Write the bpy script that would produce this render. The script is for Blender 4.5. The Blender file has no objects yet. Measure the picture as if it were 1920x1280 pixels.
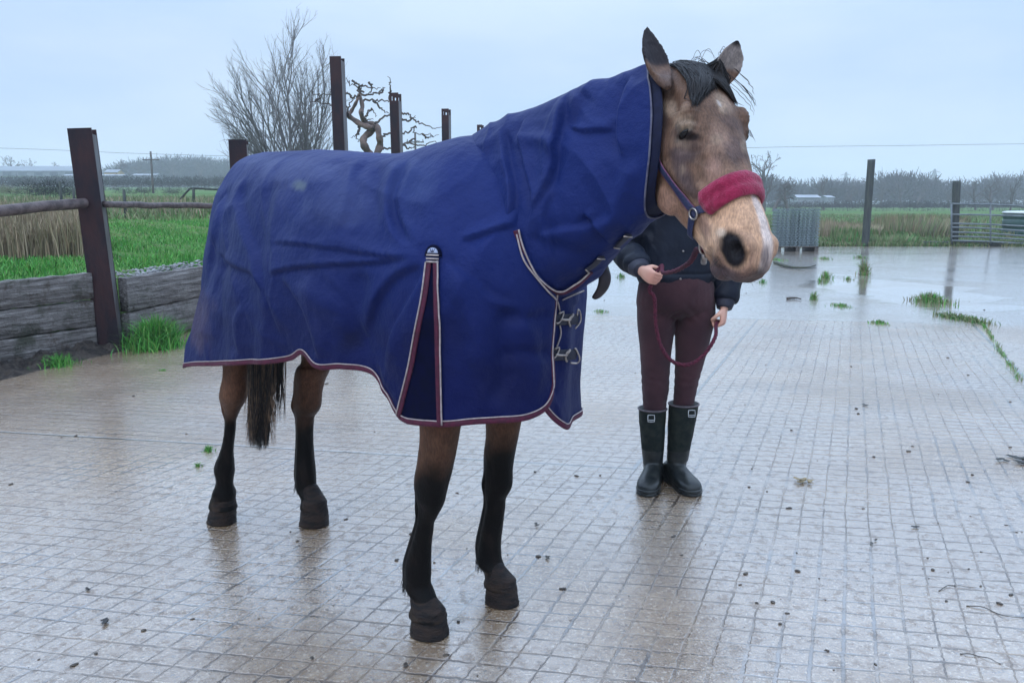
import bpy, math, random
import numpy as np
from mathutils import Vector, Matrix
from mathutils.bvhtree import BVHTree

R = math.radians
random.seed(7)
rng = np.random.default_rng(7)
sc = bpy.context.scene
COL = sc.collection

# ------------------------------------------------------------------ camera, sky, sun, exposure
FPX = 1600.0
PITCH = 9.23
CAM = np.array([0.0, 0.0, 1.3])
cd = bpy.data.cameras.new('camera')
cam = bpy.data.objects.new('camera', cd)
COL.objects.link(cam)
cam.location = tuple(CAM)
cam.rotation_euler = (R(90 - PITCH), 0, 0)
cd.lens = FPX / 1920 * 36
cd.sensor_width = 36
cd.clip_start = 0.05
cd.clip_end = 3000
sc.camera = cam

w = bpy.data.worlds.new('World')
sc.world = w
w.use_nodes = True
wn = w.node_tree.nodes
wl = w.node_tree.links
wn.clear()
SUN_EL, SUN_AZ = 38, 215        # azimuth clockwise from +Y
sky = wn.new('ShaderNodeTexSky'); sky.sky_type = 'NISHITA'; sky.sun_disc = False
sky.sun_elevation = R(SUN_EL); sky.sun_rotation = R(SUN_AZ)
b1 = wn.new('ShaderNodeBackground'); b1.inputs[1].default_value = 0.10
wl.new(sky.outputs[0], b1.inputs[0])
tc = wn.new('ShaderNodeTexCoord')
mp = wn.new('ShaderNodeMapping'); mp.inputs['Scale'].default_value = (1.0, 1.0, 3.2)
wl.new(tc.outputs['Generated'], mp.inputs[0])
nz = wn.new('ShaderNodeTexNoise'); nz.inputs['Scale'].default_value = 2.3; nz.inputs['Detail'].default_value = 5
nz.inputs['Roughness'].default_value = 0.5
wl.new(mp.outputs[0], nz.inputs['Vector'])
cr = wn.new('ShaderNodeValToRGB')
cr.color_ramp.elements[0].position = 0.36; cr.color_ramp.elements[0].color = (0.50, 0.69, 1.0, 1)
cr.color_ramp.elements[1].position = 0.62; cr.color_ramp.elements[1].color = (0.68, 0.83, 1.06, 1)
wl.new(nz.outputs[0], cr.inputs[0])
b2 = wn.new('ShaderNodeBackground')
sxz = wn.new('ShaderNodeSeparateXYZ'); wl.new(tc.outputs['Generated'], sxz.inputs[0])
mr = wn.new('ShaderNodeMapRange'); mr.interpolation_type = 'SMOOTHSTEP'
mr.inputs[1].default_value = 0.13; mr.inputs[2].default_value = 0.72; mr.inputs[3].default_value = 1.0; mr.inputs[4].default_value = 2.9
wl.new(sxz.outputs[2], mr.inputs[0]); wl.new(mr.outputs[0], b2.inputs[1])
wl.new(cr.outputs[0], b2.inputs[0])
mx = wn.new('ShaderNodeMixShader'); mx.inputs[0].default_value = 0.88
wl.new(b1.outputs[0], mx.inputs[1]); wl.new(b2.outputs[0], mx.inputs[2])
wo = wn.new('ShaderNodeOutputWorld'); wl.new(mx.outputs[0], wo.inputs[0])

sd = bpy.data.lights.new('sun', 'SUN'); sun = bpy.data.objects.new('sun', sd); COL.objects.link(sun)
sd.energy = 0.8; sd.angle = R(25); sd.color = (1.0, 0.95, 0.90)
_az = R(SUN_AZ); _el = R(SUN_EL)
sdir = Vector((math.sin(_az) * math.cos(_el), math.cos(_az) * math.cos(_el), math.sin(_el)))
sun.rotation_euler = sdir.to_track_quat('Z', 'Y').to_euler()

sc.view_settings.view_transform = 'Standard'
sc.view_settings.look = 'None'
sc.view_settings.exposure = 0.0
sc.view_settings.gamma = 1.0
sc.cycles.volume_bounces = 1
sc.cycles.max_bounces = 6
sc.cycles.transparent_max_bounces = 8
sc.cycles.use_denoising = True

# ------------------------------------------------------------------ geometry helpers
CP, SP = math.cos(R(PITCH)), math.sin(R(PITCH))
def ray(u, v):
    x = (u - 960) / FPX; y = (640 - v) / FPX
    return np.array([x, CP + SP * y, -SP + CP * y])
def gnd(u, v, z=0.0):
    d = ray(u, v); t = (z - 1.3) / d[2]
    return CAM + t * d
def at(u, v, Y):
    d = ray(u, v); t = Y / d[1]
    return CAM + t * d
def proj(P):
    P = np.asarray(P, float) - CAM
    dep = P[..., 1] * CP - P[..., 2] * SP
    up = P[..., 1] * SP + P[..., 2] * CP
    return np.stack([960 + FPX * P[..., 0] / dep, 640 - FPX * up / dep], -1)

def tag(o, label=None, cat=None, group=None, kind=None):
    if label: o['label'] = label
    if cat: o['category'] = cat
    if group: o['group'] = group
    if kind: o['kind'] = kind
    return o

def mesh_data(name, V, Fs, mat, smooth=True):
    me = bpy.data.meshes.new(name)
    V = np.asarray(V, dtype=np.float32)
    if isinstance(Fs, np.ndarray):
        nf, k = Fs.shape
        me.vertices.add(len(V)); me.vertices.foreach_set('co', V.ravel())
        me.loops.add(nf * k); me.loops.foreach_set('vertex_index', Fs.astype(np.int32).ravel())
        me.polygons.add(nf)
        me.polygons.foreach_set('loop_start', np.arange(0, nf * k, k, dtype=np.int32))
        me.polygons.foreach_set('loop_total', np.full(nf, k, dtype=np.int32))
        me.update(calc_edges=True)
    else:
        me.from_pydata([tuple(map(float, v)) for v in V], [], [tuple(int(i) for i in f) for f in Fs])
    if mat: me.materials.append(mat)
    me.polygons.foreach_set('use_smooth', [smooth] * len(me.polygons))
    me.update()
    return me

def obj(name, V, Fs, mat, parent=None, smooth=True):
    o = bpy.data.objects.new(name, mesh_data(name, V, Fs, mat, smooth))
    COL.objects.link(o)
    if parent is not None: o.parent = parent
    return o

def empty(name, loc=(0, 0, 0), rz=0.0):
    o = bpy.data.objects.new(name, None); COL.objects.link(o)
    o.location = tuple(loc); o.rotation_euler = (0, 0, rz); o.empty_display_size = 0.1
    return o

class MB:
    """collects pieces of one mesh"""
    def __init__(s): s.V = []; s.F = []; s.n = 0
    def add(s, V, F):
        V = np.asarray(V, float).reshape(-1, 3)
        s.V.append(V); s.F += [[i + s.n for i in f] for f in F]; s.n += len(V)
        return s
    def verts(s): return np.concatenate(s.V) if s.V else np.zeros((0, 3))
    def build(s, name, mat, parent=None, smooth=True):
        return obj(name, s.verts(), s.F, mat, parent, smooth)

def loft(rings, caps=True, close=True):
    rings = np.asarray(rings, float)
    m, n = rings.shape[:2]
    V = rings.reshape(-1, 3); F = []
    for i in range(m - 1):
        for j in range(n if close else n - 1):
            k = (j + 1) % n
            F.append([i * n + j, i * n + k, (i + 1) * n + k, (i + 1) * n + j])
    if caps:
        F.append(list(range(n))[::-1]); F.append([(m - 1) * n + j for j in range(n)])
    return V, F

def catmull(P, n, closed=False):
    P = np.asarray(P, float)
    if P.ndim == 1: P = P[:, None]; flat = True
    else: flat = False
    m = len(P)
    if closed:
        Q = np.concatenate([P[-1:], P, P[:2]]); segs = m
    else:
        Q = np.concatenate([2 * P[:1] - P[1:2], P, 2 * P[-1:] - P[-2:-1]]); segs = m - 1
    t = np.linspace(0, segs, n, endpoint=not closed)
    i = np.minimum(t.astype(int), segs - 1); f = (t - i)[:, None]
    p0, p1, p2, p3 = Q[i], Q[i + 1], Q[i + 2], Q[i + 3]
    r = 0.5 * ((2 * p1) + (-p0 + p2) * f + (2 * p0 - 5 * p1 + 4 * p2 - p3) * f ** 2 + (-p0 + 3 * p1 - 3 * p2 + p3) * f ** 3)
    return r[:, 0] if flat else r

def frames(P):
    P = np.asarray(P, float)
    T = np.gradient(P, axis=0); T /= np.linalg.norm(T, axis=1)[:, None] + 1e-12
    up = np.array([0, 0, 1.0]) if abs(T[0][2]) < 0.9 else np.array([1.0, 0, 0])
    N = []; prev = np.cross(up, T[0]); prev /= np.linalg.norm(prev)
    for t in T:
        prev = prev - t * prev.dot(t); prev /= np.linalg.norm(prev) + 1e-12
        N.append(prev)
    N = np.array(N); B = np.cross(T, N)
    return T, N, B

def tube(P, r, n=8, caps=True, flat=1.0, N=None):
    """tube along P; r scalar or list; flat squashes across the normal"""
    P = np.asarray(P, float); r = np.broadcast_to(r, (len(P),))
    T, N0, B = frames(P)
    if N is not None:
        N = np.asarray(N, float); N = N - T * (N * T).sum(1)[:, None]
        N /= np.linalg.norm(N, axis=1)[:, None] + 1e-12
        B = np.cross(T, N)
    else: N = N0
    a = np.linspace(0, 2 * np.pi, n, endpoint=False)
    rings = P[:, None] + r[:, None, None] * (np.cos(a)[None, :, None] * N[:, None] * flat + np.sin(a)[None, :, None] * B[:, None])
    return loft(rings, caps)

def box(c, s, rz=0.0):
    c = np.asarray(c, float); hx, hy, hz = np.asarray(s, float) / 2
    V = np.array([[x, y, z] for z in (-hz, hz) for y in (-hy, hy) for x in (-hx, hx)])
    if rz:
        ca, sa = math.cos(rz), math.sin(rz)
        V[:, :2] = V[:, :2] @ np.array([[ca, sa], [-sa, ca]])
    return V + c, [[0, 2, 3, 1], [4, 5, 7, 6], [0, 1, 5, 4], [2, 6, 7, 3], [0, 4, 6, 2], [1, 3, 7, 5]]

def ball(c, r, nu=16, nv=10):
    r = np.broadcast_to(r, (3,))
    rings = []
    for i in range(nv + 1):
        th = np.pi * (i + 0.02) / (nv + 0.04)
        a = np.linspace(0, 2 * np.pi, nu, endpoint=False)
        rings.append(np.stack([np.sin(th) * np.cos(a) * r[0], np.sin(th) * np.sin(a) * r[1], np.full(nu, -np.cos(th) * r[2])], -1))
    V, F = loft(rings)
    return V + np.asarray(c, float), F

def xf(V, M):
    M = np.asarray(M)
    return np.asarray(V) @ M[:3, :3].T + M[:3, 3]

def voxel_union(parts, voxel, smooth=2):
    mb = MB()
    for V, F in parts: mb.add(V, F)
    o = mb.build('temp_union', None)
    m = o.modifiers.new('r', 'REMESH'); m.mode = 'VOXEL'; m.voxel_size = voxel; m.adaptivity = 0
    if smooth:
        s = o.modifiers.new('s', 'SMOOTH'); s.factor = 0.5; s.iterations = smooth
    dg = bpy.context.evaluated_depsgraph_get(); dg.update()
    me = bpy.data.meshes.new_from_object(o.evaluated_get(dg))
    n = len(me.vertices); V = np.empty(n * 3, np.float32); me.vertices.foreach_get('co', V)
    V = V.reshape(-1, 3).astype(float)
    k = len(me.polygons); L = np.empty(len(me.loops), np.int32); me.loops.foreach_get('vertex_index', L)
    tot = np.empty(k, np.int32); me.polygons.foreach_get('loop_total', tot)
    if (tot == 4).all(): Fs = L.reshape(-1, 4)
    else:
        Fs = []; p = 0
        for t in tot: Fs.append(L[p:p + t].tolist()); p += t
    old = o.data
    bpy.data.objects.remove(o); bpy.data.meshes.remove(old); bpy.data.meshes.remove(me)
    return V, Fs

def vcol(o, C):
    a = o.data.color_attributes.new('Col', 'FLOAT_COLOR', 'POINT')
    C = np.asarray(C, np.float32)
    C4 = np.concatenate([C, np.ones((len(C), 1), np.float32)], 1)
    a.data.foreach_set('color', C4.ravel())

def bvh_of(V, F):
    return BVHTree.FromPolygons([Vector(v) for v in V], [list(map(int, f)) for f in F])

def sstep(a, b, x):
    t = np.clip((x - a) / (b - a), 0, 1); return t * t * (3 - 2 * t)

def vnoise(P, scale, seed=0, octaves=3):
    """cheap value noise from summed sines, vectorised"""
    r = np.random.default_rng(seed); P = np.asarray(P, float) * scale
    out = np.zeros(len(P)); amp = 1.0; tot = 0
    for o in range(octaves):
        for _ in range(4):
            k = r.normal(size=3); k /= np.linalg.norm(k); k *= 1.0 + 0.6 * r.random()
            k2 = r.normal(size=3) * 0.7
            out += amp * np.sin(P @ k * 2 ** o * 2.2 + r.random() * 6.28 + 1.3 * np.sin(P @ k2 * 2 ** o + r.random() * 6))
        tot += amp * 4; amp *= 0.55
    return out / tot * 1.6

# ------------------------------------------------------------------ material helpers
class NT:
    def __init__(s, name):
        s.m = bpy.data.materials.new(name); s.m.use_nodes = True
        s.t = s.m.node_tree; s.n = s.t.nodes; s.l = s.t.links
        s.bsdf = s.n['Principled BSDF']
    def put(s, sock, v):
        if isinstance(v, bpy.types.NodeSocket): s.l.new(v, sock)
        elif v is not None:
            if isinstance(v, (tuple, list)) and len(v) == 3 and sock.type == 'RGBA': v = (*v, 1)
            sock.default_value = v
    def math(s, op, a, b=None, c=None, clamp=False):
        n = s.n.new('ShaderNodeMath'); n.operation = op; n.use_clamp = clamp
        s.put(n.inputs[0], a); s.put(n.inputs[1], b)
        if c is not None: s.put(n.inputs[2], c)
        return n.outputs[0]
    def mix(s, f, a, b, mode='MIX'):
        n = s.n.new('ShaderNodeMix'); n.data_type = 'RGBA'; n.blend_type = mode
        s.put(n.inputs[0], f); s.put(n.inputs[6], a); s.put(n.inputs[7], b)
        return n.outputs[2]
    def mixf(s, f, a, b):
        n = s.n.new('ShaderNodeMix'); n.data_type = 'FLOAT'
        s.put(n.inputs[0], f); s.put(n.inputs[2], a); s.put(n.inputs[3], b)
        return n.outputs[0]
    def smooth(s, x, a, b, lo=0.0, hi=1.0):
        n = s.n.new('ShaderNodeMapRange'); n.interpolation_type = 'SMOOTHSTEP'
        s.put(n.inputs[0], x); n.inputs[1].default_value = a; n.inputs[2].default_value = b
        n.inputs[3].default_value = lo; n.inputs[4].default_value = hi
        return n.outputs[0]
    def noise(s, vec, scale, detail=3, rough=0.5, dist=0.0, out=0):
        n = s.n.new('ShaderNodeTexNoise'); s.put(n.inputs['Vector'], vec)
        n.inputs['Scale'].default_value = scale; n.inputs['Detail'].default_value = detail
        n.inputs['Roughness'].default_value = rough; n.inputs['Distortion'].default_value = dist
        return n.outputs[out]
    def voronoi(s, vec, scale, feature='F1', out='Distance'):
        n = s.n.new('ShaderNodeTexVoronoi'); s.put(n.inputs['Vector'], vec); n.feature = feature
        n.inputs['Scale'].default_value = scale; return n.outputs[out]
    def ramp(s, x, stops):
        n = s.n.new('ShaderNodeValToRGB'); s.put(n.inputs[0], x)
        e = n.color_ramp.elements
        while len(e) < len(stops): e.new(0.5)
        for k, (p, c) in enumerate(stops): e[k].position = p; e[k].color = (*c, 1)
        return n.outputs[0]
    def pos(s): return s.n.new('ShaderNodeNewGeometry').outputs['Position']
    def objc(s): return s.n.new('ShaderNodeTexCoord').outputs['Object']
    def attr(s, name='Col'):
        n = s.n.new('ShaderNodeAttribute'); n.attribute_name = name; return n.outputs['Color']
    def vmap(s, vec, scale=(1, 1, 1), rot=(0, 0, 0), loc=(0, 0, 0)):
        n = s.n.new('ShaderNodeMapping'); s.put(n.inputs[0], vec)
        n.inputs['Scale'].default_value = scale; n.inputs['Rotation'].default_value = rot
        n.inputs['Location'].default_value = loc
        return n.outputs[0]
    def sep(s, vec):
        n = s.n.new('ShaderNodeSeparateXYZ'); s.put(n.inputs[0], vec); return n.outputs
    def comb(s, x, y, z):
        n = s.n.new('ShaderNodeCombineXYZ'); s.put(n.inputs[0], x); s.put(n.inputs[1], y); s.put(n.inputs[2], z)
        return n.outputs[0]
    def bump(s, h, dist=0.01, strength=1.0, normal=None):
        n = s.n.new('ShaderNodeBump'); s.put(n.inputs['Height'], h)
        n.inputs['Distance'].default_value = dist; n.inputs['Strength'].default_value = strength
        if normal is not None: s.put(n.inputs['Normal'], normal)
        s.l.new(n.outputs[0], s.bsdf.inputs['Normal']); return n.outputs[0]
    def set(s, color=None, rough=None, spec=None, metal=None, sheen=None, coat=None, coat_rough=None, ior=None, sss=None):
        b = s.bsdf.inputs
        s.put(b['Base Color'], color); s.put(b['Roughness'], rough)
        if spec is not None: s.put(b['Specular IOR Level'], spec)
        if metal is not None: s.put(b['Metallic'], metal)
        if sheen is not None: s.put(b['Sheen Weight'], sheen)
        if coat is not None: s.put(b['Coat Weight'], coat)
        if coat_rough is not None: s.put(b['Coat Roughness'], coat_rough)
        if ior is not None: s.put(b['IOR'], ior)
        return s.m

def simple_mat(name, c1, c2=None, scale=20, rough=0.6, bump=0.0, bscale=60, spec=0.5, metal=0.0, stretch=(1, 1, 1), **k):
    m = NT(name); p = m.vmap(m.objc(), stretch)
    c = m.mix(m.smooth(m.noise(p, scale, 4, 0.6), 0.35, 0.65), c1, c2 or tuple(x * 0.7 for x in c1))
    if bump: m.bump(m.noise(p, bscale, 4, 0.6), bump)
    return m.set(c, rough, spec, metal, **k)

# ------------------------------------------------------------------ ground: yard, fields
LONG = R(21.6)     # direction of the long slab joints, clockwise from +Y
TRAN = R(11.0)
N1 = np.array([math.cos(LONG), -math.sin(LONG)])      # across the long joints
N2 = np.array([math.sin(TRAN), math.cos(TRAN)])       # across the transverse joints
def ab(u, v):
    p = gnd(u, v)[:2]; return p @ N1, p @ N2
A_right = ab(1880, 665)[0]                             # right edge of the patterned slabs
A_mid = ab(1345, 690)[0]                               # long joint near the handler
B_far = ab(1500, 600)[1]
B_mid = ab(1080, 872)[1]

m = NT('wet_stamped_concrete')
P = m.pos()
wx = m.noise(P, 2.0, 3, 0.5, out=1)
sx = m.sep(P); 
def dotn(n, off):
    return m.math('ADD', m.math('ADD', m.math('MULTIPLY', sx[0], float(n[0])), m.math('MULTIPLY', sx[1], float(n[1]))), off)
w1 = m.math('MULTIPLY', m.math('SUBTRACT', m.noise(P, 0.9, 3, 0.6), 0.5), 0.045)
w2 = m.math('MULTIPLY', m.math('SUBTRACT', m.noise(m.vmap(P, loc=(7, 3, 0)), 1.3, 3, 0.6), 0.5), 0.035)
w3 = m.math('MULTIPLY', m.math('SUBTRACT', m.noise(m.vmap(P, loc=(2, 9, 0)), 34, 3, 0.7), 0.5), 0.018)
a0 = dotn(N1, 50.0); b0 = dotn(N2, 50.0)
a = m.math('ADD', m.math('ADD', a0, w1), w3); b = m.math('ADD', m.math('ADD', b0, w2), w3)
S = 0.087
def linedist(x, s):
    f = m.math('FRACT', m.math('DIVIDE', x, s))
    return m.math('MULTIPLY', m.math('SUBTRACT', 0.5, m.math('ABSOLUTE', m.math('SUBTRACT', f, 0.5))), s)
da = linedist(a, S * 1.02); db = linedist(b, S)
# masks of the slabs
in_far = m.smooth(b0, 50 + B_far - 0.02, 50 + B_far + 0.02)              # 1 beyond the far joint
in_right = m.smooth(a0, 50 + A_right - 0.01, 50 + A_right + 0.01)
plain = m.math('MAXIMUM', in_far, in_right)
ribbed = m.math('MULTIPLY', m.smooth(b0, 50 + B_mid - 0.02, 50 + B_mid + 0.02), m.smooth(a0, 50 + A_mid + 0.02, 50 + A_mid - 0.02))
gw = m.math('MULTIPLY', m.noise(P, 6, 3, 0.6), 0.008)
gpat = m.smooth(m.noise(m.vmap(P, loc=(5, 5, 0)), 1.6, 3, 0.6), 0.40, 0.62)
ga = m.smooth(m.math('SUBTRACT', da, m.math('MULTIPLY', gpat, 0.0035)), 0.0002, 0.0045); ga = m.math('MAXIMUM', ga, m.math('MULTIPLY', ribbed, 0.55))
gb = m.smooth(m.math('SUBTRACT', db, m.math('MULTIPLY', gw, 0.7)), -0.0010, 0.0045)
gb = m.math('MINIMUM', gb, m.math('MAXIMUM', m.smooth(db, 0.0, 0.016, 0.25, 1.0), m.smooth(b0, 50 + B_mid + 1.2, 50 + B_mid - 0.2)))
blk = m.math('MAXIMUM', m.math('MINIMUM', ga, gb), plain)
# slab joints
def jline(x, c, wd):
    d = m.math('ABSOLUTE', m.math('SUBTRACT', x, 50 + float(c)))
    return m.smooth(m.math('SUBTRACT', d, m.math('MULTIPLY', w3, 0.8)), wd * 0.4, wd)
not_far = m.math('SUBTRACT', 1.0, in_far)
nr = m.math('SUBTRACT', 1.0, in_right)
j1 = m.math('MAXIMUM', jline(b0, B_far, 0.02), in_right)
j2 = m.math('MAXIMUM', jline(a0, A_right, 0.02), in_far)
j3 = m.math('MAXIMUM', jline(b0, B_mid, 0.016), m.smooth(a0, 50 + A_mid - 0.05, 50 + A_mid + 0.05))
j4 = m.math('MAXIMUM', jline(a0, A_mid, 0.016), m.math('MAXIMUM', in_far, m.smooth(b0, 50 + B_mid, 50 + B_mid - 0.05)))
j5 = jline(b0, B_far + 6.2, 0.03)
joint = m.math('MINIMUM', m.math('MINIMUM', m.math('MINIMUM', j1, j2), m.math('MINIMUM', j3, j4)), j5)
band = m.math('MULTIPLY', m.smooth(m.math('ABSOLUTE', m.math('SUBTRACT', b0, 50 + B_mid + 0.045)), 0.045, 0.035), m.smooth(a0, 50 + A_mid + 0.02, 50 + A_mid - 0.02))
# standing water: low areas, more beyond the far joint
big = m.noise(P, 0.55, 4, 0.55)
big2 = m.noise(m.vmap(P, (0.35, 1, 1), loc=(4, 1, 0)), 0.8, 5, 0.6)
wet = m.smooth(m.math('ADD', big, m.math('MULTIPLY', in_far, 0.05)), 0.50, 0.68)
pud = m.math('MULTIPLY', m.smooth(big2, 0.57, 0.63), m.math('ADD', 0.25, m.math('MULTIPLY', in_far, 0.30)))
# one long puddle where the photo has it
def blob(u, v, rx, ry):
    c = gnd(u, v)
    dx = m.math('DIVIDE', m.math('SUBTRACT', sx[0], float(c[0])), rx); dy = m.math('DIVIDE', m.math('SUBTRACT', sx[1], float(c[1])), ry)
    d = m.math('SQRT', m.math('ADD', m.math('MULTIPLY', dx, dx), m.math('MULTIPLY', dy, dy)))
    d = m.math('ADD', d, m.math('MULTIPLY', m.math('SUBTRACT', big2, 0.5), 2.2))
    return m.smooth(d, 1.0, 0.85)
pud = m.math('MAXIMUM', pud, blob(1690, 545, 1.1, 2.6), clamp=True)
fine = m.noise(P, 62, 7, 0.72)
mid = m.noise(P, 22, 4, 0.6)
stone = m.voronoi(P, 62)
brk = m.smooth(m.noise(m.vmap(P, loc=(1, 2, 0)), 7, 3, 0.6), 0.32, 0.48)
blk = m.math('MAXIMUM', blk, m.math('SUBTRACT', 1.0, m.math('ADD', m.math('MULTIPLY', brk, 0.75), 0.25)))
grit = m.noise(m.vmap(P, loc=(9, 4, 2)), 85, 4, 0.7)
pit = m.noise(m.vmap(P, loc=(3, 8, 1)), 48, 5, 0.7)
h = m.math('ADD', m.math('MULTIPLY', blk, 0.13), m.math('MULTIPLY', m.math('MULTIPLY', fine, 1.5), m.math('ADD', 0.35, m.math('MULTIPLY', blk, 0.65))))
h = m.math('ADD', h, m.math('MULTIPLY', mid, 0.55))
h = m.math('ADD', h, m.math('MULTIPLY', m.smooth(stone, 0.45, 0.1), 0.10))
h = m.math('ADD', h, m.math('MULTIPLY', band, 0.6))
h = m.math('MULTIPLY', h, m.math('ADD', 0.2, m.math('MULTIPLY', joint, 0.8)))
h = m.math('MULTIPLY', h, m.mixf(pud, m.mixf(wet, 1.0, 0.72), 0.05))
bmp = m.bump(h, 0.0068, 1.0)
cb = m.n.new('ShaderNodeBump'); m.l.new(h, cb.inputs['Height']); cb.inputs['Distance'].default_value = 0.00075; m.l.new(cb.outputs[0], m.bsdf.inputs['Coat Normal'])
colr = m.ramp(mid, [(0.25, (0.17, 0.092, 0.040)), (0.5, (0.30, 0.190, 0.098)), (0.75, (0.42, 0.300, 0.180))])
colr = m.mix(m.smooth(grit, 0.56, 0.61, 0, 0.75), colr, (0.66, 0.57, 0.46))
colr = m.mix(m.smooth(pit, 0.44, 0.36, 0, 0.85), colr, (0.10, 0.062, 0.038))
colr = m.mix(m.math('MULTIPLY', m.smooth(stone, 0.24, 0.12), 0.35), colr, (0.70, 0.65, 0.58))
colr = m.mix(m.smooth(big2, 0.35, 0.65), colr, m.mix(1.0, colr, (0.78, 0.76, 0.75), 'MULTIPLY'))
dark = m.math('MULTIPLY', m.math('SUBTRACT', 1.0, blk), m.smooth(m.noise(P, 3.1, 3, 0.6), 0.35, 0.6, 0.30, 0.95))
colr = m.mix(dark, colr, (0.045, 0.024, 0.012))
colr = m.mix(m.math('SUBTRACT', 1.0, joint), colr, (0.05, 0.045, 0.03))
colr = m.mix(m.math('MULTIPLY', m.math('SUBTRACT', 1.0, 0.0), m.math('MULTIPLY', in_far, 0.45)), colr, (0.30, 0.31, 0.30))
rgh = m.mixf(blk, m.mixf(gpat, 0.55, 0.12), m.mixf(wet, 0.24, 0.12))
rgh = m.mixf(pud, m.math('ADD', rgh, m.math('MULTIPLY', m.math('SUBTRACT', fine, 0.5), 0.3)), 0.03)
MAT_YARD = m.set(colr, rgh, 1.0, ior=1.75, coat=m.mixf(m.math('MAXIMUM', blk, gpat), 0.2, m.mixf(m.smooth(mid, 0.36, 0.5), 0.5, m.smooth(big, 0.62, 0.48, 0.55, 1.0))), coat_rough=0.07)
MAT_YARD.node_tree.nodes['Principled BSDF'].inputs['Coat IOR'].default_value = 2.5

m = NT('pasture_soil')
P = m.pos()
c = m.ramp(m.noise(P, 0.15, 5, 0.6), [(0.35, (0.045, 0.11, 0.025)), (0.5, (0.07, 0.16, 0.035)), (0.65, (0.12, 0.15, 0.05))])
c = m.mix(m.smooth(m.noise(P, 1.3, 4, 0.6), 0.5, 0.7), c, (0.10, 0.11, 0.05))
m.bump(m.noise(P, 3, 5, 0.6), 0.15)
MAT_FIELD = m.set(c, 0.95, 0.1)

# fence line on the left: (X,Y) of the six steel posts
POSTS = [(-3.62, 7.6), (-3.05, 9.8), (-2.41, 12.4), (-1.94, 14.9), (-1.40, 18.7), (-0.91, 25.2)]
def fence_x(y):
    ys = [2.0, 4.8, 6.6] + [p[1] for p in POSTS] + [60, 400]
    xs = [-6.0, -4.95, -4.16] + [p[0] for p in POSTS] + [2.0, 2.0]
    return np.interp(y, ys, xs)
YARD_END = gnd(1650, 462)[1]
def terrain(x, y):
    """height of the pasture outside the yard"""
    rise = 0.56 + 0.020 * np.maximum(y - 8, 0) + 0.00000 * y
    k = sstep(0.06, -0.06, x / np.maximum(y, 1.0))
    flat = -0.012 + 0.10 * sstep(YARD_END, YARD_END + 4, y) * (0.5 + 0.5 * np.sin(x * 0.7))
    near = sstep(0.02, 0.5, fence_x(y) - x)
    kk = np.where(y < YARD_END + 2, near, k)
    return flat * (1 - kk) + rise * kk

# yard: one sheet
yv = [(-9, -6, 0), (30, -6, 0), (34, YARD_END, 0), (2.2, YARD_END, 0)] 
left = [(float(fence_x(y)) - 0.02, y, 0) for y in (25.2, 18.7, 14.9, 12.4, 9.8, 7.6, 6.6, 4.8, 2.0)]
o = obj('yard_pavement', yv + left + [(-9, -3, 0)], [list(range(len(yv) + len(left) + 1))], MAT_YARD, smooth=False)
tag(o, kind='structure')

# pasture terrain: one grid left of the fence line, one beyond the yard
V = []; F = []
def grid(ys, offs, sign):
    base = len(V); n = len(offs)
    for y in ys:
        fx = float(fence_x(y)) - 0.07
        for q in offs:
            x = fx + sign * q * (1 + y * 0.05)
            yy = y
            z = float(terrain(x if sign > 0 else min(x, fx - 0.6), y))
            if sign < 0 and y < 60: z += 0.03 * math.sin(x * 3.1 + y * 2.3) + 0.02 * math.sin(x * 7 + y * 5) - (0.03 if q == 0 else 0)
            if sign < 0 and q == 0 and y < 60: z = -0.06
            V.append((x, yy, z))
    for i in range(len(ys) - 1):
        for j in range(n - 1):
            f = [base + i * n + j, base + i * n + j + 1, base + (i + 1) * n + j + 1, base + (i + 1) * n + j]
            F.append(f if sign > 0 else f[::-1])
offs = np.concatenate([np.linspace(0, 4, 30), np.linspace(4.5, 30, 40)])
grid(np.concatenate([np.linspace(2, 30, 110), np.linspace(31, 120, 60), np.linspace(125, 900, 40)]), offs, -1)
grid(np.concatenate([np.linspace(YARD_END, 40, 30), np.linspace(42, 120, 40), np.linspace(125, 900, 40)]), np.concatenate([np.linspace(0, 30, 60), np.linspace(32, 60, 15)]), 1)
o = obj('pasture_ground', V, F, MAT_FIELD); tag(o, kind='structure')

# ================================================================== THE HORSE
HO = np.array([-0.135, 2.53]); HH = np.array([0.724, -0.69]); HL = np.array([0.69, 0.724])
HYAW = math.atan2(HH[1], HH[0])
def w2l(P):
    P = np.asarray(P, float); d = P[..., :2] - HO
    return np.stack([d @ HH, d @ HL, P[..., 2]], -1)
def l2w(P):
    P = np.asarray(P, float)
    xy = HO + P[..., :1] * HH + P[..., 1:2] * HL
    return np.concatenate([xy, P[..., 2:3]], -1)
def lp(u, v, l):
    """point of the horse frame seen at (u,v) on the plane lateral = l"""
    d = ray(u, v); t = (l - (CAM[:2] - HO) @ HL) / (d[:2] @ HL)
    return w2l(CAM + t * d)
def lpr(u, v, l):
    d = ray(u, v); return (l - (CAM[:2] - HO) @ HL) / (d[:2] @ HL)

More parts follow.
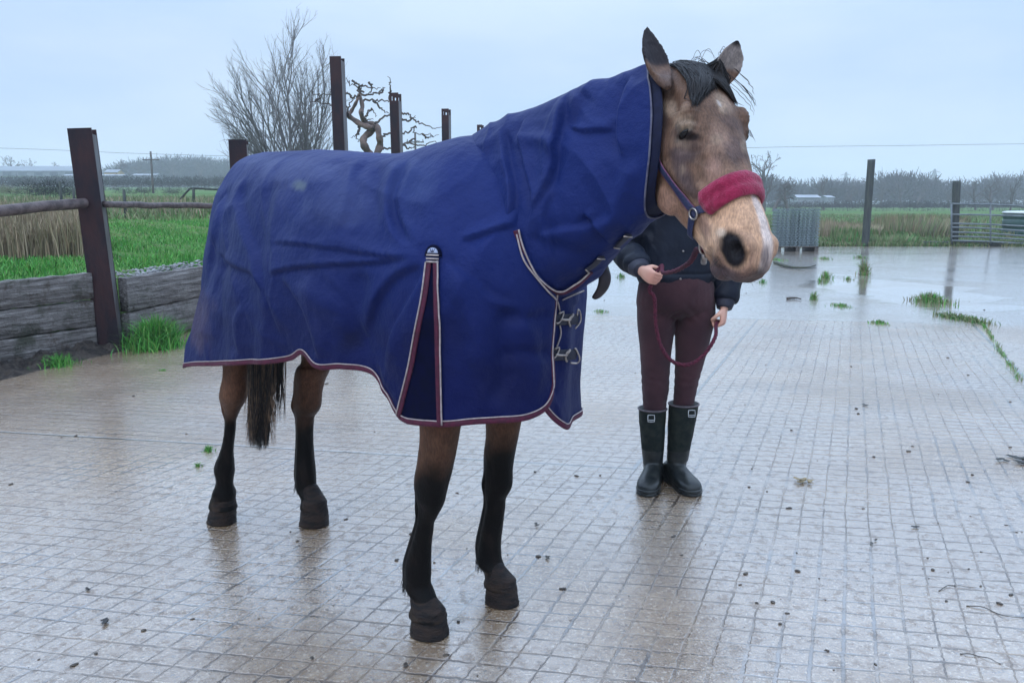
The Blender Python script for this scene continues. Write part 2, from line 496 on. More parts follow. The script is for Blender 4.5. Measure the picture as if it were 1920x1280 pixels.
def leg_rings(l, rows, squash=0.94, top=None):
    """rows: (v, uL, uR[, lateral shift]) traced down the leg -> rings in the horse frame"""
    C = []; Rr = []
    if top is not None:
        for (x, y, z, r) in top: C.append((x, y, z)); Rr.append(r)
    for row in rows:
        v, a_, b_ = row[:3]
        c = lp((a_ + b_) / 2, v, l); t = lpr((a_ + b_) / 2, v, l)
        C.append(tuple(c)); Rr.append((b_ - a_) / 2 * 1.06 * t / FPX)
    C = np.array(C); Rr = np.array(Rr)
    m = len(C) * 5
    C = catmull(C, m); Rr = catmull(Rr, m)
    a = np.linspace(0, 2 * np.pi, 24, endpoint=False)
    rings = np.stack([np.stack([c[0] + r * 1.05 * np.cos(a), c[1] + r * squash * np.sin(a), np.full(24, c[2])], -1) for c, r in zip(C, Rr)])
    return rings

RF = [(795, 788, 863), (853, 785, 853), (900, 777, 842), (932, 780, 833), (961, 783, 819), (1012, 768, 810), (1050, 757, 808), (1072, 755, 808), (1094, 759, 808), (1123, 775, 819), (1138, 772, 829), (1149, 768, 836), (1156, 767, 838)]
LF = [(795, 912, 975), (853, 908, 964), (900, 908, 957), (930, 907, 950), (954, 905, 946), (1012, 893, 939), (1035, 892, 939), (1052, 896, 941), (1075, 910, 953), (1084, 911, 962), (1093, 908, 967), (1100, 908, 969)]
RH = [(690, 419, 467), (729, 413, 464), (747, 412, 461), (773, 421, 446), (818, 419, 439.5), (848, 412, 437), (868, 404, 438), (883, 401, 438.6), (904, 405, 436), (925, 400, 440), (935, 396, 441), (945, 393, 443), (952, 392, 445)]
LH = [(670, 566, 614), (690, 557, 618), (714, 551, 608), (759, 550, 599), (785, 553, 589), (818, 554, 587), (850, 553, 588), (877, 552, 591), (898, 552, 592), (916, 558, 594), (935, 565, 606), (946, 564, 612), (954, 563, 614)]
lRF, lLF, lRH, lLH = -0.15, 0.15, -0.133, 0.116
legs = [
    leg_rings(lRF, RF, top=[(0.08, -0.12, 1.15, 0.11), (0.05, -0.14, 0.95, 0.095)]),
    leg_rings(lLF, LF, top=[(0.08, 0.12, 1.15, 0.11), (0.05, 0.14, 0.95, 0.095)]),
    leg_rings(lRH, RH, top=[(-1.05, -0.10, 1.15, 0.12), (-1.08, -0.12, 0.92, 0.10)]),
    leg_rings(lLH, LH, top=[(-1.06, 0.11, 1.15, 0.13), (-0.95, 0.13, 0.92, 0.11)])]
def ell(x, zt, zb, ry, n=32, yc=0.0, p=2.0):
    a = np.linspace(0, 2 * np.pi, n, endpoint=False)
    return np.stack([np.full(n, x), yc + ry * np.sign(np.cos(a)) * np.abs(np.cos(a)) ** (2 / p), (zt + zb) / 2 + (zt - zb) / 2 * np.sin(a)], -1)
trunk = [ell(-1.27, 1.26, 1.05, 0.05), ell(-1.24, 1.32, 0.98, 0.11), ell(-1.16, 1.38, 0.9, 0.18), ell(-1.02, 1.41, 0.88, 0.225), ell(-0.85, 1.40, 0.86, 0.245),
         ell(-0.6, 1.40, 0.82, 0.275), ell(-0.35, 1.39, 0.78, 0.27), ell(-0.12, 1.42, 0.77, 0.24), ell(0.05, 1.43, 0.8, 0.205), ell(0.18, 1.36, 0.84, 0.19), ell(0.29, 1.22, 0.9, 0.15), ell(0.34, 1.12, 0.98, 0.08)]
# neck, perpendicular rings
neckC = [(-0.02, 0, 1.22, 0.22, 0.13), (0.15, 0, 1.29, 0.20, 0.11), (0.34, 0, 1.37, 0.15, 0.07), (0.52, 0, 1.425, 0.12, 0.055), (0.68, 0.0, 1.48, 0.11, 0.055)]
nr_ = []
for (x, y, z, rz, ry) in neckC:
    a = np.linspace(0, 2 * np.pi, 28, endpoint=False); T = np.array([0.9, 0, 0.43]); U = np.array([-0.43, 0, 0.9])
    nr_.append(np.array([x, y, z]) + rz * np.sin(a)[:, None] * U + ry * np.cos(a)[:, None] * np.array([0, 1, 0]))

def seg_dist(Pp, line):
    """distance in px and signed side from polyline, with position along it 0..1"""
    line = catmull(np.array(line, float), 40) if len(line) > 2 else np.array(line, float)
    best = np.full(len(Pp), 1e9); side = np.zeros(len(Pp)); al = np.zeros(len(Pp)); m_ = len(line) - 1
    for k in range(m_):
        a_, b_ = line[k], line[k + 1]; ab_ = b_ - a_
        t = np.clip(((Pp - a_) @ ab_) / (ab_ @ ab_), 0, 1); c_ = a_ + t[:, None] * ab_
        d_ = np.linalg.norm(Pp - c_, axis=1); u_ = d_ < best
        best[u_] = d_[u_]; al[u_] = (k + t[u_]) / m_
        side[u_] = np.sign(ab_[0] * (Pp[u_, 1] - a_[1]) - ab_[1] * (Pp[u_, 0] - a_[0]))
    return best, side, al
# head frame
PSI, HP = 29.5, 55.5
POLL = w2l(np.array([0.427, 2.055, 1.606]))
_hw = np.array([math.sin(R(PSI)), -math.cos(R(PSI))])
_hl = np.array([_hw @ HH, _hw @ HL])
A_ = np.array([_hl[0] * math.cos(R(HP)), _hl[1] * math.cos(R(HP)), -math.sin(R(HP))])
D_ = np.array([_hl[0] * math.sin(R(HP)), _hl[1] * math.sin(R(HP)), math.cos(R(HP))])
S_ = np.cross(D_, A_)      # towards the horse's left
if S_ @ np.array([-_hl[1], _hl[0], 0]) < 0: S_ = -S_
ROLL = R(-1.8)             # the nose swings a little to the horse's right
A_, S_ = A_ * math.cos(ROLL) + S_ * math.sin(ROLL), S_ * math.cos(ROLL) - A_ * math.sin(ROLL)
A_ = A_ * 0.885
def hd(a, d, s): return POLL + np.multiply.outer(np.asarray(a), A_) + np.multiply.outer(np.asarray(d), D_) + np.multiply.outer(np.asarray(s), S_)
def to_hd(P):
    q = np.asarray(P) - POLL; return np.stack([q @ A_ / (A_ @ A_), q @ D_, q @ S_], -1)
HEAD = [  # a, dorsal, depth, wd, wm, wv
    (-0.055, -0.045, 0.10, 0.035, 0.045, 0.035), (-0.03, -0.018, 0.155, 0.052, 0.064, 0.045), (0.02, 0.004, 0.195, 0.062, 0.078, 0.05),
    (0.08, 0.018, 0.225, 0.072, 0.088, 0.055), (0.14, 0.022, 0.245, 0.080, 0.096, 0.058), (0.19, 0.018, 0.252, 0.076, 0.099, 0.060),
    (0.245, 0.013, 0.238, 0.066, 0.092, 0.058), (0.30, 0.008, 0.218, 0.056, 0.082, 0.055), (0.355, 0.003, 0.198, 0.047, 0.068, 0.045),
    (0.405, 0.001, 0.180, 0.042, 0.060, 0.040), (0.455, -0.002, 0.165, 0.042, 0.059, 0.038), (0.505, -0.008, 0.142, 0.042, 0.054, 0.034),
    (0.54, -0.020, 0.118, 0.037, 0.050, 0.031), (0.565, -0.040, 0.078, 0.030, 0.045, 0.028), (0.58, -0.058, 0.04, 0.015, 0.025, 0.015)]
hr = []
for (a, d0, dep, wd, wm, wv) in HEAD:
    half = [(0, d0), (wd * 0.6, d0 - 0.015 * dep), (wd, d0 - 0.11 * dep), ((wd + wm) / 2 * 1.04, d0 - 0.26 * dep), (wm, d0 - 0.44 * dep), (wm * 0.93, d0 - 0.64 * dep), (wv, d0 - 0.88 * dep), (wv * 0.4, d0 - 0.99 * dep)]
    full = half + [(0, d0 - dep)] + [(-s, d) for s, d in half[:0:-1]]
    c = catmull(np.array(full), 44, True)
    hr.append(hd(np.full(44, a), c[:, 1], c[:, 0]))
hr = np.array(hr)
hr = catmull(hr.reshape(len(hr), -1), 45).reshape(45, 44, 3)
head_parts = [loft(hr)]
def hball(a, d, s, ra, rd, rs):
    V, F = ball((0, 0, 0), 1.0, 20, 14)
    return POLL + V[:, :1] * ra * A_ + V[:, 1:2] * rd * D_ + V[:, 2:3] * rs * S_ + a * A_ + d * D_ + s * S_, F
for sg in (-1, 1):
    head_parts += [hball(0.150, 0.000, sg * 0.078, 0.030, 0.020, 0.020),           # brow
                   hball(0.178, -0.022, sg * 0.078, 0.034, 0.026, 0.020),          # orbit
                   hball(0.250, -0.145, sg * 0.050, 0.085, 0.072, 0.034),          # cheek
                   hball(0.30, -0.062, sg * 0.058, 0.075, 0.012, 0.018),            # facial crest
                   hball(0.515, -0.044, sg * 0.034, 0.036, 0.033, 0.022),          # nostril rim
                   hball(0.475, -0.085, sg * 0.040, 0.045, 0.028, 0.020)]          # upper lip side
head_parts += [hball(0.535, -0.070, 0, 0.034, 0.045, 0.046), hball(0.505, -0.148, 0, 0.036, 0.022, 0.036), hball(0.46, -0.148, 0, 0.05, 0.02, 0.034)]
# ears: cupped lofts
def ear(sg, base, tip, face, wid, thick=0.012):
    base = np.array(base); tip = np.array(tip); rings = []
    ax = tip - base; L = np.linalg.norm(ax); ax /= L
    face = face - ax * (face @ ax); face /= np.linalg.norm(face); sd_ = np.cross(ax, face)
    for t, wdt, dp in [(-0.40, 0.30, 0.5), (-0.20, 0.58, 0.9), (0.0, 0.85, 1.1), (0.15, 0.95, 1.0), (0.35, 1.0, 0.9), (0.55, 0.88, 0.75), (0.75, 0.62, 0.55), (0.9, 0.33, 0.4), (1.0, 0.07, 0.1)]:
        th = np.linspace(-1, 1, 9)
        bow = ax * L * t + face * 0.012 * math.sin(t * 3.0) * 0
        out = [base + bow + sd_ * wid * wdt * math.sin(q * 1.35) - face * wid * dp * 0.75 * math.cos(q * 1.35) for q in th]
        cup = 1.0 if t > 0.1 else 0.25 + 0.75 * max(0, (t + 0.22) / 0.32)
        inn = [base + bow + (sd_ * (wid * wdt - thick * 0.35) * math.sin(q * 1.30) - face * (max(wid * dp * 0.75 * cup - thick, -0.002)) * math.cos(q * 1.30)) for q in th[::-1]]
        rings.append(out + inn)
    rings = np.array(rings); m = len(rings)
    rings = catmull(rings.reshape(m, -1), 26).reshape(26, -1, 3)
    return loft(rings)
def ear_pt(u, v, Y): return w2l(at(u, v, Y))
ear_R = ear(-1, ear_pt(1243, 130, 2.00), ear_pt(1213, 48, 2.06), w2l(l2w(POLL) + np.array([0.45, -0.8, 0.1])) - POLL, 0.038)
ear_L = ear(1, ear_pt(1364, 140, 2.05), ear_pt(1386, 74, 2.03), w2l(l2w(POLL) + np.array([0.30, -0.95, 0.0])) - POLL, 0.037)
head_parts += [ear_R, ear_L]

bV, bF = voxel_union([loft(np.array(trunk)), loft(catmull(np.array(nr_).reshape(5, -1), 14).reshape(14, 28, 3))] + head_parts + [loft(r) for r in legs], 0.0045, 7)
# sculpt details on the head: nostrils, eye sockets, mouth line, temple hollow, fine folds
q = to_hd(bV)
nrm_me = mesh_data('temp_n', bV, bF, None)
nn = np.empty(len(bV) * 3, np.float32); nrm_me.vertices.foreach_get('normal', nn); nn = nn.reshape(-1, 3).astype(float)
bpy.data.meshes.remove(nrm_me)
def hdist(a, d, s, ra, rd, rs): return np.sqrt(((q[:, 0] - a) / ra) ** 2 + ((q[:, 1] - d) / rd) ** 2 + ((q[:, 2] - s) / rs) ** 2)
ishead = (q[:, 0] > -0.08) & (bV[:, 0] > 0.55)
disp = np.zeros(len(bV))
for sg in (-1, 1):
    disp -= 0.022 * sstep(1, 0.35, hdist(0.524, -0.048, sg * 0.064, 0.032, 0.023, 0.03)) * ishead
    disp -= 0.009 * sstep(1, 0.3, hdist(0.196, -0.026, sg * 0.098, 0.013, 0.026, 0.03)) * ishead
    disp -= 0.007 * sstep(1, 0.2, hdist(0.105, -0.02, sg * 0.085, 0.035, 0.025, 0.04)) * ishead      # temple hollow
    disp -= 0.006 * sstep(1, 0.2, hdist(0.38, -0.07, sg * 0.058, 0.07, 0.025, 0.03)) * ishead
    # wrinkled brow over the eye
    for k, off in enumerate((0.030, 0.042, 0.054)):
        dd = np.abs(q[:, 0] - (0.178 - off + 0.5 * (q[:, 1] + 0.02)))
        disp -= 0.0022 * np.exp(-(dd / 0.0035) ** 2) * sstep(0.045, 0.015, np.abs(q[:, 1] + 0.012)) * (np.abs(q[:, 2] - sg * 0.09) < 0.04) * ishead
def seg3(line, wd, hgt, kind='r'):
    global disp
    Pp = proj(l2w(bV)); bb = np.array(line, float); idx_ = np.nonzero((Pp >= bb.min(0) - 4 * wd).all(1) & (Pp <= bb.max(0) + 4 * wd).all(1) & ishead & (q[:, 2] < 0.02) & (nn @ (w2l(CAM) - POLL) > 0))[0]
    d_, s_, al = seg_dist(Pp[idx_], line); env = sstep(0, 0.2, al) * sstep(1, 0.8, al)
    f = np.exp(-(d_ / wd) ** 2) if kind == 'r' else (-np.exp(-(d_ / wd) ** 2) if kind == 'v' else 1.35 * (d_ * s_ / wd) * np.exp(-(d_ / wd) ** 1.3))
    disp[idx_] += hgt * f * env
for ln in [([(1238, 296), (1262, 325), (1285, 352), (1312, 372)], 9, 0.0050), ([(1262, 272), (1280, 284), (1304, 284), (1322, 274)], 4, 0.0022, 'v'),
           ([(1262, 262), (1270, 244), (1290, 238), (1314, 246)], 3.5, 0.0026, 'v'), ([(1258, 252), (1268, 232), (1292, 225), (1320, 236)], 4, 0.0022, 'v'), ([(1264, 240), (1292, 213), (1326, 226)], 4, 0.0016, 'v'),
           ([(1270, 254), (1290, 247), (1312, 254)], 3.5, 0.0030), ([(1350, 515), (1342, 480), (1352, 445), (1374, 424)], 6, 0.0030), ([(1340, 530), (1332, 490), (1338, 450)], 5, 0.0025, 'v'),
           ([(1322, 470), (1340, 497), (1370, 512)], 4, 0.0028, 'v'), ([(1240, 330), (1252, 380), (1272, 420), (1300, 440)], 12, 0.0050, 's'), ([(1330, 262), (1345, 300), (1352, 340)], 8, 0.0030, 's'),
           ([(1300, 300), (1318, 318), (1322, 345)], 3.5, 0.0016), ([(1318, 318), (1340, 322)], 3, 0.0013), ([(1330, 400), (1345, 420), (1352, 442)], 4, 0.0018), ([(1345, 420), (1368, 412)], 3.5, 0.0014), ([(1250, 150), (1262, 190), (1258, 225)], 8, 0.0040, 'v'), ([(1232, 180), (1240, 230), (1244, 280)], 8, 0.0030)]:
    seg3(*ln)
mouth = np.abs(q[:, 1] + 0.118 - 0.25 * (0.53 - q[:, 0]))
disp -= 0.005 * np.exp(-(mouth / 0.004) ** 2) * sstep(0.42, 0.46, q[:, 0]) * ishead
disp += ishead * (0.0016 * vnoise(bV, 22, 3) + 0.0007 * vnoise(bV, 70, 4, 2))
lowleg = sstep(0.75, 0.6, bV[:, 2])
disp += lowleg * (0.0012 * vnoise(bV * [1, 1, 0.3], 40, 5))
for li, rg_ in enumerate(legs):   # tendons, knees, fetlocks
    cz = rg_[:, :, 2].mean(1); o_ = np.argsort(cz); cxx = np.interp(bV[:, 2], cz[o_], rg_[:, :, 0].mean(1)[o_]); cyy = np.interp(bV[:, 2], cz[o_], rg_[:, :, 1].mean(1)[o_])
    dx, dy = bV[:, 0] - cxx, bV[:, 1] - cyy; rr = np.hypot(dx, dy); ph = np.degrees(np.arctan2(dy, dx)); on_ = (rr < 0.11) & (bV[:, 2] < 0.72)
    kz, fz = ((0.405, 0.125) if li < 2 else (0.50, 0.135)); z_ = bV[:, 2]
    can = sstep(fz + 0.01, fz + 0.06, z_) * sstep(kz - 0.02, kz - 0.08, z_)
    for a0_ in (-112, 112): disp -= on_ * can * 0.0042 * np.exp(-((ph - a0_) / 20) ** 2)
    for a0_ in (-75, 75): disp += on_ * can * 0.0020 * np.exp(-((ph - a0_) / 20) ** 2)
    disp += on_ * 0.0085 * np.exp(-((z_ - kz) / 0.035) ** 2) * np.exp(-(ph / 60) ** 2)
    disp += on_ * 0.0075 * np.exp(-((z_ - kz + 0.005) / 0.03) ** 2) * (np.abs(ph) > 120)
    disp -= on_ * 0.0040 * np.exp(-((z_ - kz + 0.055) / 0.018) ** 2) * np.exp(-(ph / 70) ** 2)
    for a0_ in (-90, 90): disp += on_ * 0.0070 * np.exp(-((z_ - fz) / 0.022) ** 2) * np.exp(-((ph - a0_) / 35) ** 2)
    disp -= on_ * 0.0035 * np.exp(-((z_ - fz + 0.045) / 0.015) ** 2) * np.exp(-(ph / 80) ** 2)
    if li >= 2: disp -= on_ * 0.006 * np.exp(-((z_ - kz - 0.07) / 0.05) ** 2) * (np.exp(-((ph - 100) / 28) ** 2) + np.exp(-((ph + 100) / 28) ** 2))
bV = bV + nn * disp[:, None]

# coat colours (patches of the animal itself, with some light and shade painted in)
BROWN = np.array([0.155, 0.088, 0.055]); DKB = np.array([0.075, 0.043, 0.032]); TAN = np.array([0.36, 0.205, 0.125]); BLK = np.array([0.0025, 0.002, 0.002])
C = np.tile(BROWN, (len(bV), 1))
n1 = vnoise(bV, 9, 11); n2 = vnoise(bV * [1, 1, 0.3], 45, 12, 2)
def blend(C, col, k): return C * (1 - k[:, None]) + np.asarray(col) * k[:, None]
C = blend(C, DKB, sstep(-0.2, 0.8, n1) * 0.6)
black = sstep(0.66, 0.46, bV[:, 2] + 0.07 * n1 + 0.10 * np.where(bV[:, 0] > -0.5, (bV[:, 0] - 0.02) * -4, 0.55 + (bV[:, 0] + 1.15) * 0.5))
C = blend(C, BLK, np.where(bV[:, 0] > 0.5, 0, black))
C = blend(C, (0.012, 0.008, 0.007), np.where(bV[:, 0] > 0.5, 0, 1) * black * sstep(0.2, 0.8, n2) * 0.6)  # brownish streaks painted as hair highlights on the black legs
C = blend(C, (0.085, 0.036, 0.022), (1 - black) * (bV[:, 2] < 0.85) * (bV[:, 0] < 0.5) * 0.8)
C = blend(C, (0.035, 0.024, 0.018), (bV[:, 2] < 0.11) * (bV[:, 0] < 0.5) * sstep(-0.3, 0.5, vnoise(bV, 30, 17)) * 0.8)
hx = np.where(ishead, 1.0, 0.0)
C = blend(C, (0.122, 0.073, 0.052), hx * 0.88)
C = blend(C, (0.30, 0.185, 0.13), hx * sstep(0.27, 0.37, q[:, 0]) * 0.6)
C = blend(C, (0.50, 0.305, 0.195), hx * sstep(0.36, 0.43, q[:, 0]))
C = blend(C, (0.30, 0.17, 0.11), hx * sstep(-0.12, -0.17, q[:, 1]) * sstep(0.42, 0.35, q[:, 0]))
for sg in (-1, 1):
    C = blend(C, (0.075, 0.048, 0.042), hx * sstep(1.3, 0.4, hdist(0.235, -0.045, sg * 0.08, 0.035, 0.035, 0.05) + 0.3 * n1) * 0.85)      # dark below the eye
    C = blend(C, (0.085, 0.052, 0.044), hx * sstep(1.2, 0.3, hdist(0.29, -0.085, sg * 0.07, 0.03, 0.018, 0.05) + 0.3 * n1) * 0.8)
    C = blend(C, (0.34, 0.23, 0.16), hx * sstep(1.3, 0.3, hdist(0.145, -0.012, sg * 0.09, 0.020, 0.028, 0.03)) * 0.65)
    C = blend(C, (0.33, 0.23, 0.16), hx * sstep(1.2, 0.3, hdist(0.085, -0.055, sg * 0.085, 0.022, 0.02, 0.04)) * 0.55)
    C = blend(C, (0.075, 0.047, 0.042), hx * sstep(1.2, 0.3, hdist(0.03, -0.06, sg * 0.08, 0.04, 0.03, 0.05)) * 0.6)
    C = blend(C, (0.010, 0.009, 0.011), hx * sstep(1.35, 0.85, hdist(0.518, -0.055, sg * 0.066, 0.052, 0.034, 0.036)))             # nostril: dark skin and the shade inside painted together
    C = blend(C, (0.010, 0.008, 0.008), hx * sstep(1.25, 0.9, hdist(0.196, -0.027, sg * 0.095, 0.011, 0.028, 0.03)))
C = blend(C, (0.36, 0.26, 0.20), hx * sstep(1.1, 0.4, hdist(0.13, 0.02, 0.015, 0.05, 0.03, 0.030) + 0.35 * n1) * 0.55)
C = blend(C, (0.33, 0.21, 0.16), hx * sstep(1.2, 0.3, hdist(0.25, 0.0, -0.02, 0.06, 0.05, 0.04) + 0.4 * n1) * 0.6)
C = blend(C, (0.75, 0.72, 0.72), hx * sstep(1.2, 0.6, hdist(0.135, 0.02, 0.000, 0.012, 0.03, 0.005)))                # star
C = blend(C, (0.62, 0.53, 0.49), hx * 0.8 * sstep(1.3, 0.6, np.abs(q[:, 2] - 0.010) / (0.011 + 0.05 * np.clip(q[:, 0] - 0.42, 0, 1)) + 0.3 * n2 + 0.2 * n1) * sstep(0.35, 0.38, q[:, 0]) * (q[:, 1] > -0.06))   # stripe down the nose
C = blend(C, (0.045, 0.035, 0.038), hx * sstep(0.555, 0.580, q[:, 0] + 0.012 * n1 - 0.25 * (q[:, 1] + 0.06)) * 0.9)
C = blend(C, (0.060, 0.043, 0.045), hx * sstep(-0.088, -0.122, q[:, 1] + 0.012 * n1) * sstep(0.44, 0.50, q[:, 0]) * 0.9)
for sg in (-1, 1): C = blend(C, (0.16, 0.095, 0.08), hx * sstep(1.5, 0.8, hdist(0.535, -0.065, sg * 0.055, 0.050, 0.045, 0.05) + 0.25 * n1) * (hdist(0.522, -0.054, sg * 0.066, 0.046, 0.033, 0.036) > 1.2) * 0.55)
C = blend(C, (0.085, 0.060, 0.055), hx * sstep(0.2, 0.9, vnoise(bV, 14, 15) + 0.3 * n2) * sstep(0.34, 0.25, q[:, 0]) * 0.65)
C = blend(C, (0.30, 0.22, 0.17), hx * sstep(0.35, 1.0, vnoise(bV, 17, 16) + 0.2 * n2) * sstep(0.36, 0.27, q[:, 0]) * 0.5)
# ears: the left one painted pale as if lit
pw = l2w(bV)
eR = (bV @ np.array([0, 0, 1.0]) > POLL[2] + 0.015) & (q[:, 2] < -0.03); 
for tipp, basep, colr_, k_ in ((ear_pt(1213, 48, 2.06), ear_pt(1240, 128, 2.0), (0.016, 0.014, 0.018), 0.97), (ear_pt(1386, 74, 2.03), ear_pt(1364, 140, 2.05), (0.27, 0.24, 0.23), 0.85)):
    ax = tipp - basep; L = np.linalg.norm(ax); ax = ax / L
    tt = (bV - basep) @ ax / L; rr = np.linalg.norm((bV - basep) - np.outer((bV - basep) @ ax, ax), axis=1)
    msk = (rr < 0.06) * sstep(0.05, 0.25, tt) * (tt < 1.2)
    C = blend(C, colr_, msk * k_)
    C = blend(C, (0.012, 0.010, 0.012), (rr < 0.06) * sstep(0.72, 0.9, tt) * (tt < 1.2))
PJ = proj(l2w(bV)); facing = (nn @ (w2l(CAM) - POLL) > 0.0) & ishead
def patch(u, v, ru, rv, rot, col, k):
    global C
    ca, sa_ = math.cos(R(rot)), math.sin(R(rot)); dx, dy = PJ[:, 0] - u, PJ[:, 1] - v
    e = np.hypot((dx * ca + dy * sa_) / ru, (-dx * sa_ + dy * ca) / rv) + 0.22 * n1 + 0.12 * n2
    C = blend(C, col, facing * sstep(1.25, 0.45, e) * k)
DK = (0.062, 0.043, 0.045); LT = (0.28, 0.205, 0.15); PK = (0.27, 0.16, 0.125)
for p in [(1278, 290, 26, 14, 10, DK, 0.7), (1282, 325, 15, 42, -28, DK, 0.75), (1300, 362, 22, 12, 30, DK, 0.6), (1378, 284, 24, 36, -20, DK, 0.6), (1372, 230, 30, 14, 35, DK, 0.45), (1250, 148, 22, 24, 0, (0.11, 0.075, 0.065), 0.7),
          (1242, 230, 12, 30, 8, DK, 0.55), (1258, 205, 14, 16, 0, LT, 0.65), (1283, 232, 20, 15, -20, LT, 0.7), (1240, 268, 10, 30, 0, PK, 0.5), (1352, 195, 9, 26, -15, LT, 0.65), (1395, 275, 8, 16, 0, LT, 0.5),
          (1338, 318, 20, 30, 0, PK, 0.75), (1345, 262, 14, 12, 0, LT, 0.45), (1280, 318, 7, 12, 0, LT, 0.35), (1252, 385, 20, 40, -20, PK, 0.55), (1330, 450, 22, 30, 0, (0.50, 0.34, 0.24), 0.6), (1352, 436, 10, 9, 0, (0.62, 0.50, 0.40), 0.6), (1322, 425, 10, 24, -15, (0.17, 0.10, 0.09), 0.55),
          (1355, 512, 40, 13, 12, (0.085, 0.06, 0.065), 0.85), (1435, 480, 10, 26, 0, (0.09, 0.065, 0.07), 0.7), (1291, 256, 24, 8, 4, (0.012, 0.010, 0.012), 0.9)]:
    patch(*p)
C *= (1 + 0.16 * vnoise(bV, 60, 13, 2) + 0.10 * n2)[:, None]

m = NT('horse_coat')
cc = m.attr(); ob = m.objc()
st = m.noise(m.vmap(ob, (1, 1, 0.22)), 240, 4, 0.65)
cc2 = m.mix(m.smooth(st, 0.3, 0.7), m.mix(1.0, cc, (0.72, 0.72, 0.74), 'MULTIPLY'), m.mix(1.0, cc, (1.25, 1.22, 1.18), 'MULTIPLY'))
m.bump(m.math('ADD', st, m.math('MULTIPLY', m.noise(ob, 35, 3, 0.6), 0.8)), 0.0022)
MAT_COAT = m.set(cc2, 0.45, 0.10)

horse = obj('horse', bV, bF, MAT_COAT)
vcol(horse, np.clip(C, 0, 1))
horse.location = (HO[0], HO[1], 0); horse.rotation_euler = (0, 0, HYAW)
tag(horse, 'brown horse with black lower legs wearing a navy rug, standing on wet concrete', 'horse')
body_bvh = bvh_of(bV, bF)

# hooves
MAT_HOOF = simple_mat('hoof_horn', (0.030, 0.020, 0.016), (0.009, 0.008, 0.009), 22, 0.5, 0.008, 60, 0.15, stretch=(1, 1, 3))
def hoof(l, rowT, rowB, g, back=0.75):
    """rowT: (v,uL,uR) coronet, rowB: (v,uL,uR) ground"""
    ct = lp((rowT[1] + rowT[2]) / 2, rowT[0], l); rt = (rowT[2] - rowT[1]) / 2 * lpr(rowT[1], rowT[0], l) / FPX
    gw_ = w2l(gnd(*g)); rb = (rowB[2] - rowB[1]) / 2 * 1.02 * np.linalg.norm(gnd(*g)) / FPX * 0.97
    a = np.linspace(0, 2 * np.pi, 36, endpoint=False); rings = []; x, y = np.cos(a), np.sin(a)
    zc = ct[2] * 1.02; rt = min(rt, rb * 0.90)
    for t, kr in [(0, 0.95), (0.04, 1.0), (0.15, 0.995), (0.4, 0.955), (0.7, 0.90), (0.92, 0.865), (1.0, 0.86), (1.12, 0.83), (1.3, 0.74), (1.55, 0.62), (1.8, 0.50), (1.85, 0.3)]:
        tc_ = min(t, 1.0); cx_ = (gw_[0] + 0.006) * (1 - tc_) + (ct[0] + 0.002) * tc_ - max(t - 1, 0) * zc * back; r = rb * kr
        hx_ = zc * t * (1 + 0.22 * x / max(t, 1) ** 2)
        rings.append(np.stack([cx_ + r * np.where(x < 0, 0.88, 1.06) * x, l + r * 0.93 * y, hx_ if t > 0 else 0 * x + 0.001], -1))
    V, F = loft(catmull(np.array(rings).reshape(len(rings), -1), 30).reshape(30, 36, 3))
    V = V + (0.0012 * vnoise(V, 45, 31) + 0.0007 * np.sin(V[:, 2] * 900 + 3 * vnoise(V, 20, 32)))[:, None] * np.array([1, 1, 0])
    V[:, 2] = np.maximum(V[:, 2], 0.0)
    h_ = obj('hoof', V, F, MAT_HOOF, horse)
    return h_
hoof(lRF, (1146, 768, 836), (1188, 768, 850), (811, 1180))
hoof(lLF, (1090, 908, 966), (1134, 912, 984), (948, 1122))
hoof(lRH, (944, 392, 444), (981, 393, 450), (422, 974), 0.0)
hoof(lLH, (945, 563, 613), (984, 565, 625), (596, 978), 0.35)

# eyes
m = NT('eye_gloss'); MAT_EYE = m.set((0.004, 0.003, 0.003), 0.18, 0.25)
for sg in (-1, 1):
    V, F = ball((0, 0, 0), 1, 20, 12)
    V = POLL + V[:, :1] * 0.0085 * A_ + V[:, 1:2] * 0.018 * D_ + V[:, 2:3] * 0.012 * S_ + 0.196 * A_ - 0.0275 * D_ + sg * 0.0850 * S_
    obj('eye', V, F, MAT_EYE, horse)

# ------------------------------------------------------------------ the rug
m = NT('rug_fabric')
ob = m.objc(); cc = m.attr()
wv = m.noise(ob, 420, 2, 0.5)
soft = m.noise(ob, 7, 5, 0.6); scuff = m.smooth(m.noise(m.vmap(ob, (1, 1, 0.6)), 5.5, 6, 0.7), 0.54, 0.72)
c = m.mix(m.math('MULTIPLY', soft, 0.6), cc, m.mix(1.0, cc, (1.6, 1.5, 1.35), 'MULTIPLY'))
c = m.mix(m.math('MULTIPLY', scuff, 0.28), c, (0.035, 0.045, 0.13))
c = m.mix(m.math('MULTIPLY', m.smooth(wv, 0.35, 0.65), 0.22), c, m.mix(1.0, c, (0.5, 0.5, 0.55), 'MULTIPLY'))
hh_ = m.math('ADD', m.math('ADD', m.math('MULTIPLY', wv, 0.10), m.math('MULTIPLY', m.noise(ob, 16, 5, 0.6), 1.0)), m.math('MULTIPLY', m.noise(m.vmap(ob, (1, 1, 0.5)), 7, 3, 0.5), 1.2))
m.bump(hh_, 0.011)
MAT_RUG = m.set(c, m.mixf(soft, 0.50, 0.66), 0.13, sheen=0.03)
MAT_RUG.node_tree.nodes['Principled BSDF'].inputs['Sheen Tint'].default_value = (0.45, 0.6, 1, 1)
MAT_BIND = simple_mat('maroon_binding', (0.075, 0.008, 0.028), (0.045, 0.007, 0.022), 90, 0.7, 0.001, 300, 0.3)
MAT_PIPE = simple_mat('cream_piping', (0.36, 0.30, 0.29), (0.24, 0.20, 0.20), 90, 0.6)
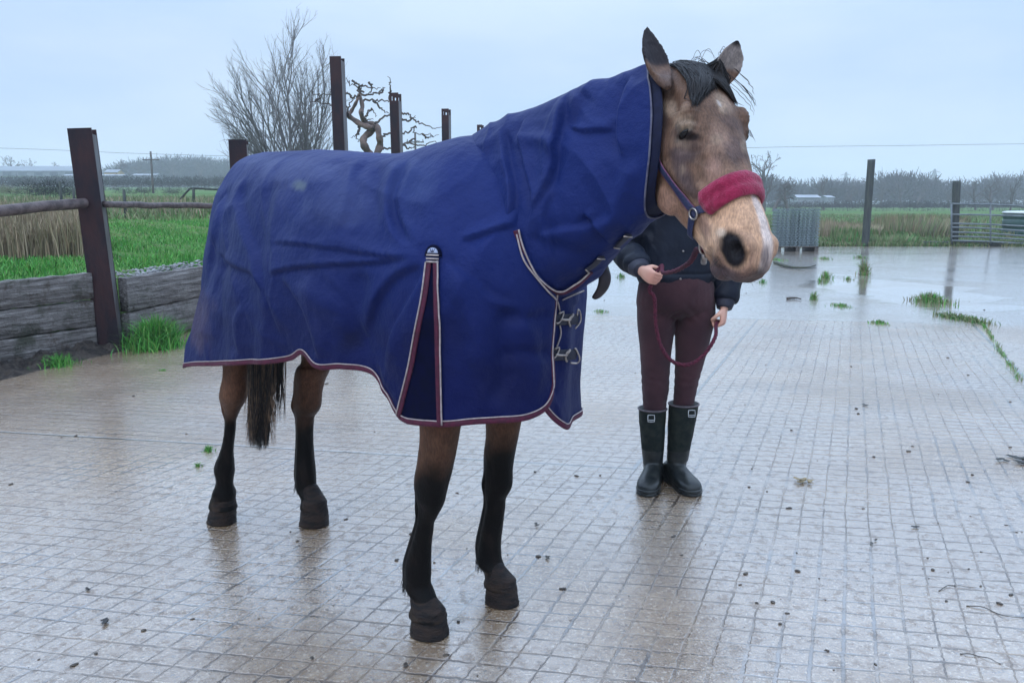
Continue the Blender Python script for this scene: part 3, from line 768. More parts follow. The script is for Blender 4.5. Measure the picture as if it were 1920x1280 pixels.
MAT_STEEL = simple_mat('buckle_metal', (0.40, 0.35, 0.32), (0.22, 0.19, 0.18), 60, 0.28, metal=1.0)
MAT_LINING = simple_mat('rug_lining', (0.010, 0.010, 0.016), None, 40, 0.8)

def zx(u, v):      # spine height from the outline of the back
    return lp(u, v, 0.0)
SP_ = np.array([zx(*p) for p in [(500, 285), (560, 283), (640, 284), (700, 290), (760, 291), (800, 283), (840, 268), (880, 256), (930, 235), (975, 216)]])
def spine(x):
    return float(np.interp(x, SP_[:, 0], SP_[:, 2]))
def hem(u, v, l): return lp(u, v, l)
ribs = []   # (spine x, hem point, profile key)
SIDE = np.array([(0, 0), (0.30, 0.010), (0.62, 0.075), (0.88, 0.22), (1.04, 0.44), (1.07, 0.66), (1.03, 0.85), (1, 1)])
REAR = np.array([(0, 0), (0.22, 0.02), (0.38, 0.075), (0.52, 0.18), (0.64, 0.36), (0.75, 0.58), (0.88, 0.8), (1, 1)])
FRONT = np.array([(0, 0.0), (0.35, 0.10), (0.70, 0.24), (0.95, 0.40), (1.03, 0.55), (1.0, 0.74), (0.985, 0.88), (1, 1)])
def prof(kr, kf):
    return SIDE * (1 - kr - kf) + REAR * kr + FRONT * kf
R_ = [  # (u, v, l, spine x, rear, front)
    (1037, 722, -0.05, 0.165, 0, 1.0), (1033, 748, -0.065, 0.16, 0, 1.0), (1018, 770, -0.095, 0.155, 0, 1.0), (985, 786, -0.15, 0.14, 0, 0.9), (940, 790, -0.20, 0.10, 0, 0.6), (880, 793, -0.245, 0.05, 0, 0.25), (820, 796, -0.285, 0.0, 0, 0),
    (750, 786, -0.30, -0.10, 0, 0), (722, 742, -0.30, -0.16, 0, 0), (692, 702, -0.30, -0.26, 0, 0), (640, 690, -0.31, -0.40, 0, 0), (600, 688, -0.32, -0.52, 0, 0),
    (569, 662, -0.315, -0.62, 0, 0), (535, 676, -0.315, -0.72, 0, 0), (450, 682, -0.31, -0.92, 0.35, 0), (395, 684, -0.28, -1.03, 0.85, 0), (364, 685, -0.235, -1.07, 1, 0), (352, 687, -0.16, -1.10, 1, 0)]
HP_ = [hem(u, v, l) for (u, v, l, *_r) in R_]; SX = [r[3] for r in R_]; KR = [r[4] for r in R_]; KF = [r[5] for r in R_]
for (p, sx_, kr, kf) in [((-1.44, 0.0, 0.70), -1.12, 1, 0), ((-1.40, 0.17, 0.69), -1.10, 1, 0), ((-1.25, 0.27, 0.68), -1.08, 0.6, 0), ((-1.0, 0.31, 0.67), -0.95, 0.1, 0), ((-0.6, 0.32, 0.66), -0.6, 0, 0),
                         ((-0.25, 0.31, 0.66), -0.25, 0, 0), ((0.05, 0.30, 0.67), 0.0, 0, 0), ((0.24, 0.24, 0.67), 0.08, 0, 0.5)]:
    HP_.append(np.array(p)); SX.append(sx_); KR.append(kr); KF.append(kf)
for (u, v, l, sx_, kf) in [(1072, 790, 0.13, 0.15, 0.9), (1064, 803, 0.055, 0.16, 1), (1040, 788, 0.0, 0.165, 1), (1020, 766, -0.05, 0.165, 1)]:
    HP_.append(hem(u, v, l)); SX.append(sx_); KR.append(0); KF.append(kf)
HP_ = np.array(HP_)
arc = np.concatenate([[0], np.cumsum(np.linalg.norm(np.diff(HP_, axis=0), axis=1))])
NR, NT_ = 620, 150
sa = np.linspace(0, arc[-1], NR)
def ci(y):
    """monotone-ish interpolation of rib values over the hem length"""
    y = np.asarray(y, float)
    dense = np.linspace(0, len(arc) - 1, 1500)
    yy = catmull(y, 1500) if len(y) > 2 else y
    aa = np.interp(dense, np.arange(len(arc)), arc)
    return np.interp(sa, aa, yy)
Hs = np.stack([ci(HP_[:, k]) for k in range(3)], -1)
Sx = ci(SX); Kr = np.clip(ci(KR), 0, 1); Kf = np.clip(ci(KF), 0, 1)
tt = np.linspace(0, 1, NT_)
side_d = [catmull(K, NT_) for K in (SIDE, REAR, FRONT)]
# reparametrise by arc so rows are even
def even(K):
    d = catmull(K, 800); L = np.concatenate([[0], np.cumsum(np.hypot(*np.diff(d, axis=0).T))]); L /= L[-1]
    return np.stack([np.interp(tt, L, d[:, 0]), np.interp(tt, L, d[:, 1])], -1)
kS, kR_, kF_ = even(SIDE), even(REAR), even(FRONT)
G = np.zeros((NR, NT_, 3))
for i in range(NR):
    k = kS * (1 - Kr[i] - Kf[i]) + kR_ * Kr[i] + kF_ * Kf[i]
    s0 = np.array([Sx[i], 0, spine(Sx[i])])
    G[i, :, 0] = s0[0] + (Hs[i, 0] - s0[0]) * k[:, 0]
    G[i, :, 1] = Hs[i, 1] * k[:, 0]
    G[i, :, 2] = s0[2] + (Hs[i, 2] - s0[2]) * k[:, 1]
# keep clear of the body: the rug lies on the horse
def grid_normals(G):
    du = np.gradient(G, axis=0); dv = np.gradient(G, axis=1)
    n_ = np.cross(du, dv); l_ = np.linalg.norm(n_, axis=2, keepdims=True)
    n_ = n_ / (l_ + 1e-9)
    return n_
def orient(G, n_, c):
    s_ = np.sign(((G - np.asarray(c)) * n_).sum(-1).mean()); return n_ * (1 if s_ >= 0 else -1)
def clear_body(Gr, gap=0.010):
    P_ = Gr.reshape(-1, 3).copy(); mv = np.zeros(len(P_)); dr = np.zeros((len(P_), 3))
    for i_, p in enumerate(P_):
        loc, nor, _, dd = body_bvh.find_nearest(Vector(p), 0.12)
        if loc is None: continue
        sd_ = (Vector(p) - loc).dot(nor)
        if sd_ < gap: P_[i_] = np.array(loc) + np.array(nor) * gap if sd_ < 0 else p + np.array(nor) * (gap - sd_)
    P_ = P_.reshape(Gr.shape)
    for _ in range(6):
        P_[1:-1, 1:-1] = P_[1:-1, 1:-1] * 0.4 + (P_[:-2, 1:-1] + P_[2:, 1:-1] + P_[1:-1, :-2] + P_[1:-1, 2:]) * 0.15
    return P_
up_rows = slice(3, 112)
G[:, up_rows] = clear_body(G[:, up_rows], 0.016)
Nn = orient(G, grid_normals(G), (-0.4, 0, 1.05)); 
Nn[:, :3] = np.array([0, 0, 1.0])

def folds(G, Nv, lines, near):
    """lines: (polyline px, width px, height m, kind) ; kind r ridge, v valley, s step (lip towards the right-hand side)"""
    Pp = proj(l2w(G.reshape(-1, 3))); out = np.zeros(len(Pp)); fac = near.reshape(-1)
    for ln in lines:
        L, wd, hgt = ln[:3]; kind = ln[3] if len(ln) > 3 else 'r'
        bb = np.array(L, float); lo = bb.min(0) - 4 * wd; hi = bb.max(0) + 4 * wd
        idx = np.nonzero((Pp >= lo).all(1) & (Pp <= hi).all(1) & (fac > 0))[0]
        if not len(idx): continue
        d_, s_, al = seg_dist(Pp[idx], L)
        env = sstep(0, 0.18, al) * sstep(1, 0.75, al) if kind.islower() else sstep(0, 0.12, al)
        sd_ = d_ * s_ / wd
        if kind.lower() == 'r': f = np.exp(-sd_ ** 2)
        elif kind.lower() == 'v': f = -np.exp(-sd_ ** 2)
        else: f = np.sign(sd_) * np.exp(-np.abs(sd_) * 0.9) * (1 - np.exp(-np.abs(sd_) * 4.5))
        out[idx] += 1.0 * hgt * f * env * fac[idx]
    return out.reshape(G.shape[:2])

BODY_FOLDS = [
    ([(765, 293), (738, 340), (730, 390), (742, 430), (775, 472)], 15, 0.022, 's'),
    ([(790, 300), (756, 345), (750, 390), (765, 425), (795, 465)], 12, 0.012, 'r'),
    ([(700, 292), (668, 320), (660, 350), (650, 400), (630, 450)], 16, 0.012, 's'),
    ([(720, 300), (700, 350), (700, 400), (668, 440)], 14, 0.008, 'v'),
    ([(495, 455), (560, 458), (650, 470), (730, 482), (805, 487)], 7, -0.010, 's'),
    ([(500, 518), (540, 505), (600, 498), (700, 492), (805, 480)], 8, -0.014, 's'),
    ([(430, 345), (412, 400), (398, 470), (388, 540)], 14, 0.016, 's'),
    ([(470, 330), (452, 370), (458, 430), (480, 490), (500, 560), (520, 610)], 14, 0.020, 's'),
    ([(515, 330), (495, 380), (488, 430), (500, 500)], 14, 0.013, 'v'),
    ([(400, 470), (440, 500), (480, 520), (510, 580), (530, 640)], 14, -0.015, 's'),
    ([(560, 520), (600, 560), (640, 590), (660, 650)], 22, 0.014, 'r'),
    ([(680, 500), (665, 560), (668, 620), (700, 690)], 20, 0.016, 'v'),
    ([(800, 490), (740, 520), (700, 570), (680, 640)], 16, 0.018, 's'),
    ([(798, 500), (770, 560), (735, 620), (715, 700)], 16, -0.014, 's'),
    ([(828, 488), (880, 520), (930, 560), (985, 575)], 12, 0.014, 's'),
    ([(828, 500), (880, 570), (900, 640), (890, 720)], 24, 0.016, 'r'),
    ([(960, 560), (940, 630), (945, 700), (930, 770)], 20, 0.014, 'v'),
    ([(1040, 590), (990, 600), (930, 590)], 12, 0.010, 'v'),
    ([(1042, 665), (980, 660), (930, 668)], 12, 0.010, 'v'),
    ([(860, 452), (900, 440), (940, 428), (968, 425)], 7, -0.016, 's'),
    ([(385, 640), (400, 590), (395, 530)], 14, 0.012, 'r'),
    ([(450, 670), (440, 610), (455, 560)], 16, 0.012, 's'),
    ([(600, 680), (585, 620), (560, 560), (520, 510)], 18, 0.016, 's'),
    ([(560, 300), (600, 330), (610, 380), (600, 430)], 26, 0.006, 'r'),
    ([(970, 590), (1000, 640), (1010, 700), (995, 760)], 14, 0.010, 'r'),
]
front_mask = (G[:, :, 1] < 0.06).astype(float)
disp = folds(G, Nn, BODY_FOLDS, front_mask)
Gf = G.reshape(-1, 3)
low = np.linspace(0, 1, NT_)[None, :]
soft_env = (0.25 + 0.75 * sstep(0.1, 0.6, low))
disp += (0.006 * vnoise(Gf * [1.0, 1.0, 0.55], 4.5, 41).reshape(NR, NT_) + 0.0022 * vnoise(Gf * [1, 1, 0.6], 13, 42).reshape(NR, NT_)) * soft_env
rid = lambda P_, sc_, sd: (1 - np.minimum(np.abs(vnoise(P_, sc_, sd, 2)) * 4.2, 1)) ** 1.6
disp += (0.0095 * rid(Gf * [1.0, 1.0, 0.45], 2.6, 43) + 0.0050 * rid(Gf * [0.5, 1.0, 1.1], 4.5, 44)).reshape(NR, NT_) * soft_env
# hanging pleats near the hem
disp += 0.010 * sstep(0.55, 1, low) * np.sin(sa * 17 + 2 * np.sin(sa * 5))[:, None] * (0.4 + 0.6 * np.sin(sa * 3.1)[:, None] ** 2) * (1 - Kf[:, None] * 0.7)
G = G + Nn * disp[:, :, None]
def push_out(Gr, gap):
    P_ = Gr.reshape(-1, 3)
    for i_, p in enumerate(P_):
        loc, nor, _, dd = body_bvh.find_nearest(Vector(p), 0.05)
        if loc is not None:
            sd_ = (Vector(p) - loc).dot(nor)
            if sd_ < gap: P_[i_] = p + np.array(nor) * (gap - sd_)
    return P_.reshape(Gr.shape)
G[:, :135] = push_out(G[:, :135].copy(), 0.007)
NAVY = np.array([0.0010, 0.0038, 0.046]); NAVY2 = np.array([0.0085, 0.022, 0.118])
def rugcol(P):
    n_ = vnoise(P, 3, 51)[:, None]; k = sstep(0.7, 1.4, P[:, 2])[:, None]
    c = NAVY * (1 - k * 0.55) + NAVY2 * (k * 0.55)  # blue painted paler towards the back, imitating light from above
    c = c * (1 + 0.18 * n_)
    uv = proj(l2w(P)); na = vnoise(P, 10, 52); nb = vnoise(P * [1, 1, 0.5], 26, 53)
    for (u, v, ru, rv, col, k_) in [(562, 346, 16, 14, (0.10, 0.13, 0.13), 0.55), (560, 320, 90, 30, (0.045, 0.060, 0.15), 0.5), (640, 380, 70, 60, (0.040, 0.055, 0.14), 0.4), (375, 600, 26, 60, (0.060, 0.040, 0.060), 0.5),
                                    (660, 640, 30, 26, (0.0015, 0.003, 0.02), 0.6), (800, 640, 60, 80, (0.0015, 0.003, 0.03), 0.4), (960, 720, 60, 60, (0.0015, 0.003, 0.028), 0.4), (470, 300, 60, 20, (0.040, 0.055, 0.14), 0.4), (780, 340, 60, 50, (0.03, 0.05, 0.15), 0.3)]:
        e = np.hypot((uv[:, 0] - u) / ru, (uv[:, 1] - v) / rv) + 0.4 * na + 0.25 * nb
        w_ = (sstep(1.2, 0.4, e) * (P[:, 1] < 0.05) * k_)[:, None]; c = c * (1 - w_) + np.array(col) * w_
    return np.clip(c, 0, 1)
idx = np.arange(NR * NT_).reshape(NR, NT_)
Fq = np.stack([idx[:-1, :-1], idx[1:, :-1], idx[1:, 1:], idx[:-1, 1:]], -1).reshape(-1, 4)
def flip_if(G, Fq, Nn):
    a_, b_, c_ = (G.reshape(-1, 3)[Fq[:, k]] for k in (0, 1, 2))
    fn = np.cross(b_ - a_, c_ - a_); s_ = (fn * Nn.reshape(-1, 3)[Fq[:, 0]]).sum()
    return Fq if s_ > 0 else Fq[:, ::-1].copy()
Fq = flip_if(G, Fq, Nn)
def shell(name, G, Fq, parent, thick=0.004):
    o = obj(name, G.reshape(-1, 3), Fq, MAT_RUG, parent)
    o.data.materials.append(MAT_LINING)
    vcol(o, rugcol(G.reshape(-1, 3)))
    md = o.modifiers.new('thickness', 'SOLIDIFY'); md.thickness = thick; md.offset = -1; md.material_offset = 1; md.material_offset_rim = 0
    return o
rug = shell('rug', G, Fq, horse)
tag(rug, label='navy turnout rug with maroon and cream binding')
rug_bvh = bvh_of(G.reshape(-1, 3), Fq)

# trimming along edges
def ribbon(path, nrm, wdt, name, mat, parent, thick=0.0022):
    V, F = tube(path, 1.0, 10, True)
    T, _, _ = frames(path); nrm = nrm - T * (nrm * T).sum(1)[:, None]; nrm /= np.linalg.norm(nrm, axis=1)[:, None] + 1e-9
    B = np.cross(T, nrm); a = np.linspace(0, 2 * np.pi, 12, endpoint=False)
    sx__ = np.sign(np.cos(a)) * np.abs(np.cos(a)) ** 0.6
    rings = path[:, None] + thick * np.sin(a)[None, :, None] * nrm[:, None] + wdt / 2 * sx__[None, :, None] * B[:, None]
    V, F = loft(rings)
    return obj(name, V, F, mat, parent)
def row(G, Nv, j, i0=0, i1=None, off=0.0):
    P = G[i0:i1, j] if isinstance(j, int) else None
    n_ = Nv[i0:i1, j]; return P + n_ * off, n_
hemP, hemN = G[:, -1] + Nn[:, -1] * 0.0005, Nn[:, -1]
dn = G[:, -1] - G[:, -6]; dn /= np.linalg.norm(dn, axis=1)[:, None]
i_end = NR
ribbon(hemP + dn * -0.004, hemN, 0.016, 'binding', MAT_BIND, rug, 0.0036)
V, F = tube(hemP - dn * 0.0135 + hemN * 0.003, 0.0018, 7); obj('piping', V, F, MAT_PIPE, rug)

# front edge of the near panel (first rib), from the hem up to the throat
i0 = 0
e = G[0, 62:]; en = Nn[0, 62:]
ed = G[0, 62:] - G[8, 62:]; ed /= np.linalg.norm(ed, axis=1)[:, None]
ribbon(e + ed * 0.004, en, 0.020, 'binding', MAT_BIND, rug, 0.003)
V, F = tube(e - ed * 0.008 + en * 0.004, 0.0024, 7); obj('piping', V, F, MAT_PIPE, rug)

def cast(u, v, bvh):
    """first hit, in the horse frame, of the sight line through (u,v)"""
    o_ = w2l(CAM); d_ = w2l(CAM + ray(u, v)) - o_; d_ /= np.linalg.norm(d_)
    h = bvh.ray_cast(Vector(o_), Vector(d_))
    if h[0] is None: return None, None
    n_ = np.array(h[1]); n_ = -n_ if n_ @ d_ > 0 else n_
    return np.array(h[0]), n_
def path_on(line, bvh, n=60, off=0.002):
    P = []; Nn_ = []
    for u, v in catmull(np.array(line, float), n):
        p, q_ = cast(u, v, bvh)
        if p is None: continue
        P.append(p + q_ * off); Nn_.append(q_)
    P = np.array(P); Nn_ = np.array(Nn_)
    for _ in range(3):
        P[1:-1] = P[1:-1] * 0.5 + (P[:-2] + P[2:]) * 0.25; Nn_[1:-1] = Nn_[1:-1] * 0.5 + (Nn_[:-2] + Nn_[2:]) * 0.25
    return P, Nn_

# shoulder gusset: dart with two bound edges
gl = [(806, 492), (797, 560), (785, 620), (772, 690), (757, 750), (749, 782)]
gr = [(818, 490), (819, 560), (821, 640), (823, 720), (825, 795)]
for line, sgn in ((gl, 1), (gr, 1)):
    P_, N_ = path_on(line, rug_bvh, 70, 0.004)
    ribbon(P_, N_, 0.015, 'binding', MAT_BIND, rug, 0.003)
    T_, _, _ = frames(P_); side_ = np.cross(T_, N_)
    for s_ in ((1,) if line is gr else (-1,)):
        sd2 = side_ * s_ * 0.0085
        c0 = proj(l2w(P_ + sd2))[:, 0].mean() - proj(l2w(P_))[:, 0].mean()
        if (line is gl and c0 > 0) or (line is gr and c0 < 0): sd2 = -sd2
        V, F = tube(P_ + sd2 + N_ * 0.003, 0.0023, 7); obj('piping', V, F, MAT_PIPE, rug)
# darker sunk insert between them
mb = MB(); rows_ = []
for k in range(40):
    t = k / 39
    a_ = catmull(np.array(gl, float), 40)[k]; b_ = catmull(np.array(gr, float), 40)[k]
    r_ = []
    for j in range(9):
        p = a_ + (b_ - a_) * (j / 8); h_, n_ = cast(p[0], p[1] - 3, rug_bvh)
        if h_ is None: h_, n_ = cast(p[0], p[1] - 14, rug_bvh)
        r_.append(h_ + n_ * (0.0025 - 0.0012 * math.sin(math.pi * j / 8)))
    rows_.append(r_)
V, F = loft(np.array(rows_), caps=False, close=False)
MAT_GUS = simple_mat('gusset_fabric', (0.001, 0.002, 0.020), (0.001, 0.002, 0.014), 30, 0.8, 0, 60, 0.08)
gm = obj('gusset', V, F, MAT_GUS, rug)

# badge at the top of the gusset: little arch over two bars
P0, N0 = cast(814, 478, rug_bvh)
zup = np.array([0, 0, 1.0]); xr = np.cross(zup, N0); xr /= np.linalg.norm(xr); yu = np.cross(N0, xr)
if (proj(l2w(P0 + xr * 0.05))[0] - proj(l2w(P0))[0]) < 0: xr = -xr
MAT_BADGE = simple_mat('badge_silver', (0.30, 0.34, 0.46), (0.20, 0.22, 0.34), 100, 0.35)
def arch_piece(w0, h0, h1, dom, z0, z1, n=14):
    pts = []
    if dom: pts = [(math.cos(t) * w0, h0 + math.sin(t) * (h1 - h0)) for t in np.linspace(0, math.pi, n)]
    else: pts = [(w0, h0), (w0, h1), (-w0, h1), (-w0, h0)]
    r0 = [P0 + xr * x + yu * y + N0 * z0 for x, y in pts]; r1 = [P0 + xr * x + yu * y + N0 * z1 for x, y in pts]; 
    return loft([r0, r1])
badge = obj('badge', *arch_piece(0.026, -0.004, 0.026, True, 0.002, 0.006), MAT_GUS, rug)
obj('emblem', *arch_piece(0.016, 0.004, 0.018, True, 0.006, 0.0085), MAT_BADGE, badge)
for y0 in (-0.020, -0.012, -0.003):
    obj('bar', *arch_piece(0.0185, y0, y0 + 0.0042, False, 0.004, 0.009), MAT_PIPE, badge)
mb = MB()
for x0 in (-0.007, 0.0, 0.007):
    V, F = tube(np.array([P0 + xr * (x0 * 0.3) + yu * 0.006 + N0 * 0.009, P0 + xr * x0 + yu * 0.015 + N0 * 0.009]), 0.0009, 5); mb.add(V, F)
mb.build('mark', MAT_GUS, badge)

# ------------------------------------------------------------------ the hood over the neck
topL = [(905, 247), (935, 231), (965, 217), (1000, 203), (1030, 191), (1060, 180), (1100, 163), (1140, 148), (1180, 134), (1222, 120)]
botL = [(972, 470), (1020, 530), (1062, 547), (1110, 506), (1140, 478), (1165, 455), (1188, 437), (1203, 425), (1216, 418), (1226, 410)]
NS = len(topL)
Tp = np.array([lp(u, v, 0) for u, v in topL]); Bt = np.array([lp(u, v, 0) for u, v in botL])
wid = np.array([0.17, 0.205, 0.195, 0.168, 0.15, 0.135, 0.122, 0.115, 0.11, 0.108])
bow = np.array([-0.03, -0.015, 0.0, 0.02, 0.03, 0.035, 0.045, 0.05, 0.055, 0.06])
NU, NV = 260, 220
Tp = catmull(Tp, NU); Bt = catmull(Bt, NU); wid = catmull(wid, NU); bow = catmull(bow, NU)
phi = np.linspace(0, 2 * np.pi, NV)
Hd = np.zeros((NU, NV, 3))
for i in range(NU):
    c_ = (Tp[i] + Bt[i]) / 2; up_ = (Tp[i] - Bt[i]) / 2
    cs, sn = np.cos(phi), np.sin(phi)
    egg = 0.80 + 0.20 * -cs
    fwd = np.array([0.93, 0, 0.36])
    Hd[i] = c_ + np.multiply.outer(cs, up_) + np.multiply.outer(-np.sign(sn) * np.abs(sn) ** 0.86 * egg * wid[i], np.array([0, 1, 0])) + np.multiply.outer(sn ** 2 * bow[i], fwd)
Hd[:-12] = clear_body(Hd[:-12], 0.014)
Hn = orient(Hd, grid_normals(Hd), (0.35, 0, 1.35))
HOOD_FOLDS = [
    ([(942, 232), (950, 290), (962, 350), (960, 400), (950, 425)], 10, 0.020, 's'),
    ([(985, 215), (975, 260), (985, 320), (1000, 380), (985, 430)], 12, -0.014, 's'),
    ([(1065, 182), (1055, 225), (1045, 280), (1030, 340), (985, 420)], 12, 0.022, 's'),
    ([(955, 270), (990, 262), (1030, 270), (1050, 300)], 12, 0.012, 'r'),
    ([(1060, 235), (1090, 245), (1120, 243), (1150, 240)], 9, -0.012, 's'),
    ([(1100, 168), (1085, 210), (1060, 250)], 12, 0.012, 'v'),
    ([(1185, 140), (1165, 190), (1155, 250), (1165, 300)], 18, -0.022, 's'),
    ([(1000, 440), (1050, 430), (1110, 420), (1165, 390)], 18, 0.012, 's'),
    ([(1090, 400), (1120, 430), (1145, 460)], 14, -0.016, 's'),
    ([(1190, 300), (1170, 350), (1150, 400), (1120, 440)], 16, 0.012, 'r'),
    ([(1040, 350), (1020, 400), (1030, 450), (1050, 500)], 16, 0.012, 's'),
    ([(985, 440), (1030, 460), (1080, 480), (1120, 470)], 16, 0.010, 'v'),
]
near = (Hd[:, :, 1] < 0.04).astype(float)
dh = folds(Hd, Hn, HOOD_FOLDS, near)
hf = Hd.reshape(-1, 3)
dh += 0.0055 * vnoise(hf, 5.5, 61).reshape(NU, NV) + 0.002 * vnoise(hf, 15, 62).reshape(NU, NV)
dh += (0.0085 * rid(hf * [0.8, 1, 1], 3.2, 63) + 0.0045 * rid(hf * [1, 1, 0.5], 6.0, 64)).reshape(NU, NV)
dh *= sstep(0, 0.04, np.linspace(0, 1, NU))[:, None] * 0.9 + 0.1
Hd = Hd + Hn * dh[:, :, None]
Hd[:-10] = push_out(Hd[:-10].copy(), 0.007)
idx = np.arange(NU * NV).reshape(NU, NV)
Fh = np.stack([idx[:-1, :-1], idx[1:, :-1], idx[1:, 1:], idx[:-1, 1:]], -1).reshape(-1, 4)
Fh = flip_if(Hd, Fh, Hn)
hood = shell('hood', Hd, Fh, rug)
hood_bvh = bvh_of(Hd.reshape(-1, 3), Fh)
# front edge of the hood round the cheeks
fe = Hd[-1]; fn = Hn[-2]
V, F = tube(fe + fn * 0.002, 0.0024, 8); obj('piping', V, F, simple_mat('dull_piping', (0.11, 0.11, 0.15), (0.05, 0.05, 0.09), 60, 0.7), rug)
ctr = fe.mean(0); bd = []
for t in np.linspace(0, 1, 7):
    bd.append(ctr + (fe - ctr) * (1 - 0.10 * t) + np.array([0.93, 0, 0.36]) * 0.026 * t - fn * 0.002)
V, F = loft(np.array(bd), caps=False, close=False); eb = obj('hood_edge', V, F, simple_mat('hood_edge_web', (0.006, 0.009, 0.032), None, 60, 0.7, spec=0.2), rug); md = eb.modifiers.new('thickness', 'SOLIDIFY'); md.thickness = 0.003
# lower hem of the hood: bound edge over the shoulder and up to the throat
for line, wd_, off in (([(969, 432), (980, 468), (1000, 510), (1024, 534), (1052, 546), (1080, 532), (1107, 507)], 0.016, 0.006),):
    P_, N_ = path_on(line, hood_bvh, 80, off)
    ribbon(P_, N_, wd_, 'binding', MAT_BIND, rug, 0.003)
    T_, _, _ = frames(P_); side_ = np.cross(T_, N_)
    if (proj(l2w(P_ + side_ * 0.01))[:, 1] - proj(l2w(P_))[:, 1]).mean() > 0: side_ = -side_
    V, F = tube(P_ + side_ * 0.009 + N_ * 0.003, 0.0024, 7); obj('piping', V, F, MAT_PIPE, rug)
all_bvh = bvh_of(np.concatenate([G.reshape(-1, 3), Hd.reshape(-1, 3)]), np.concatenate([Fq, Fh + len(G.reshape(-1, 3))]))
for line in ([(968, 440), (980, 485), (1000, 515), (1025, 545), (1043, 565), (1049, 590)], [(1053, 562), (1075, 552), (1092, 545)],
             [(1045, 598), (1050, 625), (1040, 655)]):
    P_, N_ = path_on(line, all_bvh, 40, 0.004)
    V, F = tube(P_, 0.0024, 7); obj('piping', V, F, MAT_PIPE, rug)

# straps, clips and the loose strap end on the rug
MAT_STRAP = simple_mat('dark_webbing', (0.010, 0.011, 0.028), (0.006, 0.007, 0.018), 120, 0.6, 0.001, 400)
def strap(line, bvh, wdt, name, mat, parent, off=0.004, n=30, thick=0.0022):
    P_, N_ = path_on(line, bvh, n, off)
    return ribbon(P_, N_, wdt, name, mat, parent, thick), P_, N_
for line in ([(1096, 505), (1112, 494), (1127, 478)], [(1152, 462), (1165, 450), (1178, 436)]):
    o_, P_, N_ = strap(line, hood_bvh, 0.020, 'keeper_strap', MAT_STRAP, rug, 0.006)
    T_, _, _ = frames(P_); B_ = np.cross(T_, N_)
    for k in (2, -3):
        V, F = tube(np.array([P_[k] - B_[k] * 0.012 + N_[k] * 0.003, P_[k] + B_[k] * 0.012 + N_[k] * 0.003]), 0.0022, 6)
        obj('loop', V, F, MAT_STEEL, o_)
# two chest clips
def clip_at(u, v, k):
    p, n_ = cast(u, v, all_bvh); 
    ex = np.array([1.0, 0, 0]) - n_ * n_[0]; 
    # screen-right and screen-up directions lying in the cloth
    sr = w2l(l2w(p) + np.array([1.0, 0.25, 0])) - p; sr = sr - n_ * (sr @ n_); sr /= np.linalg.norm(sr)
    su = np.cross(n_, sr); su = su if su[2] > 0 else -su
    def Q(x, y, z=0.008): return p + sr * x + su * y + n_ * z
    par = None
    st_ = np.array([Q(-0.050, 0.004, 0.004), Q(-0.02, 0.002, 0.006), Q(0.015, -0.002, 0.006), Q(0.045, -0.006, 0.002)])
    s_o = ribbon(catmull(st_, 16), np.tile(n_, (16, 1)), 0.030, 'chest_strap', MAT_STRAP, rug, 0.0025)
    mb = MB()
    for line, r in (([(-0.040, 0.022), (-0.022, 0.024), (-0.030, 0.004), (-0.042, -0.004), (-0.050, -0.002)], 0.0026),
                    ([(-0.034, 0.006), (-0.018, 0.002), (-0.004, 0.0), (0.006, -0.001)], 0.0034),
                    ([(0.016, 0.014), (0.004, 0.006), (0.0, -0.006), (0.006, -0.020)], 0.0030),
                    ([(0.006, 0.002), (0.016, 0.012)], 0.0026)):
        c_ = catmull(np.array([Q(x, y, 0.010) for x, y in line]), 14) if len(line) > 2 else np.array([Q(x, y, 0.011) for x, y in line])
        V, F = tube(c_, r, 7); mb.add(V, F)
    mb.build('clip', MAT_STEEL, s_o)
    mb = MB(); lp_ = [(0.022, -0.026), (0.046, -0.030), (0.054, -0.018), (0.040, 0.010), (0.034, 0.012)]
    if k == 1: lp_ = [(0.030, -0.030), (0.050, -0.012), (0.048, 0.012), (0.038, 0.022), (0.036, 0.006)]
    V, F = tube(catmull(np.array([Q(x, y, 0.006) for x, y in lp_]), 22), 0.0026, 7); mb.add(V, F)
    mb.build('buckle', MAT_STEEL, s_o)
clip_at(1062, 598, 1); clip_at(1056, 664, 0)
# loose strap tongue hanging under the throat
tg = np.array([lp(1128, 498, 0.10), lp(1134, 520, 0.10), lp(1130, 540, 0.10), lp(1119, 556, 0.10), lp(1116, 561, 0.10)])
tw = np.array([0.018, 0.017, 0.016, 0.013, 0.004]); tgc = catmull(tg, 24); twc = catmull(tw, 24)
a = np.linspace(0, 2 * np.pi, 14, endpoint=False)
acr = w2l(np.array([HO[0] + 1, HO[1], 0])) ; acr = acr / np.linalg.norm(acr); nrm_ = np.cross(acr, [0, 0, 1.0])
V, F = loft(tgc[:, None] + twc[:, None, None] * np.cos(a)[None, :, None] * acr + 0.006 * np.sin(a)[None, :, None] * nrm_)
MAT_LEATH = simple_mat('dark_leather', (0.018, 0.010, 0.016), (0.010, 0.006, 0.010), 30, 0.45)
obj('strap_end', V, F, MAT_LEATH, rug)

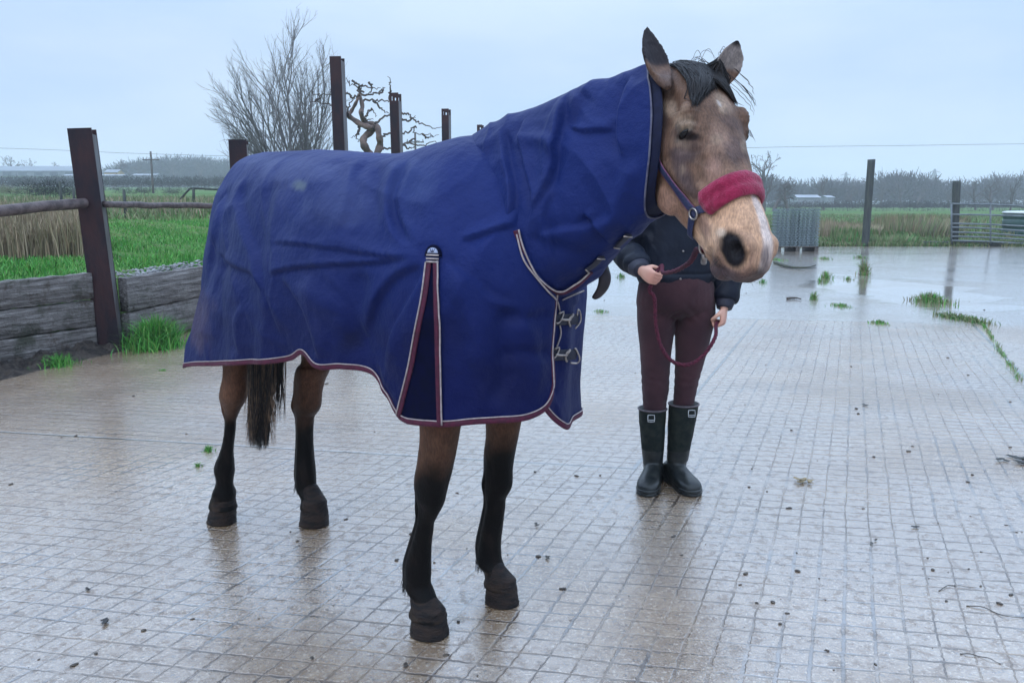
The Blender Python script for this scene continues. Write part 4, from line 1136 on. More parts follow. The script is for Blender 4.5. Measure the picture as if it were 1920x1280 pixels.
# ------------------------------------------------------------------ hair: forelock, tail, fetlock tufts
def hair_mat(name, c1, c2):
    m = NT(name); ob = m.objc()
    c = m.mix(m.smooth(m.noise(m.vmap(ob, (1, 1, 0.25)), 160, 3, 0.6), 0.35, 0.65), c1, c2)
    return m.set(c, 0.42, 0.25)
MAT_HAIR = hair_mat('black_hair', (0.004, 0.004, 0.005), (0.016, 0.013, 0.013))
MAT_HAIR_BROWN = hair_mat('brown_hair', (0.050, 0.032, 0.022), (0.13, 0.085, 0.055))
def strands(paths, r0, name, mat, parent, n=4):
    Vs = []; Fs = []; base = 0
    a = np.linspace(0, 2 * np.pi, n, endpoint=False)
    for P_ in paths:
        m_ = len(P_); rr = r0 * (0.35 + 0.65 * np.sin(np.pi * np.clip(np.linspace(0.12, 1.0, m_), 0, 1))); rr[-1] = r0 * 0.08
        T_, N_, B_ = frames(P_)
        rg = P_[:, None] + rr[:, None, None] * (np.cos(a)[None, :, None] * N_[:, None] + np.sin(a)[None, :, None] * B_[:, None])
        Vs.append(rg.reshape(-1, 3)); i_ = base + np.arange(m_ * n).reshape(m_, n)
        Fs.append(np.stack([i_[:-1], np.roll(i_, -1, 1)[:-1], np.roll(i_, -1, 1)[1:], i_[1:]], -1).reshape(-1, 4)); base += m_ * n
    return obj(name, np.concatenate(Vs), np.concatenate(Fs), mat, parent)
def surf(a_, s_, lift=0.0):
    o_ = POLL + a_ * A_ + s_ * S_ + 0.25 * D_
    h_ = body_bvh.ray_cast(Vector(o_), Vector(-D_))
    d_ = (np.array(h_[0]) - POLL) @ D_ if h_[0] is not None else -0.05
    return POLL + a_ * A_ + s_ * S_ + (min(max(d_, -0.07), 0.024) + lift) * D_
paths = []
for k in range(1000):
    r1, r2 = rng.random(), rng.normal()
    if k < 560:      # patch lying on the forehead, longest near its middle
        s0 = rng.uniform(-0.048, 0.046); a0_ = rng.uniform(-0.045, 0.012)
        cl = round(rng.uniform(0, 7)) / 7
        s1 = -0.078 + 0.098 * cl + rng.normal() * 0.005; a1_ = 0.155 - (s1 + 0.078) * 0.80 - 0.02 * r1 + rng.normal() * 0.006
    else:            # sweep across to the horse's left
        s0 = rng.uniform(-0.02, 0.030); a0_ = rng.uniform(-0.045, 0.03)
        cl = round(rng.uniform(0, 6)) / 6
        s1 = 0.050 + 0.040 * cl + rng.normal() * 0.003; a1_ = 0.030 + 0.085 * (1 - 0.5 * cl) + 0.035 * cl * r1 + rng.normal() * 0.008
    lf = 0.004 + 0.010 * rng.random(); L_ = []
    for t in np.linspace(0, 1, 10):
        a_ = a0_ + (a1_ - a0_) * t; s_ = s0 + (s1 - s0) * (t ** (1.4 if k >= 560 else 1.0)) + 0.003 * math.sin(5 * t + r1 * 6)
        L_.append(surf(a_, s_, lf * (1 - 0.45 * t) + 0.006 * math.sin(math.pi * t)))
    paths.append(np.array(L_))
fl = strands(paths, 0.0016, 'forelock', MAT_HAIR, horse)
paths = []
for k in range(26):  # flyaway hairs above the poll and past the left brow
    if k < 17:
        s0 = rng.uniform(-0.01, 0.055); st_ = surf(rng.uniform(-0.03, 0.01), s0, 0.008)
        hgt = rng.uniform(0.012, 0.045); run = rng.uniform(0.02, 0.05); ph = rng.random() * 6
        L_ = [st_ + np.array([0, 0, 1.0]) * hgt * math.sin(math.pi * min(t * 0.8, 1)) + S_ * run * (t ** 1.5) + D_ * 0.006 * math.sin(4 * t + ph) + A_ * 0.025 * t * t for t in np.linspace(0, 1, 16)]
    else:
        st_ = surf(rng.uniform(0.0, 0.06), rng.uniform(0.06, 0.075), 0.008)
        L_ = [st_ + A_ * 0.11 * t + S_ * 0.028 * math.sin(t * 2.2) * rng.uniform(0.8, 1.1) + D_ * (0.012 * t) for t in np.linspace(0, 1, 10)]
    paths.append(catmull(np.array(L_), 22))
strands(paths, 0.0006, 'forelock', MAT_HAIR, horse)
# eyelashes and whiskers
paths = []
for sg in (-1, 1):
    for k in range(9):
        p0 = POLL + (0.168 + 0.003 * k) * A_ - 0.018 * D_ + sg * 0.100 * S_
        paths.append(np.array([p0, p0 + A_ * 0.006 + S_ * sg * 0.010, p0 + A_ * 0.018 + S_ * sg * 0.016 - D_ * 0.004]))
    for k in range(12):
        p0 = POLL + rng.uniform(0.50, 0.56) * A_ - rng.uniform(0.09, 0.13) * D_ + sg * rng.uniform(0.03, 0.05) * S_
        paths.append(np.array([p0, p0 + A_ * 0.01 + S_ * sg * 0.012 - D_ * 0.01, p0 + A_ * 0.025 + S_ * sg * rng.uniform(0.015, 0.03) - D_ * 0.02]))
strands(paths, 0.0005, 'whiskers', MAT_HAIR, horse)['kind'] = 'stuff'

def tail_path(u0, u1, v1, Y, bend):
    L_ = []
    for t in np.linspace(0, 1, 14):
        v = 560 + (v1 - 560) * t; u = u0 + (u1 - u0) * t ** 1.5 + bend * math.sin(t * 4 + u0) * t
        L_.append(w2l(at(u, v, Y)))
    return np.array(L_)
paths = []; brown = []
cl_u = rng.uniform(463, 512, 16)
for k in range(900):
    c_ = cl_u[rng.integers(16)]; 
    f = (c_ - 463) / 49
    u1 = 466 + f * 46 + rng.normal() * 2.2; v1 = 790 + 55 * rng.random() ** 0.6 - 12 * abs(f - 0.5) * 2 + 4
    paths.append(tail_path(rng.uniform(463, 526), u1, v1, 3.16 + rng.normal() * 0.02, rng.normal() * 1.2))
for k in range(90):
    u1 = rng.choice([520, 527, 534, 514]) + rng.normal() * 1.5
    (paths if k % 2 else brown).append(tail_path(rng.uniform(512, 540), u1, rng.uniform(720, 800), 3.17, rng.normal() * 1.5))
for k in range(90):
    u1 = rng.choice([460, 465, 472, 500, 515]) + rng.normal() * 2.5
    brown.append(tail_path(rng.uniform(468, 520), u1, rng.uniform(780, 850), 3.12, rng.normal() * 2))
tail = strands(paths, 0.0015, 'tail', MAT_HAIR, horse)
strands(brown, 0.0012, 'tail_fringe', MAT_HAIR_BROWN, tail)
# fetlock tufts
def tuft(u, v, l, n, ln, par=horse):
    ps = []
    for k in range(n):
        p0 = lp(u + rng.uniform(2, 16), v + rng.uniform(-12, 12), l + rng.uniform(-0.02, 0.02))
        ps.append(np.array([p0 + [0.012, 0, 0.01], p0 + [-0.004, 0, -0.3 * ln], p0 + [-0.008 + rng.normal() * 0.004, rng.normal() * 0.004, -ln * rng.uniform(0.6, 1.1)]]))
    return strands([catmull(p, 6) for p in ps], 0.0015, 'fetlock_hair', MAT_HAIR, par)
tuft(754, 1082, lRF, 46, 0.055); tuft(890, 1046, lLF, 34, 0.045); tuft(550, 905, lLH, 30, 0.035); tuft(402, 900, lRH, 16, 0.02)
# fine leg and knee hair on the outlines
ps = []
for rows_, l in ((RF, lRF), (LF, lLF), (LH, lLH), (RH, lRH)):
    for k in range(60):
        i_ = rng.integers(1, len(rows_) - 1); t = rng.random()
        r_ = [rows_[i_][j] * (1 - t) + rows_[i_ + 1][j] * t if i_ + 1 < len(rows_) else rows_[i_][j] for j in range(3)]
        p0 = lp(r_[1] + 1.5, r_[0], l); ps.append(np.array([p0, p0 + [-0.003, 0, -0.006], p0 + [-0.005, 0, -0.016]]))
strands(ps, 0.0007, 'leg_hair', MAT_HAIR, horse)['kind'] = 'stuff'

# ------------------------------------------------------------------ headcollar
MAT_COLLAR = simple_mat('navy_webbing', (0.022, 0.028, 0.085), (0.012, 0.016, 0.050), 200, 0.6, 0.001, 500)
MAT_EDGE = simple_mat('collar_edging', (0.16, 0.05, 0.11), None, 100, 0.7)
hc = bpy.data.objects.new('headcollar', None); COL.objects.link(hc); hc.parent = horse; hc.empty_display_size = 0.05
hc['label'] = 'navy headcollar with maroon fleece noseband'
def mirror_head(P_, N_):
    q_ = to_hd(P_); q_[:, 2] *= -1; M_ = hd_pts(q_); out = []; nn_ = []
    for p in M_:
        loc, nor, _, _ = body_bvh.find_nearest(Vector(p)); nor = np.array(nor); out.append(np.array(loc) + nor * 0.005); nn_.append(nor)
    out = np.array(out); nn_ = np.array(nn_)
    for _ in range(4):
        out[1:-1] = out[1:-1] * 0.5 + (out[:-2] + out[2:]) * 0.25; nn_[1:-1] = nn_[1:-1] * 0.5 + (nn_[:-2] + nn_[2:]) * 0.25
    return out, nn_
def hd_pts(q_): return POLL + q_[:, :1] * A_ + q_[:, 1:2] * D_ + q_[:, 2:3] * S_
def both(line, wdt, mat, name, n=30, off=0.005, edge=False, thick=0.0022):
    P_, N_ = path_on(line, body_bvh, n, off)
    for (p, n_) in ((P_, N_), mirror_head(P_, N_)):
        o_ = ribbon(p, n_, wdt, name, mat, hc, thick)
        if edge:
            T_, _, _ = frames(p); B_ = np.cross(T_, n_); B_ /= np.linalg.norm(B_, axis=1)[:, None]
            for s_ in (-1, 1):
                V, F = tube(p + B_ * s_ * wdt / 2, 0.0013, 6); obj('edging', V, F, MAT_EDGE, o_)
    return P_, N_
both([(1229, 292), (1245, 318), (1268, 350), (1290, 380), (1303, 396)], 0.021, MAT_COLLAR, 'cheek_strap', edge=True)
both([(1303, 398), (1299, 415), (1297, 440), (1302, 470)], 0.022, MAT_COLLAR, 'jaw_strap')
both([(1300, 396), (1312, 394), (1324, 390)], 0.018, MAT_COLLAR, 'nose_strap')
both([(1229, 296), (1224, 310), (1222, 330)], 0.018, MAT_COLLAR, 'throat_strap')
def ring_part(u, v, r, rt, name):
    p, n_ = cast(u, v, body_bvh)
    for side_ in (0, 1):
        if side_: P2, N2 = mirror_head(np.array([p, p]), None); c_, nn_ = P2[0], N2[0]
        else: c_, nn_ = p + n_ * 0.007, n_
        e1 = np.cross(nn_, [0, 0, 1.0]); e1 /= np.linalg.norm(e1); e2 = np.cross(nn_, e1)
        th = np.linspace(0, 2 * np.pi, 25)
        V, F = tube(c_ + r * (np.cos(th)[:, None] * e1 + np.sin(th)[:, None] * e2) + nn_ * 0.002, rt, 7, False); obj(name, V, F, MAT_STEEL, hc)
ring_part(1305, 400, 0.012, 0.0028, 'ring')
ring_part(1229, 294, 0.013, 0.0026, 'buckle')
# fleece noseband: from the near cheek over the nose to the far cheek
P_, N_ = path_on([(1318, 388), (1332, 376), (1352, 362), (1375, 350), (1398, 345)], body_bvh, 30, 0.004)
M_, MN = mirror_head(P_, N_)
qa = to_hd(P_); ok_ = qa[:, 2] < 0
P_, N_ = P_[ok_], N_[ok_]; M_, MN = M_[ok_], MN[ok_]
full = np.concatenate([P_, M_[::-1]]); fnn = np.concatenate([N_, MN[::-1]])
# resample evenly, smooth
L_ = np.concatenate([[0], np.cumsum(np.linalg.norm(np.diff(full, axis=0), axis=1))]); tt_ = np.linspace(0, L_[-1], 90)
full = np.stack([np.interp(tt_, L_, full[:, k]) for k in range(3)], -1); fnn = np.stack([np.interp(tt_, L_, fnn[:, k]) for k in range(3)], -1)
for _ in range(30):
    full[1:-1] = full[1:-1] * 0.5 + (full[:-2] + full[2:]) * 0.25; fnn[1:-1] = fnn[1:-1] * 0.5 + (fnn[:-2] + fnn[2:]) * 0.25
full = full + fnn * 0.004
T_, _, _ = frames(full); fnn = fnn - T_ * (fnn * T_).sum(1)[:, None]; fnn /= np.linalg.norm(fnn, axis=1)[:, None]; B_ = np.cross(T_, fnn)
a = np.linspace(0, 2 * np.pi, 40, endpoint=False)
endt = np.minimum(1, np.minimum(np.arange(90), 89 - np.arange(90)) / 5.0) ** 0.5 * 0.85 + 0.15
prof_ = (0.011 - 0.0035 * np.exp(-((np.cos(a)) / 0.16) ** 2)) * np.sin(a)
rings = full[:, None] + endt[:, None, None] * (0.030 * np.sign(np.cos(a)) * np.abs(np.cos(a)) ** 0.8)[None, :, None] * B_[:, None] + endt[:, None, None] * prof_[None, :, None] * fnn[:, None]
V, F = loft(rings)
V = V + 0.0014 * vnoise(V, 55, 77)[:, None]
m = NT('maroon_fleece'); ob = m.objc()
c = m.mix(m.smooth(m.noise(ob, 60, 4, 0.7), 0.3, 0.7), (0.19, 0.009, 0.036), (0.30, 0.020, 0.065))
m.bump(m.math('ADD', m.noise(ob, 260, 3, 0.7), m.math('MULTIPLY', m.noise(ob, 60, 3, 0.6), 0.8)), 0.003)
MAT_FLEECE = m.set(c, 0.9, 0.1, sheen=0.25)
obj('fleece_noseband', V, F, MAT_FLEECE, hc)

# ================================================================== THE HANDLER
PY = 3.86
def pp(u, v, Y=PY): return at(u, v, Y)
def prow(rows, Y=PY, dr=0.9, grow=0.0, n=28, yoff=None, m_=4, sq=2.0):
    C = []; Wd = []
    for i, r_ in enumerate(rows):
        y_ = Y + (yoff[i] if yoff else 0)
        a_, b_ = at(r_[1], r_[0], y_), at(r_[2], r_[0], y_)
        C.append((a_ + b_) / 2); Wd.append((b_[0] - a_[0]) / 2 + grow)
    C = catmull(np.array(C), len(rows) * m_); Wd = catmull(np.array(Wd), len(rows) * m_)
    drr = catmull(np.array([dr] * len(rows) if np.isscalar(dr) else dr), len(rows) * m_)
    a = np.linspace(0, 2 * np.pi, n, endpoint=False)
    return np.stack([np.stack([c[0] + w_ * np.sign(np.cos(a)) * np.abs(np.cos(a)) ** (2 / sq), c[1] + w_ * k_ * np.sin(a), np.full(n, c[2])], -1) for c, w_, k_ in zip(C, Wd, drr)])
def limb(P_, r_, n=20, m_=16, flat=1.0):
    P2 = catmull(np.array(P_, float), m_); r2 = catmull(np.array(r_, float), m_)
    return tube(P2, r2, n, True, flat)
HIPS = [(500, 1208, 1328), (520, 1200, 1336), (545, 1195, 1340), (570, 1193, 1341), (588, 1200, 1336), (596, 1212, 1324)]
LEG1 = [(560, 1194, 1264), (600, 1195, 1266), (640, 1198, 1261), (680, 1201, 1257), (705, 1203, 1255), (730, 1204, 1254), (760, 1206, 1249), (800, 1207, 1247), (850, 1212, 1242), (885, 1214, 1238)]
LEG2 = [(560, 1270, 1341), (600, 1268, 1340), (640, 1266, 1330), (680, 1266, 1320), (705, 1265, 1312), (730, 1264, 1307), (755, 1262, 1302), (800, 1262, 1300), (850, 1260, 1290), (880, 1258, 1286)]
TORSO = [(352, 1225, 1312), (362, 1208, 1330), (380, 1203, 1334), (410, 1207, 1330), (450, 1214, 1323), (480, 1216, 1322), (505, 1208, 1330), (530, 1199, 1337), (560, 1195, 1339)]
LEGSH = [0, 0, 0, -0.01, -0.015, 0, 0.02, 0.02, 0.0, 0]
def shift_y(rg, sh):
    return rg
head_c = pp(1266, 270); chin_c = pp(1266, 316)
SHR, SHL = pp(1213, 372), pp(1325, 372)
ELR, WRR = pp(1176, 474, 3.84), pp(1203, 507, 3.63)
ELL, WRL = pp(1370, 486, 3.90), pp(1358, 577, 3.80)
def hand_parts(wr, W, T, sgn_back, s=1.0):
    """fist round a rope: wr wrist, W towards the knuckles, T towards the thumb side"""
    W = np.array(W, float); W /= np.linalg.norm(W); T = np.array(T, float); T -= W * (T @ W); T /= np.linalg.norm(T)
    Nb = np.cross(W, T) * sgn_back
    parts = []
    pal = [(-0.03, 0.026, 0.019), (0.0, 0.027, 0.018), (0.02, 0.034, 0.017), (0.05, 0.040, 0.016), (0.075, 0.040, 0.014), (0.085, 0.034, 0.010)]
    a = np.linspace(0, 2 * np.pi, 20, endpoint=False)
    rg = [wr + W * d * s + s * (w_ * np.sign(np.cos(a)) * np.abs(np.cos(a)) ** 0.8)[:, None] * T + s * h_ * np.sin(a)[:, None] * Nb for d, w_, h_ in pal]
    parts.append(loft(catmull(np.array(rg).reshape(6, -1), 16).reshape(16, 20, 3)))
    tips = []
    for k, (o_, L_, r_) in enumerate([(0.029, 0.95, 0.0088), (0.010, 1.03, 0.0092), (-0.010, 0.97, 0.0088), (-0.028, 0.80, 0.0078)]):
        b_ = wr + W * 0.070 * s + T * o_ * s
        def dirr(ang): return W * math.cos(R(ang)) - Nb * math.sin(R(ang))
        k1 = b_ + W * 0.014 * s; k2 = k1 + dirr(58 + 4 * k) * 0.040 * L_ * s; k3 = k2 + dirr(148 + 3 * k) * 0.027 * L_ * s; k4 = k3 + dirr(212) * 0.020 * L_ * s
        parts.append(limb([b_, k1, k2, k3, k4], [r_ * s, r_ * 1.08 * s, r_ * 1.02 * s, r_ * 0.94 * s, r_ * 0.75 * s], 10, 14))
        tips.append(k4)
    t0 = wr + W * 0.018 * s + T * 0.026 * s - Nb * 0.004; t1 = t0 + (W * 0.75 + T * 0.6 - Nb * 0.45) * 0.032 * s; t2 = t1 + (W * 0.75 - T * 0.05 - Nb * 0.8) * 0.030 * s; t3 = t2 + (W * 0.35 - T * 0.55 - Nb * 0.6) * 0.022 * s
    parts.append(limb([t0, t1, t2, t3], [0.0125 * s, 0.0115 * s, 0.0105 * s, 0.0078 * s], 10, 12))
    grip = wr + W * 0.076 * s - Nb * 0.022 * s
    return parts, grip, T
hr_parts, gripR, TR_ = hand_parts(WRR, (0.62, -0.62, -0.42), (0.25, -0.25, 0.95), 1, 0.80)
hl_parts, gripL, TL_ = hand_parts(WRL, (-0.10, -0.15, -1.0), (-0.45, -0.90, 0.10), -1, 0.84)
bp = [loft(prow(TORSO, grow=-0.012, dr=0.62)), loft(prow(HIPS, grow=-0.010, dr=[0.74, 0.74, 0.72, 0.66, 0.5, 0.3])), loft(prow(LEG1, grow=-0.008, dr=1.0)), loft(prow(LEG2, grow=-0.008, dr=1.0)),
      limb([pp(1266, 356), pp(1266, 335), pp(1266, 305)], [0.060, 0.054, 0.058]),
      limb([SHR + [0.04, 0, 0], SHR, (SHR + ELR) / 2, ELR, (ELR + WRR) / 2, WRR], [0.045, 0.048, 0.042, 0.036, 0.032, 0.025]),
      limb([SHL - [0.04, 0, 0], SHL, (SHL + ELL) / 2, ELL, (ELL + WRL) / 2, WRL], [0.045, 0.048, 0.042, 0.036, 0.032, 0.025])]
# head with a face looking towards the camera
V, F = ball((0, 0, 0), (0.076, 0.096, 0.114), 28, 20); bp.append((V + head_c + [0, 0.0, 0.0], F))
V, F = ball((0, 0, 0), (0.055, 0.062, 0.062), 24, 14); bp.append((V + head_c + [0, -0.018, -0.062], F))
V, F = ball((0, 0, 0), (0.011, 0.018, 0.012), 12, 8); bp.append((V + head_c + [0, -0.090, -0.026], F))
bp.append(limb([head_c + [0, -0.083, 0.012], head_c + [0, -0.094, -0.018]], [0.006, 0.010], 10, 6))
for s_ in (-1, 1):
    V, F = ball((0, 0, 0), (0.008, 0.018, 0.028), 12, 8); bp.append((V + head_c + [s_ * 0.073, 0.005, -0.015], F))
V, F = ball((0, 0, 0), (0.024, 0.010, 0.010), 14, 8); bp.append((V + head_c + [0, -0.078, -0.060], F))
bp += hr_parts + hl_parts
for (u, v, dx) in ((1226, 890, -0.02), (1272, 886, 0.03)):   # feet inside the boots
    an = pp(u, v); bp.append(limb([an, [an[0], PY + 0.03, 0.07], [an[0] + dx * 0.3, PY - 0.04, 0.05], [an[0] + dx * 0.6, PY - 0.08, 0.04]], [0.026, 0.028, 0.022, 0.014]))
pV, pF = voxel_union(bp, 0.0042, 3)
C = np.tile(np.array([0.56, 0.32, 0.24]), (len(pV), 1))
d_ = np.linalg.norm((pV - (head_c + [0, -0.085, -0.060])) / [0.024, 0.02, 0.007], axis=1); C = blend(C, (0.42, 0.12, 0.10), sstep(1.1, 0.8, d_))
for s_ in (-1, 1):
    e_ = head_c + [s_ * 0.031, -0.080, 0.004]; d_ = np.linalg.norm((pV - e_) / [0.014, 0.02, 0.006], axis=1); C = blend(C, (0.6, 0.58, 0.56), sstep(1.1, 0.9, d_))
    d_ = np.linalg.norm((pV - e_) / [0.006, 0.02, 0.0065], axis=1); C = blend(C, (0.03, 0.02, 0.015), sstep(1.1, 0.9, d_))
    d_ = np.linalg.norm((pV - e_ - [0, 0, 0.017]) / [0.018, 0.02, 0.003], axis=1); C = blend(C, (0.10, 0.06, 0.04), sstep(1.2, 0.8, d_))
for g_ in (gripR, gripL):
    d_ = np.linalg.norm(pV - g_, axis=1); C = blend(C, (0.52, 0.22, 0.17), sstep(0.05, 0.025, d_) * 0.6)
m = NT('skin'); cc = m.mix(m.math('MULTIPLY', m.noise(m.objc(), 60, 3, 0.6), 0.4), m.attr(), (0.50, 0.25, 0.18))
m.bump(m.noise(m.objc(), 300, 2, 0.5), 0.0006); MAT_SKIN = m.set(cc, 0.5, 0.4)
O_P = np.array([float((pp(1213, 932)[0] + pp(1295, 932)[0]) / 2), PY, 0.0])
person = obj('person', pV - O_P, pF, MAT_SKIN); person.location = tuple(O_P); vcol(person, np.clip(C, 0, 1))
tag(person, 'person behind the horse in dark jacket, plum leggings and rubber boots, holding the lead rope', 'person')
def pobj(name, V, F, mat, parent=person, smooth=True): return obj(name, np.asarray(V) - O_P, F, mat, parent, smooth)
# hair
V, F = ball((0, 0, 0), (0.084, 0.102, 0.120), 28, 20); V = V + head_c + [0, 0.014, 0.012]
fr = (V[:, 1] < head_c[1] - 0.035) & (V[:, 2] < head_c[2] + 0.055)
V[fr, 1] = head_c[1] - 0.02
ps = [limb([head_c + [0, 0.09, 0.03], head_c + [0, 0.13, -0.02], head_c + [0, 0.12, -0.14], head_c + [0, 0.11, -0.26]], [0.03, 0.035, 0.03, 0.01])]
hV, hF = voxel_union([(V, F)] + ps, 0.006, 3)
pobj('hair', hV + 0.002 * vnoise(hV * [1, 1, 0.2], 60, 88)[:, None], hF, simple_mat('brown_head_hair', (0.06, 0.035, 0.02), (0.03, 0.018, 0.01), 80, 0.5))
# leggings
lgV, lgF = voxel_union([loft(prow(HIPS, dr=[0.76, 0.76, 0.74, 0.70, 0.55, 0.35])), loft(prow(LEG1[:8], dr=1.0)), loft(prow(LEG2[:8], dr=1.0))], 0.0055, 5)
lN = mesh_data('tl', lgV, lgF, None); ln3 = np.empty(len(lgV) * 3, np.float32); lN.vertices.foreach_get('normal', ln3); ln3 = ln3.reshape(-1, 3)
kz_, cz_ = pp(1230, 712)[2], pp(1267, 598)[2]; w3_ = vnoise(lgV, 7, 96)
ld = 0.0020 * vnoise(lgV, 14, 90) + 0.0014 * np.exp(-((lgV[:, 2] - kz_) / 0.06) ** 2) * np.sin(lgV[:, 2] * 150 + 6 * w3_) + 0.0009 * np.exp(-((lgV[:, 2] - kz_ + 0.11) / 0.04) ** 2) * np.sin(lgV[:, 2] * 240 + 4 * w3_)
ld += 0.0040 * np.exp(-((lgV[:, 2] - cz_ - 0.02) / 0.05) ** 2) * np.sin(lgV[:, 2] * 120 + np.abs(lgV[:, 0] - pp(1267, 598)[0]) * 110 + 2 * w3_) * np.exp(-(np.abs(lgV[:, 0] - pp(1267, 598)[0]) / 0.09) ** 2)
lgV = lgV + ln3 * ld[:, None]
m = NT('plum_leggings'); ob = m.objc()
c = m.mix(m.smooth(m.noise(ob, 8, 3, 0.5), 0.3, 0.7), (0.058, 0.025, 0.030), (0.038, 0.017, 0.022))
m.bump(m.math('ADD', m.noise(ob, 500, 2, 0.5), m.math('MULTIPLY', m.noise(ob, 25, 3, 0.6), 1.5)), 0.0025)
MAT_LEG = m.set(c, 0.8, 0.12, sheen=0.08)
pobj('leggings', lgV, lgF, MAT_LEG)
# jacket
JT = [(340, 1242, 1290), (350, 1222, 1312), (362, 1203, 1334), (385, 1195, 1341), (420, 1195, 1341), (460, 1194, 1341), (495, 1193, 1342), (515, 1193, 1342), (526, 1196, 1339), (532, 1200, 1335)]
jp = [loft(prow(JT, dr=0.70, sq=2.2)),
      limb([SHR + [0.05, 0, 0.0], SHR, (SHR + ELR) / 2 + [-0.012, 0, 0], ELR + [-0.008, 0, 0.0], (ELR + WRR) / 2 + [0, 0, 0.008], WRR + (ELR - WRR) * 0.16], [0.06, 0.072, 0.068, 0.066, 0.062, 0.048], 24, 22),
      limb([SHL - [0.05, 0, 0.0], SHL, (SHL + ELL) / 2 + [0.012, 0, 0], ELL, (ELL + WRL) / 2, WRL + (ELL - WRL) * 0.14], [0.06, 0.072, 0.070, 0.068, 0.066, 0.052], 24, 22),
      limb([pp(1266, 352), pp(1266, 328)], [0.072, 0.066], 24, 6)]
jV, jF = voxel_union(jp, 0.0055, 3)
def arm_wr(P, a_, b_, amp, n_):
    d_ = b_ - a_; L_ = np.linalg.norm(d_); t = (P - a_) @ d_ / L_ / L_; near_ = (t > -0.1) & (t < 1.1) & (np.linalg.norm(P - a_ - np.outer(t, d_), axis=1) < 0.11)
    return amp * near_ * np.sin(t * n_ * 6.28 + 3 * vnoise(P, 6, 91)) * sstep(0, 0.3, t)
jN = mesh_data('tn', jV, jF, None); n3 = np.empty(len(jV) * 3, np.float32); jN.vertices.foreach_get('normal', n3); n3 = n3.reshape(-1, 3)
jd = 0.004 * vnoise(jV, 9, 92) + 0.002 * vnoise(jV, 26, 93) + arm_wr(jV, ELR, WRR, 0.005, 3.2) + arm_wr(jV, ELL, WRL, 0.004, 3.0) + arm_wr(jV, SHR, ELR, 0.004, 3) + arm_wr(jV, SHL, ELL, 0.004, 3)
ht = at(1266, 515, PY)[2]
jd += -0.006 * np.exp(-((jV[:, 2] - ht - 0.012) / 0.006) ** 2) * (np.abs(jV[:, 0] - pp(1267, 500)[0]) < 0.20)
jV = jV + n3 * jd[:, None]
m = NT('dark_jacket'); ob = m.objc()
c = m.mix(m.smooth(m.noise(ob, 9, 3, 0.5), 0.3, 0.7), (0.003, 0.005, 0.012), (0.007, 0.011, 0.022))
m.bump(m.math('ADD', m.noise(ob, 45, 3, 0.6), m.math('MULTIPLY', m.noise(ob, 14, 3, 0.5), 1.5)), 0.0022)
MAT_JKT = m.set(c, 0.6, 0.2)
jacket = pobj('jacket', jV, jF, MAT_JKT)
for e_, w_ in ((ELR, WRR), (ELL, WRL)):
    V, F = limb([w_ + (e_ - w_) * 0.20, w_ + (e_ - w_) * 0.09, w_ - (e_ - w_) * 0.01], [0.048, 0.041, 0.034], 24, 10); pobj('cuff', V, F, MAT_STRAP, jacket)
mb = MB()
zc = pp(1268, 500)[0]
for (u, v) in ((1281, 471), (1276, 523)):
    o_ = at(u, v, PY - 0.13); V, F = ball(o_, (0.005, 0.004, 0.005), 10, 6); pobj('stud', V, F, MAT_STEEL, jacket)
